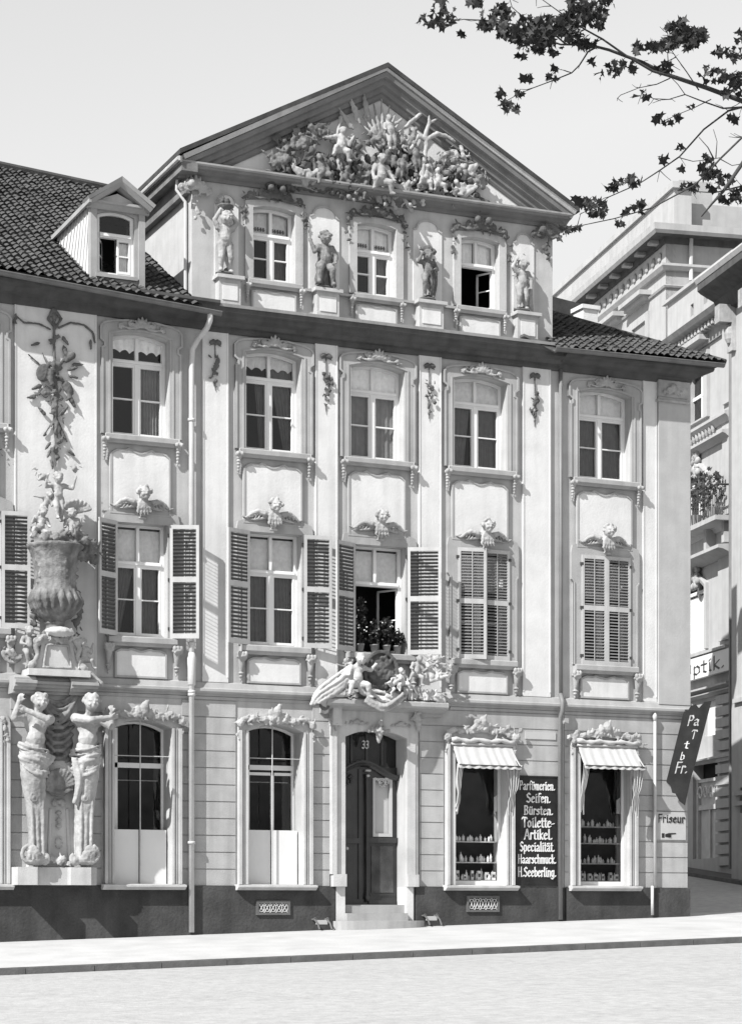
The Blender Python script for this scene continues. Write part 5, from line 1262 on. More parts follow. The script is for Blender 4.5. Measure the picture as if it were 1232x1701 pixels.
for sg in (-1, 1): scroll(b, sg*.06, .17, -.06, .05, math.pi/2, 1.1, .018, sg)
me_con = b.mesh('console', Vector((0, 0, 0)), .013); me_con.materials.append(MATS['stone_carved'])
for f, s in zip(WIN2, S2):
    for a in (s[0]-.17, s[1]+.17): console_copy(me_drop, 'console', None, f, a, s[2]-.13)
for f, s in zip(WIN1, S1):
    for a in (s[0]-.16, s[1]+.18): console_copy(me_con, 'console', None, f, a, s[2]-.22)
GWIN = [o for o in bpy.data.objects if o.name.startswith('window') and o.parent == house and o not in WIN1+WIN2+WING][-3:]
for f, s in zip(GWIN, SGW):
    for a in (s[0]-.13, s[1]+.13): console_copy(me_drop, 'console', None, f, a, s[2]-.15).scale = (.85, .85, .85)
# keystone ornaments of the second storey
for k, (f, s) in enumerate(zip(WIN2, S2)):
    b = MB(); am = (s[0]+s[1])/2; rocaille(b, am, .08, s[3]+.17, 1.05, .34, 60+k, .6); carve(b, 'keystone_ornament', f, 'surround_stone' if k < 2 else 'stone_carved', .014)
# gable window ornaments with side drops
for k, (f, s) in enumerate(zip(GWIN, SGW)):
    b = MB(); am = (s[0]+s[1])/2; rocaille(b, am, .08, s[3]+.22, 1.35, .40, 80+k, 1.6)
    for sg, e in ((-1, s[0]-.17), (1, s[1]+.17)): b.ell((am+sg*.13, .2, s[3]+.40), .08) if k != 1 else None; flowers(b, [(e, .06, s[3]+.25), (e+sg*.04, .06, s[3]-.15), (e+sg*.05, .06, s[3]-.38)], .045, 20, 90+k, .05)
    carve(b, 'carved_crest', f, 'stone_dark', .015)
# floral drops on the pilasters
for k, (px, y0, y1) in enumerate(((357, 567, 650), (541, 590, 690), (712, 606, 700), (887, 622, 712))):
    a, zt_ = AZ(px, y0, .05); zb_ = Z(px, y1, .05); b = MB(); h = zt_-zb_
    for sg in (-1, 1): b.ell((a+sg*.07, .09, zt_-.02), (.075, .035, .045), (0, sg*.5, 0)); b.cap((a, .08, zt_-.04), (a+sg*.12, .08, zt_-.10), .02, .012, 5)
    b.tube([(a, .07, zt_-.05), (a, .07, zt_-h*.35)], .016, 6)
    flowers(b, [(a, .06, zt_-h*.33), (a+.03, .06, zt_-h*.5), (a-.02, .06, zt_-h*.72)], .05, 26, 100+k, (.12, .11, .12, .11)[k]*.9)
    flowers(b, [(a, .06, zt_-h*.7), (a, .06, zt_-h*.88)], .035, 7, 110+k, .04); b.cap((a, .06, zt_-h*.85), (a+.01, .06, zb_), .018, .008, 5)
    carve(b, 'floral_drop', house, 'stone_dark', .013)
# trophy hanging on the left wall
b = MB(); TA = lambda px, y: AZ(px, y, .06)
def tp(px, y, o=.07): a, z = AZ(px, y, .06); return (a, o, z)
for pts, rr in (([(85, 548), (65, 538), (40, 536), (26, 524), (22, 538)], .022), ([(97, 545), (118, 536), (140, 540), (154, 552), (158, 570)], .024), ([(90, 515), (90, 560), (91, 610)], .03), ([(89, 512), (80, 530), (92, 545), (102, 530), (89, 512)], .035),
                ([(70, 585), (78, 605), (86, 625)], .016), ([(112, 590), (102, 603), (96, 615)], .03), ([(46, 588), (60, 600), (80, 618)], .016), ([(88, 700), (72, 725), (78, 722)], .018), ([(92, 690), (104, 715), (112, 735)], .018), ([(50, 658), (66, 655), (76, 640), (88, 648)], .02)):
    b.tube([tp(*p) for p in pts], rr, 6)
a_, o_, z_ = tp(72, 620); b.ell((a_, .09, z_), (.15, .05, .19), (0, .3, 0)); a_, o_, z_ = tp(84, 628); b.ell((a_, .12, z_), (.06, .05, .16))
a_, o_, z_ = tp(118, 592); b.cap((a_-.1, .09, z_-.12), (a_, .12, z_), .03, .085); b.ell(tp(113, 645, .08), (.10, .05, .17), (0, -.5, 0)); scroll(b, *tp(76, 655, .09), .10, 0, 1.4, .028)
for k, (px, y, an, L_) in enumerate(((112, 615, .3, .22), (114, 625, -.1, .2), (60, 660, 3.3, .2), (88, 670, -1.4, .3), (100, 690, .9, .25), (76, 690, 2.4, .22), (66, 570, 3.5, .2), (105, 575, -1.2, .28), (104, 560, -.9, .2), (150, 565, -1.5, .2), (112, 748, -.6, .2), (84, 748, -2, .18), (86, 765, -1.5, .18), (100, 715, -1, .22), (120, 606, .1, .22), (70, 640, 3.6, .25), (112, 655, -1, .3), (84, 735, -2.2, .2))): leafy(b, *tp(px, y, .07), L_*1.1, an, .3)
flowers(b, [tp(90, 600), tp(92, 640), tp(94, 700), tp(90, 760)], .06, 60, 7, .13); b.tube([tp(90, 600), tp(93, 650), tp(92, 700), tp(94, 740), tp(93, 775)], [.03, .05, .05, .035, .015], 7); flowers(b, [tp(80, 570), tp(105, 560)], .05, 12, 8, .06); flowers(b, [tp(90, 520), tp(90, 535)], .05, 6, 9, .05); flowers(b, [tp(27, 524), tp(24, 540)], .035, 5, 5, .03)
carve(b, 'trophy_relief', house, 'stone_dark', .015)
b = MB(); flowers(b, [tp(4, 725), tp(4, 760)], .04, 9, 3, .05); carve(b, 'floral_drop', house, 'stone_dark', .015)
# corner capital
b = MB(); q0, q1 = AZ(1092, 630, .09), AZ(1137, 672, .09); b.box(q0[0], q1[0]+.06, .0, .12, q1[1]+.12, q0[1]); b.box(q0[0]-.03, q1[0]+.1, 0, .15, q1[1], q1[1]+.06); rocaille(b, (q0[0]+q1[0])/2, .13, q1[1]+.22, .5, .26, 5, .6); b.ell(((q0[0]+q1[0])/2, .17, q1[1]+.34), .08)
for x in (q0[0], q1[0]+.03): scroll(b, x, .14, q1[1]+.02, .05, 0, 1.2, .02)
carve(b, 'capital', house, 'stone_carved', .014)
# clusters at the gable corners
for px, y in ((324, 315), (905, 392)):
    b = MB(); a, z = AZ(px, y, .1); rocaille(b, a, .1, z, .7, .42, px, 1.4); flowers(b, [(a, .08, z-.1), (a+.05, .08, z-.55)], .05, 16, px, .06); b.ell((a-.12, .22, z+.08), .09); carve(b, 'carved_cluster', house, 'stone_dark' if px > 500 else 'stone_carved', .015)
# gable pedestals, sunk panels and the four statues
PED = [(362, 398, 458, 512), (524, 561, 480, 532), (694, 734, 500, 556), (857, 890, 519, 572)]
for k, (p0, p1, y0, y1) in enumerate(PED):
    a0, a1 = A(p0, .15), A(p1, .15); zt_ = Z((p0+p1)/2, y0, .2); zb_ = z_corm(a0)+.42
    b = MB(); b.box(a0, a1, 0, .22, zb_, zt_-.07); b.box(a0-.06, a1+.06, 0, .30, zt_-.07, zt_); pd = b.build('pedestal', 'plaster_grey', house)
    b = MB(); b.box(a0+.07, a1-.07, .22, .235, zb_+.22, zt_-.16); b.build('pedestal_panel', 'plaster_light', pd)
    if k in (1, 2):
        b = MB(); b.box(a0-.42, a0-.0, 0, .10, zt_-.06, zt_-.01); b.box(a1, a1+.42, 0, .10, zt_-.06, zt_-.01); b.build('ledge', 'surround_stone', pd)
    # curved panel behind the statue
    am = (a0+a1)/2; w_ = .34 if k in (1, 2) else .26; zz = z_gc(am)-.30
    poly = [(am-w_, zt_+.02), (am+w_, zt_+.02), (am+w_, zz-.15)]+[(am+w_*.8*math.cos(t), zz-.12+.2*math.sin(t)) for t in [j*math.pi/8 for j in range(9)]]+[(am-w_, zz-.15)]
    b = MB(); b.prism(poly, 0, .03); pn = b.build('niche_panel', 'plaster_light', house)
    b = MB(); b.trim(poly[2:], [(0, .02), (0, .055), (.035, .055), (.035, .02)]); b.build('panel_bead', 'surround_stone', pn)
STAT = [  # centre px, foot y, head-top y, pose, label
 (375, 447, 336, dict(haL=(-.10,.05,.56), elL=(-.20,.04,.38), haR=(.08,.05,.56), elR=(.2,.04,.36)), 'carved child statue with a flower basket on its head at the gable left end', 'basket'),
 (540, 474, 388, dict(haL=(-.27,.06,.33), elL=(-.2,.06,.18), kneeL=(-.12,.14,-.10), ankL=(-.12,.08,-.32), toeL=(-.14,.15,-.34), kneeR=(.10,.14,-.12), ankR=(.12,.06,-.34), toeR=(.14,.14,-.35)), 'seated draped statue beside the middle gable window, raising its right arm', 'seat'),
 (712, 487, 416, dict(haL=(-.2,.12,.40), elL=(-.25,.05,.25), haR=(.1,.16,.1), head=(-.05,.1,.40), kneeL=(-.12,.12,-.16)), 'stooping draped statue left of the open gable window with a bundle overhead', 'bundle'),
 (868, 513, 428, dict(haL=(-.16,.06,.52), elL=(-.24,.05,.36), haR=(.17,.1,-.02)), 'carved child statue raising a garland at the right end of the gable', 'garland')]
for k, (px, yf, yt, pose, lab, kind) in enumerate(STAT):
    a, zf = AZ(px, yf, .2); zf = Z((PED[k][0]+PED[k][1])/2, PED[k][2], .2)+.003; zt_ = Z(px, yt, .2); H_ = zt_-zf; b = MB()
    e = empty('statue', F.w(a, .15, zf), lab, 'statue', 'statues on the gable pedestals')
    tall_ = {'basket': .80, 'seat': .95, 'bundle': .92, 'garland': .88}[kind]; s = H_*tall_/(1.0 if kind != 'seat' else .88)
    pz = zf+.10+(.46 if kind != 'seat' else .34)*s
    W_ = figure(b, (a, .15, pz), s, pose, 1.15, 1.25)
    body = carve(b, 'body', e, 'stone_weathered' if k in (1, 2) else 'stone_carved', .015)
    b = MB(); b.ell((a, .14, zf+.045), (.2, .13, .045)); flowers(b, [(a-.12, .12, zf+.08), (a+.14, .12, zf+.1)], .05, 12, k, .05)
    if kind == 'seat': b.ell((a, .1, zf+.22), (.2, .12, .2)); folds(b, [(a-.16, .2, pz), (a-.2, .22, zf+.25), (a-.2, .2, zf+.05)], [(a+.16, .2, pz), (a+.2, .22, zf+.25), (a+.22, .2, zf+.05)], 7, .028)
    carve(b, 'statue_base', e, 'stone_dark', .015)
    b = MB()
    if kind == 'basket': zh = pz+.56*s; b.lathe(a, .18, [(.05, zh-.02), (.12, zh+.03), (.17, zh+.10), (.15, zh+.12)], 12); flowers(b, [(a-.1, .18, zh+.12), (a+.1, .18, zh+.16)], .06, 16, 4, .08); carve(b, 'flower_basket', e, 'stone_dark', .014)
    elif kind == 'garland': flowers(b, [(a-.15, .16, pz+.54*s), (a-.22, .16, pz+.2*s), (a+.0, .16, pz+.62*s)], .055, 22, 6, .06); folds(b, [(a+.12, .2, pz+.1*s), (a+.16, .18, pz-.2*s), (a+.2, .15, zf+.12)], [(a+.2, .14, pz+.1*s), (a+.26, .14, pz-.2*s), (a+.3, .12, zf+.0)], 4, .022); carve(b, 'garland', e, 'stone_carved', .014)
    elif kind == 'bundle': flowers(b, [(a-.15, .15, pz+.50*s), (a+.12, .15, pz+.56*s)], .07, 18, 8, .07); folds(b, [(a+.16, .12, pz+.4*s), (a+.2, .16, pz), (a+.16, .16, zf+.1)], [(a-.02, .22, pz+.1*s), (a+.05, .24, pz-.1*s), (a+.0, .22, zf+.1)], 6, .026); carve(b, 'bundle', e, 'stone_dark', .014)
    else: folds(b, [(a-.13, .2, pz+.2*s), (a-.17, .22, pz)], [(a+.13, .2, pz+.2*s), (a+.17, .22, pz)], 6, .024); carve(b, 'drapery', e, 'stone_dark', .014)

# ---------------------------------------------------------------- pediment relief
pg = MB(); q = AZ(636, 250, .1); base_ = MB(); 
def pp(px, y, o=.15): a, z = AZ(px, y, o); return (a, o, z)
# cloud and rock ground
r_ = random.Random(77)
for k in range(300):
    t = r_.uniform(-1, 1); px = 630+t*188; y0 = 322+ (px-470)*.105-12; hmax = 112*(1-abs(t))**.6; y = y0-r_.random()**1.6*hmax*.9
    base_.ell(pp(px, y, r_.uniform(0, .12)), (r_.uniform(.04, .14), .10, r_.uniform(.03, .09)), (0, r_.random()*3, 0), 8, 5)
rel = carve(base_, 'pediment_relief', house, 'stone_dark', .022)
def fig(px, y, s, pose, lean=0, flip=False, o=.22, m='stone_carved', fat=1.4, hs=1.05, dr=None):
    s *= 1.08; m = 'stone_weathered' if px in (535, 572, 665, 715, 684, 600, 690) else m; b = MB(); P = pp(px, y, o); figure(b, P, s, pose, fat, hs, lean, flip=flip, rnds=random.Random(int(px)))
    if dr:
        for (A_, B_, n, r) in dr: folds(b, [pp(*p) for p in A_], [pp(*p) for p in B_], n, r)
    return carve(b, 'figure', rel, m, .018)
rise_ = dict(haL=(-.42,.08,.16), elL=(-.28,.06,.20), haR=(.26,.1,.32))
sit = dict(kneeL=(-.16,.16,-.03), ankL=(-.2,.12,-.22), toeL=(-.24,.2,-.24), kneeR=(.16,.16,-.06), ankR=(.2,.1,-.26), toeR=(.24,.17,-.28))
rec = dict(kneeL=(-.26,.08,.04), ankL=(-.44,.05,-.05), toeL=(-.52,.08,-.03), kneeR=(-.22,.12,-.08), ankR=(-.40,.1,-.12), toeR=(-.48,.12,-.12))
fig(565, 248, .80, dict(rise_, **sit), .1, dr=[([(585, 225), (570, 250), (575, 280)], [(556, 235), (560, 262), (562, 285)], 5, .03)])
fig(535, 290, .72, dict(sit, haL=(-.2,.1,.36)), -.25)
fig(505, 300, .70, dict(rec, haR=(.2,.1,.2)), .9, dr=[([(480, 297), (500, 302), (530, 308)], [(482, 305), (502, 311), (528, 318)], 4, .028)])
fig(572, 300, .55, dict(sit, haR=(.25,.1,.3)), .2)
fig(648, 222, .66, dict(haR=(.36,.1,.38), elR=(.25,.08,.30), haL=(-.2,.12,.1)), -.15)
fig(632, 300, .95, dict(sit, haL=(-.22,.14,.0), haR=(.24,.12,.02)), 0, o=.42, fat=1.2, dr=[([(612, 280), (606, 300), (612, 325)], [(656, 285), (660, 305), (650, 335)], 9, .035), ([(630, 300), (625, 320), (630, 340)], [(645, 300), (650, 322), (645, 338)], 4, .04)])
fig(665, 280, .55, dict(haR=(.3,.1,.3)), .3); fig(690, 262, .60, dict(haL=(-.26,.1,.3), haR=(.2,.14,.1)), -.2); fig(705, 300, .62, sit, .15); fig(684, 232, .5, rise_, .3, flip=True)
fig(727, 306, .60, dict(sit, haR=(.3,.1,.2)), -.1); fig(770, 322, .62, dict(rec, haL=(-.2,.1,.22)), -.8, flip=True, dr=[([(760, 318), (780, 326), (800, 330)], [(758, 328), (778, 334), (796, 336)], 3, .028)])
fig(715, 285, .5, rise_, -.3); fig(600, 318, .45, sit, .5); fig(668, 318, .5, rec, .6)
for pts, n_, r, sd in (([(470, 285), (520, 262), (560, 290)], 34, .06, 1), ([(740, 268), (765, 275), (785, 285)], 26, .055, 2), ([(500, 225), (540, 222)], 26, .06, 3), ([(455, 240), (500, 262)], 24, .05, 4), ([(570, 330), (640, 340), (700, 335)], 26, .05, 5), ([(660, 245), (700, 250)], 22, .055, 6), ([(745, 255), (775, 262)], 16, .05, 8), ([(600, 290), (640, 260), (680, 290)], 60, .06, 11), ([(520, 300), (600, 320)], 40, .055, 12), ([(690, 310), (760, 325)], 40, .055, 13), ([(560, 270), (600, 240)], 30, .06, 14), ([(700, 280), (735, 290)], 30, .06, 15), ([(450, 278), (490, 240), (545, 215)], 70, .07, 16), ([(735, 262), (770, 285), (805, 305)], 50, .06, 17), ([(600, 230), (670, 235)], 30, .055, 18)):
    b = MB(); flowers(b, [pp(*p) for p in pts], r*1.25, int(n_*1.6), sd, .2); carve(b, 'foliage_relief', rel, 'stone_dark' if sd in (3, 4, 1) else ('stone_weathered' if sd > 10 else 'stone_carved'), .02)
b = MB()                                             # palm fronds, rays and trumpet-like plumes
for k in range(9):
    an = math.pi/2+(k-4)*.20; a, o_, z = pp(633, 246, .1); L_ = 1.05-.05*abs(k-4)*2; b.tube([(a, .12, z), (a+math.cos(an)*L_*.5, .16, z+math.sin(an)*L_*.5), (a+math.cos(an)*L_, .10, z+math.sin(an)*L_)], [.03, .04, .018], 6)
for px, y, an, L_ in ((596, 205, 2.0, .55), (610, 195, 1.8, .5), (585, 215, 2.3, .5)): leafy(b, *pp(px, y, .12), L_, an, .28, .2)
carve(b, 'ray_burst', rel, 'stone_carved', .018)
b = MB()
for c_, pts in ((0, [(708, 245), (706, 225), (712, 205), (726, 197)]), (1, [(708, 232), (725, 222), (742, 226)]), (2, [(706, 232), (694, 226), (688, 238)]), (3, [(700, 300), (704, 270), (708, 235)])): b.tube([pp(p[0], p[1], .25) for p in pts], [.05, .055, .04, .02][:len(pts)], 7)
for px, y, an in ((726, 197, .2), (712, 210, 1.6), (742, 226, -.5), (688, 238, -2.2)): leafy(b, *pp(px, y, .25), .25, an, .3)
carve(b, 'palm_tree', rel, 'stone_carved', .018)
b = MB()
for px, y, an, L_ in ((655, 330, .8, .9), (670, 325, .5, .8), (690, 330, .35, .7), (650, 300, -.9, .8), (660, 290, -.75, .8), (560, 225, 1.35, .45), (678, 205, .75, .5), (672, 212, .8, .5)):
    a, o_, z = pp(px, y, .2); b.cap((a, .2, z), (a+math.cos(an)*L_, .16, z+math.sin(an)*L_*.9), .035, .05, 6)
carve(b, 'banner_staff', rel, 'stone_carved', .018)

# ---------------------------------------------------------------- carved group over the door
hood_z = hz+.33
dg = MB(); ca, cz = AZ(632, 1118, .35); r_ = random.Random(21)
dg.ell((ca, .30, cz), (.40, .10, .46)); dg.trim([(ca+.42*math.cos(t), cz+.48*math.sin(t)) for t in [j*math.pi/10 for j in range(20)]], [(0, .28), (0, .42), (.07, .42), (.07, .28)], closed=True)
for k in range(30): t = r_.uniform(0, 6.28); rr = r_.random()**.5; dg.ell((ca+.3*rr*math.cos(t), .39, cz+.36*rr*math.sin(t)), (.06, .03, .045), (0, r_.random()*3, 0), 6, 4)
dcar = carve(dg, 'door_cartouche', house, 'stone_dark', .016)
def pd_(px, y, o=.4): a, z = AZ(px, y, o); return (a, o, z)
def dfig(px, y, s, pose, lean=0, flip=False, o=.42, m='stone_white', dr=None, **k):
    b = MB(); figure(b, pd_(px, y, o), s, pose, 1.05, k.get('hs', 1.1), lean, flip=flip, rnds=random.Random(px))
    for (A_, B_, n, r) in (dr or []): folds(b, [pd_(*p) for p in A_], [pd_(*p) for p in B_], n, r)
    return carve(b, 'figure', dcar, m, .016)
dfig(593, 1133, 1.12, dict(sit, haL=(-.22,.12,.12), haR=(.30,.10,.30), elR=(.24,.08,.22), head=(.02,.12,.42)), 0, dr=[([(585, 1105), (560, 1125), (525, 1150), (515, 1172)], [(590, 1128), (572, 1142), (548, 1158), (530, 1168)], 7, .045), ([(590, 1135), (610, 1145), (640, 1148)], [(596, 1148), (618, 1158), (645, 1160)], 4, .04)])
dfig(572, 1120, .55, dict(rise_), .5, m='stone_carved', o=.3)
dfig(650, 1138, .55, dict(sit, haR=(.3,.1,.1)), .9, o=.45)
dfig(668, 1135, .62, dict(sit, haL=(-.25,.12,.28)), -.2, dr=[([(650, 1150), (670, 1160), (655, 1165)], [(625, 1160), (650, 1168), (665, 1160)], 4, .045)])
dfig(690, 1120, .75, dict(sit, haR=(.32,.12,.28), haL=(-.2,.15,.1)), .2, m='stone_carved', dr=[([(668, 1140), (672, 1150), (668, 1163)], [(690, 1140), (694, 1150), (690, 1163)], 6, .03)])
dfig(718, 1128, .70, dict(rec, haR=(.25,.1,.3)), -.5, flip=True, dr=[([(700, 1145), (702, 1155), (704, 1164)], [(722, 1145), (722, 1155), (720, 1164)], 5, .03), ([(722, 1150), (735, 1158), (742, 1165)], [(720, 1158), (732, 1166), (740, 1172)], 3, .03)])
b = MB(); folds(b, [pd_(610, 1155, .55), pd_(640, 1172, .6), pd_(670, 1150, .55)], [pd_(605, 1163, .5), pd_(640, 1182, .55), pd_(672, 1158, .5)], 4, .04); flowers(b, [pd_(700, 1100), pd_(722, 1095), pd_(735, 1115)], .07, 34, 3, .14); flowers(b, [pd_(555, 1150), pd_(590, 1155)], .05, 16, 5, .08)
b.cap(pd_(537, 1160, .35), pd_(540, 1180, .2), .12, .08); carve(b, 'drapery_swag', dcar, 'stone_carved', .016)
b = MB(); scroll(b, *pd_(540, 1172, .30), .14, 0, 1.3, .05); scroll(b, *pd_(738, 1170, .30), .12, 0, 1.3, .045, -1); carve(b, 'end_volute', dcar, 'stone_dark', .016)
b = MB(); ka, kz = AZ(630, 1192, .2); figure(b, (ka, .22, kz-.38), .62, dict(haL=(-.12,.1,.14), haR=(.12,.1,.14)), 1.0, 1.2, 0, legs=False); b.chain([(ka, .2, kz-.3), (ka, .17, kz-.5)], [.09, .04]); rocaille(b, ka, .14, kz-.28, .55, .25, 2, .7); carve(b, 'keystone_head', dsu, 'stone_carved', .015)
for px in (556, 692): b = MB(); a, z = AZ(px, 1195, .15); leafy(b, a, .16, z+.1, .38, -1.5, .4); scroll(b, a, .18, z+.12, .09, 0, 1.2, .03); rocaille(b, a, .12, z, .3, .2, px, .5); carve(b, 'hood_console', dsu, 'stone_carved', .015)
b = MB(); rocaille(b, A(592, .1), .1, Z(592, 1202, .1), .6, .16, 3, .8); rocaille(b, A(665, .1), .1, Z(665, 1206, .1), .5, .16, 4, .8); carve(b, 'frieze_carving', dsu, 'surround_stone', .014)
# crests over the ground-storey openings
for k, (f, s, px, y, tp_) in enumerate(((WING[1], SG[1], 238, 1163, 1), (WING[2], SG[2], 455, 1170, 1), (WSHOP[0], SS[0], 800, 1190, 0), (WSHOP[1], SS[1], 1010, 1199, 0))):
    a0, a1, z0, z1, rise = s; am = (a0+a1)/2; zt_ = Z(px, y, .15); b = MB(); zc_ = zt_-.30 if tp_ else zt_-.26; e = .27; base = z1+.16 if tp_ else z1+.18
    path = [(a0-e, .12, base-.02), (a0-.0, .13, base+.10), (am-.2, .15, zc_), (am, .18, zc_+.06), (am+.2, .15, zc_), (a1+.0, .13, base+.10), (a1+e, .12, base-.02)]
    b.tube(path, [.035, .04, .045, .06, .045, .04, .035], 8); flowers(b, path, .066, 90, 200+k, .09)
    b.ell((am, .20, zc_+.14), (.10, .09, .13)); b.ell((am+.03, .22, zt_-.06), (.05, .05, .07)); b.ell((am-.13, .18, zc_+.10), (.07, .06, .10), (0, -.4, 0)); leafy(b, am, .2, zc_+.1, .24, 1.2)
    for sg, x_ in ((-1, a0-.2), (1, a1+.2)): scroll(b, x_, .16, base-.03, .08, math.pi/2, 1.3, .03, sg); flowers(b, [(x_, .12, base-.08), (x_+sg*.02, .12, base-.36)], .035, 10, 300+k, .03)
    rocaille(b, am, .14, base+.05 if tp_ else base+.08, (a1-a0)*.9, .22, 210+k, 1.4)
    carve(b, 'carved_crest', f, 'stone_carved', .015)
b = MB(); flowers(b, [(A(2), .12, Z(2, 1195)), (A(9), .12, Z(9, 1230))], .05, 14, 5, .06); carve(b, 'carved_crest', WING[0], 'stone_carved', .016)

# ---------------------------------------------------------------- the herm monument with its urn (left)
zpl0, mo = Z(30, 1470, .35), .35
mon = empty('herm_monument', F.w(A(97, .3), .2, zpl0), 'large carved monument of two draped herms carrying a garlanded urn on the left wall', 'sculpture')
def pm(px, y, o=.3): a, z = AZ(px, y, o); return (a, o, z)
b = MB(); zt_ = Z(30, 1440, .5)
for p0, p1, o1 in ((30, 63, .60), (63, 118, .38), (118, 127, .60), (127, 162, .36)): b.box(A(p0, o1 if o1 > .5 else .4), A(p1, o1 if o1 > .5 else .4), 0, o1, zpl0, zt_)
b.box(A(127, .6), A(152, .6), .36, .6, zpl0, zt_-.001); b.build('plinth', 'stone_white', mon)
b = MB(); b.prism([pm(50, 1440)[::2], pm(150, 1440)[::2], pm(138, 1340)[::2], pm(130, 1150)[::2], pm(62, 1150)[::2], pm(60, 1340)[::2]], 0, .20); 
for px in (72, 84, 112, 124): b.cap(pm(px, 1345, .2), pm(px-3 if px < 95 else px+3, 1430, .2), .035, .035)
b.ell(pm(98, 1285, .22), (.40, .16, .30)); b.build('backing_slab', 'stone_white', mon)
def herm(cx, flip, lean):
    b = MB(); sg = -1 if flip else 1; o = .42
    pel = pm(cx, 1243, o); pose = dict(haL=(-.19,.06,.42), elL=(-.235,.08,.25), shL=(-.125,.02,.285), haR=(-.15,.17,.33), elR=(.05,.20,.265), shR=(.12,.04,.285), head=(.01,.075,.435), neck=(.0,.03,.33)) if not flip else dict(haL=(-.20,.05,.36), elL=(-.20,.10,.22), shL=(-.12,.02,.28), haR=(-.17,.17,.30), elR=(.03,.21,.25), head=(.0,.08,.43))
    figure(b, pel, 2.08, pose, .97, .90, lean, legs=False, flip=flip, rnds=random.Random(cx))
    P = [pm(cx-sg*2, 1250, o), pm(cx-sg*1, 1290, o-.02), pm(cx+sg*2, 1330, o-.06), pm(cx+sg*5, 1380, o-.10), pm(cx+sg*4, 1425, o-.08)]
    b.chain(P, [.255, .25, .20, .175, .165], 12)
    for dx in (-.09, .0, .09): b.cap((P[2][0]+dx*1.2, P[2][1]+.15, P[2][2]), (P[4][0]+dx*1.1, P[4][1]+.15, P[4][2]), .035, .035)
    body = carve(b, 'herm', mon, 'stone_carved', .018, 'left herm with one arm raised to its shoulder' if not flip else 'right herm turned inwards with bent arm')
    b = MB()                                          # drapery round the hips
    cx_, co_, cz_ = pel; hz0 = Z(cx, 1240, o)
    for k in range(7):                               # slanting folds that lie on the hips
        P, Rr = [], []
        for j in range(13):
            v = j/12; an = math.pi*(v*1.1-.05); zc__ = hz0-.02-k*.070-sg*.09*(v-.5)*2*(1+k*.12)-.05*math.sin(math.pi*v)*(.6+.25*k)+.012*math.sin(v*11+k)
            rr = .288-.004*k+.012*math.sin(k*2.1+v*4); P.append((cx_-rr*math.cos(an), co_+.88*rr*math.sin(an)-.01, zc__)); Rr.append(.030+.012*math.sin(v*7+k*1.7))
        b.tube(P, Rr, 7)
    if flip: folds(b, [pm(cx-18, 1258, .6), pm(cx-16, 1290, .58), pm(cx-20, 1335, .50)], [pm(cx-2, 1262, .62), pm(cx-2, 1290, .6), pm(cx-14, 1338, .50)], 5, .045)
    else: folds(b, [pm(cx+20, 1250, .55), pm(cx+12, 1266, .6), pm(cx-8, 1278, .6)], [pm(cx+32, 1256, .4), pm(cx+18, 1276, .5), pm(cx-5, 1286, .5)], 4, .04)
    carve(b, 'hip_drapery', body, 'stone_carved', .018)
    b = MB(); a, o_, z = pm(cx+sg*1, 1325, o+.12); scroll(b, a, o_, z, .12, 0, 1.5, .03); scroll(b, *pm(cx-sg*6, 1420, o+.10), .20, 1.2, 1.5, .05, sg); [leafy(b, *pm(cx-sg*2, 1405, o+.14), .26, -1.2-sg*.35*j, .4) for j in range(-1, 3)]; scroll(b, *pm(cx+sg*16, 1428, o+.05), .12, 2.0, 1.2, .05, -sg); b.ell(pm(cx, 1428, o), (.24, .17, .12)); carve(b, 'scroll_foot', body, 'stone_carved', .018)
    b = MB(); h = pm(cx, 1162, o+.02)
    return body
herm(57, False, .08); herm(143, True, .08)
b = MB(); folds(b, [pm(60, 1152, .34), pm(78, 1185, .38), pm(98, 1200, .40), pm(118, 1186, .38), pm(134, 1152, .34)], [pm(72, 1150, .3), pm(84, 1162, .3), pm(98, 1166, .3), pm(112, 1162, .3), pm(124, 1150, .3)], 6, .035)
for k in range(7): y = 1205+k*13; w = 27-k*1.5; b.tube([pm(98-w, y-12, .22), pm(90, y+3, .30), pm(104, y+3, .30), pm(98+w, y-12, .22)], [.035, .05, .05, .035], 8)
b.ell(pm(98, 1235, .16), (.32, .10, .55)); carve(b, 'hanging_drapery', mon, 'stone_weathered', .018)
b = MB(); a, o_, z = pm(98, 1308, .34)
for k in range(-5, 6): an = math.pi/2+k*.27; b.cap((a, o_, z-.02), (a+.30*math.cos(an), o_+.10, z+.32*math.sin(an)), .04, .06, 6)
b.ell((a, o_-.05, z+.05), (.3, .12, .24)); 
for k in range(-4, 5): b.ell((a+k*.065, o_+.06, z-.10+.004*k*k), (.045, .04, .05))
carve(b, 'shell', mon, 'stone_weathered', .018)
b = MB(); scroll(b, *pm(92, 1335, .26), .08, 0, 1.2, .03); scroll(b, *pm(104, 1335, .26), .08, math.pi, 1.2, .03, -1)
for y in (1350, 1362, 1372): b.ell(pm(98, y, .24), (.07, .04, .04)); leafy(b, *pm(98, y, .24), .10, -1.57)
for t in range(10): b.ell((pm(98, 1400, .23)[0]+.07*math.cos(t*.628), .24, pm(98, 1400, .23)[2]+.11*math.sin(t*.628)), .025, seg=6, rings=4)
flowers(b, [pm(80, 1430, .34), pm(115, 1430, .34)], .07, 18, 4, .07); carve(b, 'bell_flower_drop', mon, 'stone_carved', .016)
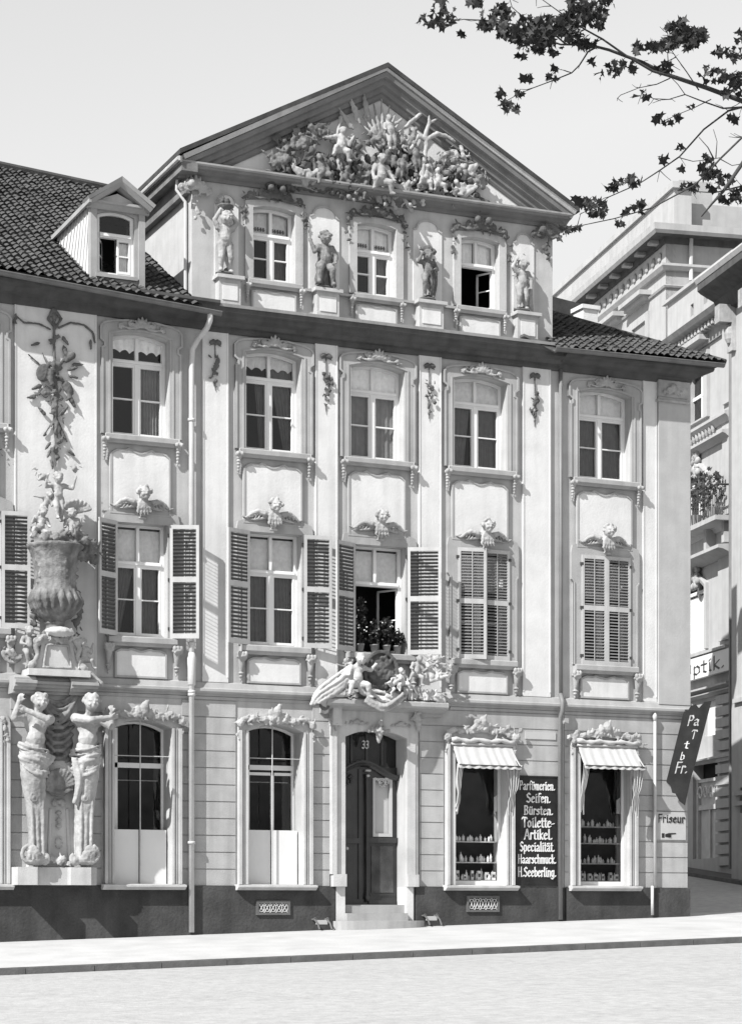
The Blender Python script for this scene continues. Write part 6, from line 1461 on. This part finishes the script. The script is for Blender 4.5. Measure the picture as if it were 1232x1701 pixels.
# entablature on the herms' heads
zE = Z(20, 1145, .7); b = MB()
for p0, p1, o1 in ((24, 60, .62), (60, 118, .50), (118, 162, .62)):
    b.mould([(0, 0), (o1-.20, 0), (o1-.20, .05), (o1-.14, .06), (o1-.12, .10), (o1-.05, .12), (o1-.05, .17), (o1, .18), (o1, .235), (o1-.09, .25), (o1-.09, .29), (o1-.14, .33), (0, .34)], (A(p0, .5), zE-.03), (A(p1, .5), zE-.03))
b.build('entablature', 'stone_trim', mon)
zU = zE+.31
b = MB(); am = A(94, .35); b.box(am-.62, am+.62, 0, .60, zU, zU+.13)
poly = [(am-.52, zU+.13), (am+.52, zU+.13), (am+.36, zU+.35), (am+.32, zU+.60), (am+.36, zU+.72), (am-.36, zU+.72), (am-.32, zU+.60), (am-.36, zU+.35)]
b.prism(poly, 0, .42); b.box(am-.42, am+.42, 0, .48, zU+.72, zU+.80); b.build('urn_pedestal', 'stone_white', mon)
b = MB()
for sg in (-1, 1):
    b.tube([(am+sg*.34, .46, zU+.74), (am+sg*.44, .44, zU+.58), (am+sg*.40, .44, zU+.40), (am+sg*.50, .46, zU+.22), (am+sg*.60, .46, zU+.16)], [.05, .06, .05, .06, .05], 8); scroll(b, am+sg*.42, .46, zU+.68, .09, 0, 1.3, .03, sg); scroll(b, am+sg*.52, .48, zU+.20, .08, 0, 1.3, .03, -sg)
b.trim([(am-.26, zU+.2), (am-.2, zU+.6), (am+.2, zU+.6), (am+.26, zU+.2)], [(0, .40), (0, .46), (.04, .46), (.04, .40)], closed=True)
flowers(b, [(am-.3, .46, zU+.78), (am, .5, zU+.70), (am+.3, .46, zU+.78)], .05, 26, 61, .05); carve(b, 'pedestal_scrolls', mon, 'stone_carved', .016)
zV = zU+.80; uo = .33
b = MB(); zt_ = Z(100, 905, .33); Hh = zt_-zV; au = A(92, .33)
prof = [(.26, 0), (.28, .04), (.2, .07), (.17, .11), (.22, .14), (.18, .16), (.34, .22), (.46, .30), (.52, .38), (.49, .46), (.43, .52), (.41, .60), (.42, .72), (.46, .85), (.52, .93), (.57, .96), (.58, .985), (.5, 1), (.4, .99)]
b.lathe(au, uo, [(r*.98, zV+q*Hh) for r, q in prof], 28)
for k in range(20):                                   # gadroons
    an = k*2*math.pi/20; c_, s_ = math.cos(an), math.sin(an); b.chain([(au+.30*c_, uo+.30*s_, zV+.21*Hh), (au+.45*c_, uo+.45*s_, zV+.30*Hh), (au+.51*c_, uo+.51*s_, zV+.38*Hh), (au+.46*c_, uo+.46*s_, zV+.47*Hh)], [.03, .055, .06, .035], 6)
r_ = random.Random(2)
b.tube([(au-.28, uo+.26, zV+.72*Hh), (au-.1, uo+.38, zV+.80*Hh), (au+.08, uo+.40, zV+.76*Hh), (au+.26, uo+.30, zV+.86*Hh)], [.03, .05, .045, .02], 7); b.tube([(au-.2, uo+.34, zV+.84*Hh), (au, uo+.40, zV+.86*Hh), (au+.15, uo+.36, zV+.68*Hh)], [.03, .04, .03], 7)
for k in range(44): an = r_.uniform(.3, 2.8); q_ = r_.uniform(.56, .92); b.ell((au+.43*math.cos(an), uo+.37*math.sin(an), zV+q_*Hh), (.05, .03, .04), (0, r_.random()*3, 0), 6, 4)
carve(b, 'urn', mon, 'stone_weathered', .018)
b = MB(); zr = zt_; flowers(b, [(au-.45, uo+.15, zr+.05), (au, uo+.35, zr+.06), (au+.45, uo+.2, zr+.08)], .085, 70, 21, .14); flowers(b, [(au+.30, uo+.2, zr+.12), (au+.55, uo+.1, zr+.0), (au+.68, uo, zr-.25)], .09, 90, 22, .22); b.ell((au, uo, zr+.05), (.5, .3, .10)); carve(b, 'flower_garland', mon, 'stone_weathered', .018)
b = MB(); flowers(b, [(au+.45, .3, zV+.55*Hh), (au+.50, .3, zV+.3*Hh), (au+.42, .3, zV+.0*Hh)], .06, 34, 23, .09); flowers(b, [(au-.40, .3, zV+.3*Hh), (au-.42, .3, zV+.05*Hh)], .05, 18, 24, .07); carve(b, 'side_garland', mon, 'stone_dark', .018)
b = MB(); b.ell((au, uo+.3, zV+.06), (.3, .14, .10)); flowers(b, [(au-.25, uo+.3, zV+.05), (au+.25, uo+.3, zV+.05)], .06, 14, 30, .05); carve(b, 'urn_foot_carving', mon, 'stone_white', .018)
def mfig(px, y, s, pose, lean=0, flip=False, o=.4, m='stone_carved', lab=None):
    b = MB(); figure(b, pm(px, y, o), s, pose, 1.15, 1.3, lean, flip=flip, rnds=random.Random(px*3)); return carve(b, 'putto', mon, m, .016, lab)
mfig(96, 828, .92, dict(haR=(.36,.1,.42), elR=(.30,.08,.22), haL=(-.28,.12,.30), elL=(-.26,.06,.22), kneeL=(-.05,.12,-.2), ankL=(-.03,.12,-.42), toeL=(-.03,.2,-.44)), 0, lab='topmost child standing with one arm stretched up')
mfig(66, 880, .82, dict(sit, haR=(.2,.15,.1), haL=(-.2,.1,.2)), .15, lab='left child seated on the urn rim'); mfig(122, 884, .85, dict(sit, haL=(-.22,.15,.12), haR=(.2,.1,.26)), -.15, lab='right child seated on the urn rim under a shell hood')
mfig(74, 842, .6, dict(rise_), .4, m='stone_carved'); 
b = MB(); a, o_, z = pm(126, 852, .35)
for k in range(-4, 5): b.cap((a, o_, z), (a+.28*math.cos(math.pi/2+k*.3), o_+.1, z+.22*math.sin(math.pi/2+k*.3)), .03, .045, 6)
flowers(b, [pm(62, 778, .3), pm(70, 800, .3), pm(78, 790, .3)], .06, 22, 3, .08); flowers(b, [pm(118, 765, .35), pm(125, 780, .35), pm(112, 790, .35)], .05, 14, 9, .06); carve(b, 'carved_attribute', mon, 'stone_carved', .018)
mfig(48, 1078, .80, dict(kneeL=(-.08,.16,-.12), ankL=(-.04,.1,-.34), haR=(.26,.1,.22), haL=(-.12,.16,.1)), .0, o=.36, lab='left child climbing beside the urn pedestal'); mfig(140, 1095, .75, dict(sit, haL=(-.24,.1,.26), haR=(.26,.08,.34)), -.15, o=.36, lab='right child sitting beside the urn pedestal')
b = MB(); folds(b, [pm(20, 1078, .2), pm(30, 1090, .2), pm(40, 1086, .2)], [pm(5, 1082, .12), pm(20, 1100, .15), pm(36, 1098, .2)], 3, .04); flowers(b, [pm(5, 1080, .1), pm(25, 1095, .1)], .05, 14, 8, .06); b.cap(pm(148, 1118, .4), pm(168, 1135, .45), .07, .05); carve(b, 'side_drapery', mon, 'stone_carved', .018)
# ================================================================ AWNINGS, GOODS, SMALL THINGS
def awning(i, s, lab):
    a0, a1, z0, z1, _ = s; px0, px1 = ((754, 869), (960, 1073))[i]; yt, yb = ((1237, 1270), (1239, 1271))[i]
    l, q = a0-.12, a1+.16; zt_, of = Z(px0, yt, .15), .50; zb_ = Z(px0, yb, of)
    e = empty('awning', F.w((l+q)/2, .1, zb_-.9), lab, 'awning', 'white canvas awnings over the shop windows')
    b = MB(); N = 72; V = []; rows = 6
    for j in range(rows+1):
        t = j/rows
        for k in range(N+1):
            u = k/N; o_ = .14+(of-.14)*t; V.append((l+.05+(q-l-.1)*u+(u-.5)*.10*t, o_+.009*math.sin(u*43+math.sin(u*9))*(.3+.7*t), zt_+(zb_-zt_)*t-.03*math.sin(math.pi*t)+.004*math.sin(u*43+math.sin(u*9))))
    for k in range(N+1): u = k/N; V.append((l+.05+(q-l-.1)*u+(u-.5)*.10, of+.005+.010*math.sin(u*43+math.sin(u*9)), zb_-.055-.02*abs(math.sin(u*math.pi*9))))
    b.add(V, [(j*(N+1)+k, j*(N+1)+k+1, (j+1)*(N+1)+k+1, (j+1)*(N+1)+k) for j in range(rows+1) for k in range(N)]); c = b.build('canopy', 'canvas', e, smooth=True)
    b = MB(); b.tube([(l+(q-l)*j/14, .17+.02*math.sin(j*1.9), zt_+.10+.02*math.sin(j*1.3+i)) for j in range(15)], [.05+.014*math.sin(j*2.7) for j in range(15)], 10); b.tube([(l, .16, zt_+.02), (q, .16, zt_+.02)], .03, 8); b.build('roller', 'canvas', e, smooth=True)
    for side in (0, 1):                              # gathered side curtains hanging from the front rail
        b = MB(); V = []; n, m_ = 40, 14; r_ = random.Random(i*7+side); ph = r_.random()*5
        t0_, t1_ = ((l+.0, l+.17), (q-.36, q+.02))[side]; b0_, b1_ = ((l+.03, l+.10), (q-.17, q-.05))[side]; L_ = (.98, 1.02)[side]
        for j in range(m_+1):
            t = j/m_; e_ = t**.7; sw = .035*math.sin(t*5+ph)*t
            for k in range(n+1):
                u = k/n; x_ = (t0_+(t1_-t0_)*u)*(1-e_)+(b0_+(b1_-b0_)*u)*e_+sw; kn = 1-.5*math.exp(-((t-.62)/.09)**2)
                xm = (t0_+t1_)/2*(1-e_)+(b0_+b1_)/2*e_+sw; x_ = xm+(x_-xm)*kn*(1+.10*math.sin(u*21+t*7+ph))
                V.append((x_, of-.05-.18*t+.035*math.sin(u*26+ph+.9*math.sin(t*6))*(1-.3*t), zb_+.03-L_*t-(.07*math.sin(u*7+ph)+.05*u if t > .9 else 0)))
        b.add(V, [(j*(n+1)+k, j*(n+1)+k+1, (j+1)*(n+1)+k+1, (j+1)*(n+1)+k) for j in range(m_) for k in range(n)]); b.build('side_curtain', 'canvas', e, smooth=True)
    b = MB()
    for x_ in (l+.06, q-.06): b.tube([(x_, .1, zt_-.1), (x_, of, zb_+.0)], .012, 6)
    b.tube([(l+.02, of, zb_), (q-.02, of, zb_)], .014, 6); b.build('awning_frame', 'iron', e)
awning(0, SS[0], 'white canvas awning with drooping side curtains beside the black signboard'); awning(1, SS[1], 'white canvas awning with drooping side curtains nearest the house corner')
# goods on the shelves
def goods(i, s):
    a0, a1, z0, z1, _ = s; r_ = random.Random(31+i); wn_ = ('left', 'right')[i]; side = ('beside the black signboard', 'nearest the house corner')[i]
    levels = (z0+.11, z0+.50, z0+.95, z0+1.32)[:3 if i == 0 else 4]; nm_ = ('bottom', 'second', 'third', 'top')
    for li, zz in enumerate(levels):
        proto = None; grp = '%s shelf goods in shop window %s' % (nm_[li], side)
        n = 12 if li < 2 else 9; x = a0+.07; hgt = (.20, .17, .15, .14)[li]
        k = 0
        while x < a1-.08 and k < 20:
            sc = r_.uniform(.7, 1.2)
            if i == 1 and li in (1, 2) and x < a0+.35 and r_.random() < .6: x += .09; k += 1; continue
            if proto is None:
                e = empty('bottle', F.w(x, -.36, zz+.002), 'small pale bottle on the %s shelf in the shop window %s' % (nm_[li], side), 'bottle', grp); zr = zz+.002
                b = MB(); b.lathe(x, -.36, [(.03, zr), (.033, zr+.02), (.033, zr+hgt*.62), (.012, zr+hgt*.78), (.012, zr+hgt*.92)], 8); b1 = b.build('glass_body', 'goods_pale', e, smooth=True)
                b = MB(); b.lathe(x, -.36, [(.015, zr+hgt*.92), (.017, zr+hgt), (.004, zr+hgt*1.02)], 6); b2 = b.build('stopper', 'goods_dark', e, smooth=True); proto = e
            else:
                e = proto.copy(); COL.objects.link(e); e.location = (x, .36+r_.uniform(-.06, .06), proto.location.z); e.scale = (sc*r_.choice((.9, 1, 1.5)), sc, sc*r_.uniform(.7, 1.25))
                for ch in (b1, b2): c = ch.copy(); c.parent = e; COL.objects.link(c)
            x += r_.uniform(.06, .095)*(1 if li < 2 else 1.15); k += 1
for i, s in enumerate(SS): goods(i, s)
def boxes(i, s):
    a0, a1, z0, z1, _ = s; side = ('beside the black signboard', 'nearest the house corner')[i]; r_ = random.Random(50+i); proto = None
    for k in range(7):
        x = a0+.10+(a1-a0-.2)*k/6+r_.uniform(-.02, .02); zz = z0+.113
        if proto is None:
            e = empty('display_box', F.w(x, -.30, zz), 'pale perfume box standing low behind the glass of the shop window '+side, 'box', 'perfume boxes low in the shop window '+side)
            b = MB(); b.box(x-.04, x+.04, -.33, -.28, zz, zz+.16); b1 = b.build('carton', 'goods_pale', e); b = MB(); b.box(x-.03, x+.03, -.28, -.278, zz+.05, zz+.11); b2 = b.build('label', 'goods_dark', e); proto = e
        else:
            e = proto.copy(); COL.objects.link(e); e.location = (x, .30+r_.uniform(-.02, .03), zz); e.rotation_euler.z = r_.uniform(-.3, .3); e.scale = (r_.uniform(.6, 1.2), 1, r_.uniform(.6, 1.3))
            for ch in (b1, b2): c = ch.copy(); c.parent = e; COL.objects.link(c)
for i, s in enumerate(SS): boxes(i, s)
for i, (px, y0, y1, lab) in enumerate(((826, 1324, 1348, 'white card hung behind the glass of the shop window beside the black signboard'), (1029, 1329, 1352, 'white card hung behind the glass of the shop window nearest the house corner'))):
    b = MB(); q0, q1 = AZ(px-6, y1, -.23), AZ(px+6, y0, -.23); b.box(q0[0], q1[0], -.232, -.23, q0[1], q1[1]); b.prism([(q0[0]+.02, q1[1]), (q1[0]-.02, q1[1]), ((q0[0]+q1[0])/2, q1[1]+.05)], -.232, -.23)
    tag(b.build('price_card', 'board_white', None, loc=F.w(q0[0], -.23, q0[1])), lab, 'card', 'cards hung in the shop windows')
# boot scrapers
for px, lab in ((534, 'iron boot scraper to the left of the doorstep'), (716, 'iron boot scraper to the right of the doorstep')):
    a_ = A(px, .2); zg = zpave(a_)-.01; e = empty('boot_scraper', F.w(a_, .2, zg), lab, 'boot scraper', 'boot scrapers beside the doorstep')
    b = MB()
    for dx in (-.15, .13): b.tube([(a_+dx, .06, zg+.20), (a_+dx, .20, zg+.20), (a_+dx+.02, .30, zg+.12), (a_+dx+.03, .38, zg+.0)], [.02, .02, .018, .022], 8); scroll(b, a_+dx, .2, zg+.2, .04, 0, 1.2, .012)
    b.build('side_plate', 'socle_trim', e)
    b = MB(); b.box(a_-.125, a_+.13, .19, .215, zg+.10, zg+.19); b.build('scraper_blade', 'sign_grey', e)
# plants in the open window
r_ = random.Random(9); s = S1[3]; a0, a1, z0 = s[0], s[1], s[2]
for j, (q, hh, lab) in enumerate(((.16, .85, 'tall climbing pot plant at the left of the open window'), (.42, .42, 'low bushy pot plant in the middle of the open window'), (.66, .45, 'flowering pot plant right of centre in the open window'), (.86, .22, 'small dark pot plant at the right of the open window'))):
    a_ = a0+(a1-a0)*q; e = empty('potted_plant', F.w(a_, -.02, z0+.02), lab, 'potted plant', 'potted plants in the open window')
    b = MB(); b.lathe(a_, -.02, [(.055, z0+.022), (.085, z0+.17), (.09, z0+.17), (.09, z0+.195), (.075, z0+.19)], 10); b.build('pot', 'clay', e, smooth=True)
    b = MB()
    for k in range(5): b.tube([(a_, -.02, z0+.18), (a_+r_.uniform(-.08, .08), -.02+r_.uniform(-.04, .06), z0+.2+hh*.5), (a_+r_.uniform(-.13, .13), -.02+r_.uniform(-.06, .08), z0+.2+hh*r_.uniform(.8, 1.1))], [.008, .006, .003], 5)
    b.build('stem', 'leaf', e)
    b = MB(); leaves(b, F.w(a_, 0.0, z0+.24+hh*.5), (.16, .12, .1+hh*.5), int(90+90*hh), .085, r_); b.build('foliage', 'leaf', e)
    b = MB()
    for k in range(12 if j != 3 else 4): b.ell((a_+r_.uniform(-.14, .14), .03+r_.uniform(-.06, .09), z0+.25+hh*r_.uniform(.1, 1)), (.02, .02, .016), (0, 0, 0), 6, 4)
    b.build('blossom', 'flower', e)

# ================================================================ TREE (stands at the right, in front of the house)
TO = 19.0
def TP(px, py, d=0): a, z = AZ(px, py, TO+d); return F.w(a, TO+d, z)
ta = A(1420, TO); tg = road_z(ta, -TO)
tree = empty('street_tree', F.w(ta, TO, tg), 'leafy tree whose dark twigs reach in front of the sky at top right', 'tree')
b = MB(); b.tube([F.w(ta, TO, tg-.1), F.w(ta+.02, TO, tg+.4), F.w(ta-.05, TO, tg+2.5), F.w(ta, TO, tg+4.5), F.w(ta-.1, TO, tg+6.5), TP(1400, 240), TP(1440, 60), TP(1470, -150)], [.34, .26, .22, .2, .18, .13, .09, .04], 12, world=True)
b.build('trunk', 'bark', tree, smooth=True)
BR = [([(1410, 330), (1320, 230), (1232, 168), (1173, 146), (1110, 125), (1065, 103), (1011, 83), (976, 74), (931, 74), (890, 62)], 5.5, 0),
      ([(1150, 138), (1083, 118), (1040, 93), (1000, 65), (971, 49), (940, 28), (915, 10), (890, -8)], 2.6, .2),
      ([(990, 78), (976, 86), (962, 108), (949, 121), (917, 134), (885, 146), (859, 157), (840, 168)], 1.8, -.1),
      ([(1350, 250), (1232, 178), (1209, 184), (1168, 215), (1128, 260), (1095, 283), (1061, 305), (1011, 327), (985, 345), (962, 356)], 2.4, -.3),
      ([(1390, 200), (1232, 228), (1195, 264), (1172, 290), (1150, 309), (1083, 345), (1020, 363), (958, 376), (930, 386)], 2.4, .3),
      ([(1400, 330), (1300, 300), (1232, 309), (1186, 320), (1150, 318)], 2.8, -.2),
      ([(1300, 210), (1240, 260), (1200, 318), (1182, 338), (1164, 360)], 5, .5),
      ([(1232, 178), (1200, 180), (1165, 168), (1137, 157), (1125, 140), (1112, 127)], 1.8, .1),
      ([(1160, 150), (1140, 120), (1122, 95), (1112, 80), (1108, 55)], 1.3, .1),
      ([(1111, 126), (1109, 105), (1108, 88), (1112, 60)], 1.4, .0),
      ([(1300, 150), (1260, 120), (1225, 90), (1200, 78)], 2, .2),
      ([(890, 62), (850, 40), (810, 34), (770, 32), (735, 38), (708, 36)], 1.5, 0),
      ([(940, 74), (900, 40), (870, 30), (850, 12), (845, -5)], 1.6, .1),
      ([(1112, 130), (1090, 140), (1060, 146), (1030, 158), (1025, 163)], 1.1, -.1),
      ([(1137, 157), (1110, 165), (1085, 164), (1065, 155)], 1.0, 0),
      ([(1180, 165), (1150, 180), (1125, 190), (1100, 202)], 1.0, .1),
      ([(1185, 265), (1175, 245), (1160, 228)], 1.6, .1), ([(1188, 262), (1190, 235), (1184, 215)], 1.1, .1),
      ([(1330, 120), (1290, 60), (1250, 20), (1230, -20)], 2.4, .2), ([(1195, 264), (1215, 275), (1232, 272)], 1, 0),
      ([(1128, 262), (1150, 268), (1170, 266), (1195, 262)], .9, 0)]
b = MB()
for pts, r0_, d in BR:
    P = [TP(x, y, d*(1-i/len(pts))) for i, (x, y) in enumerate(pts)]; n = len(P)
    b.tube(P, [max(.0045, r0_/148*(1-.8*i/(n-1))) for i in range(n)], 6, world=True)
for _ in range(90):                                  # fine twigs
    pts, r0_, d = rnd.choice(BR[:6]+BR[8:15]); i = rnd.randrange(1, len(pts)); x, y = pts[i]; x += rnd.uniform(-12, 12); y += rnd.uniform(-4, 4)
    an = rnd.uniform(0, 6.28); L_ = rnd.uniform(8, 26)
    b.tube([TP(pts[i][0], pts[i][1], 0), TP((pts[i][0]+x)/2+math.cos(an)*L_*.5, y+math.sin(an)*L_*.35, .1), TP(x+math.cos(an)*L_, y+math.sin(an)*L_*.8, .2)], [.006, .004, .003], 4, world=True)
b.build('branch', 'bark', tree, smooth=True)
CL = [(706,36,9,5),(738,30,24,14),(762,55,5,2),(735,8,12,6),(788,6,10,6),(815,32,22,22),(838,18,16,14),(862,48,34,60),(900,48,34,66),(885,66,28,34),(930,40,26,34),(863,93,9,4),(892,86,7,2),(921,80,12,8),(952,28,22,28),(968,8,22,26),(988,32,18,24),(1002,8,16,16),(958,60,18,18),(976,74,14,12),
      (1030,112,20,20),(1058,80,13,7),(1088,80,16,12),(1108,72,15,14),(1140,64,24,60),(1158,58,14,26),(1120,45,12,12),(1130,36,8,6),(1100,112,14,10),(1190,86,7,3),(1218,88,16,14),(1186,122,20,18),(1228,130,16,12),(1212,150,14,12),(1232,60,16,8),
      (876,132,9,6),(846,178,13,9),(832,155,8,4),(860,156,6,4),(916,130,9,7),(925,116,7,3),(1000,122,10,3),(982,103,7,2),(1066,157,10,4),(1095,196,7,3),(1104,204,9,4),(1126,192,7,3),(1148,180,6,2),(1220,196,10,5),(1101,263,6,3),(1128,245,4,2),(1130,281,4,2),
      (1012,311,10,6),(1028,305,8,4),(1050,300,12,9),(985,342,20,26),(966,334,12,6),(1060,344,12,9),(934,384,9,5),(958,380,7,3),(1030,371,5,2),(1176,280,16,16),(1190,300,22,26),(1172,262,8,4),(1205,330,14,8),(1226,325,14,12),(1150,312,10,6),(1040,350,6,2),(995,360,8,4),(1128,310,8,4)]
b1, b2 = MB(), MB()
for x, y, rad, n in CL:
    for _ in range(int(n*1.35)+1):
        t = rnd.uniform(0, 6.28); rr = rad*math.sqrt(rnd.random()); p = TP(x+rr*math.cos(t)*1.15, y+rr*math.sin(t)*.72, rnd.uniform(-.3, .3)*rad/20)
        leaf(b2 if rnd.random() < .12 else b1, p, rnd.uniform(.055, .15), rnd)
for _ in range(1500): t = rnd.uniform(0, 6.28); rr = 170*math.sqrt(rnd.random()); leaf(b1, TP(1450+rr*math.cos(t), 40+rr*math.sin(t)*1.2, rnd.uniform(-1.4, 1.4)), rnd.uniform(.08, .13), rnd)
fo = b1.build('foliage', 'leaf', tree); b2.build('foliage', 'leaf_pale', tree)
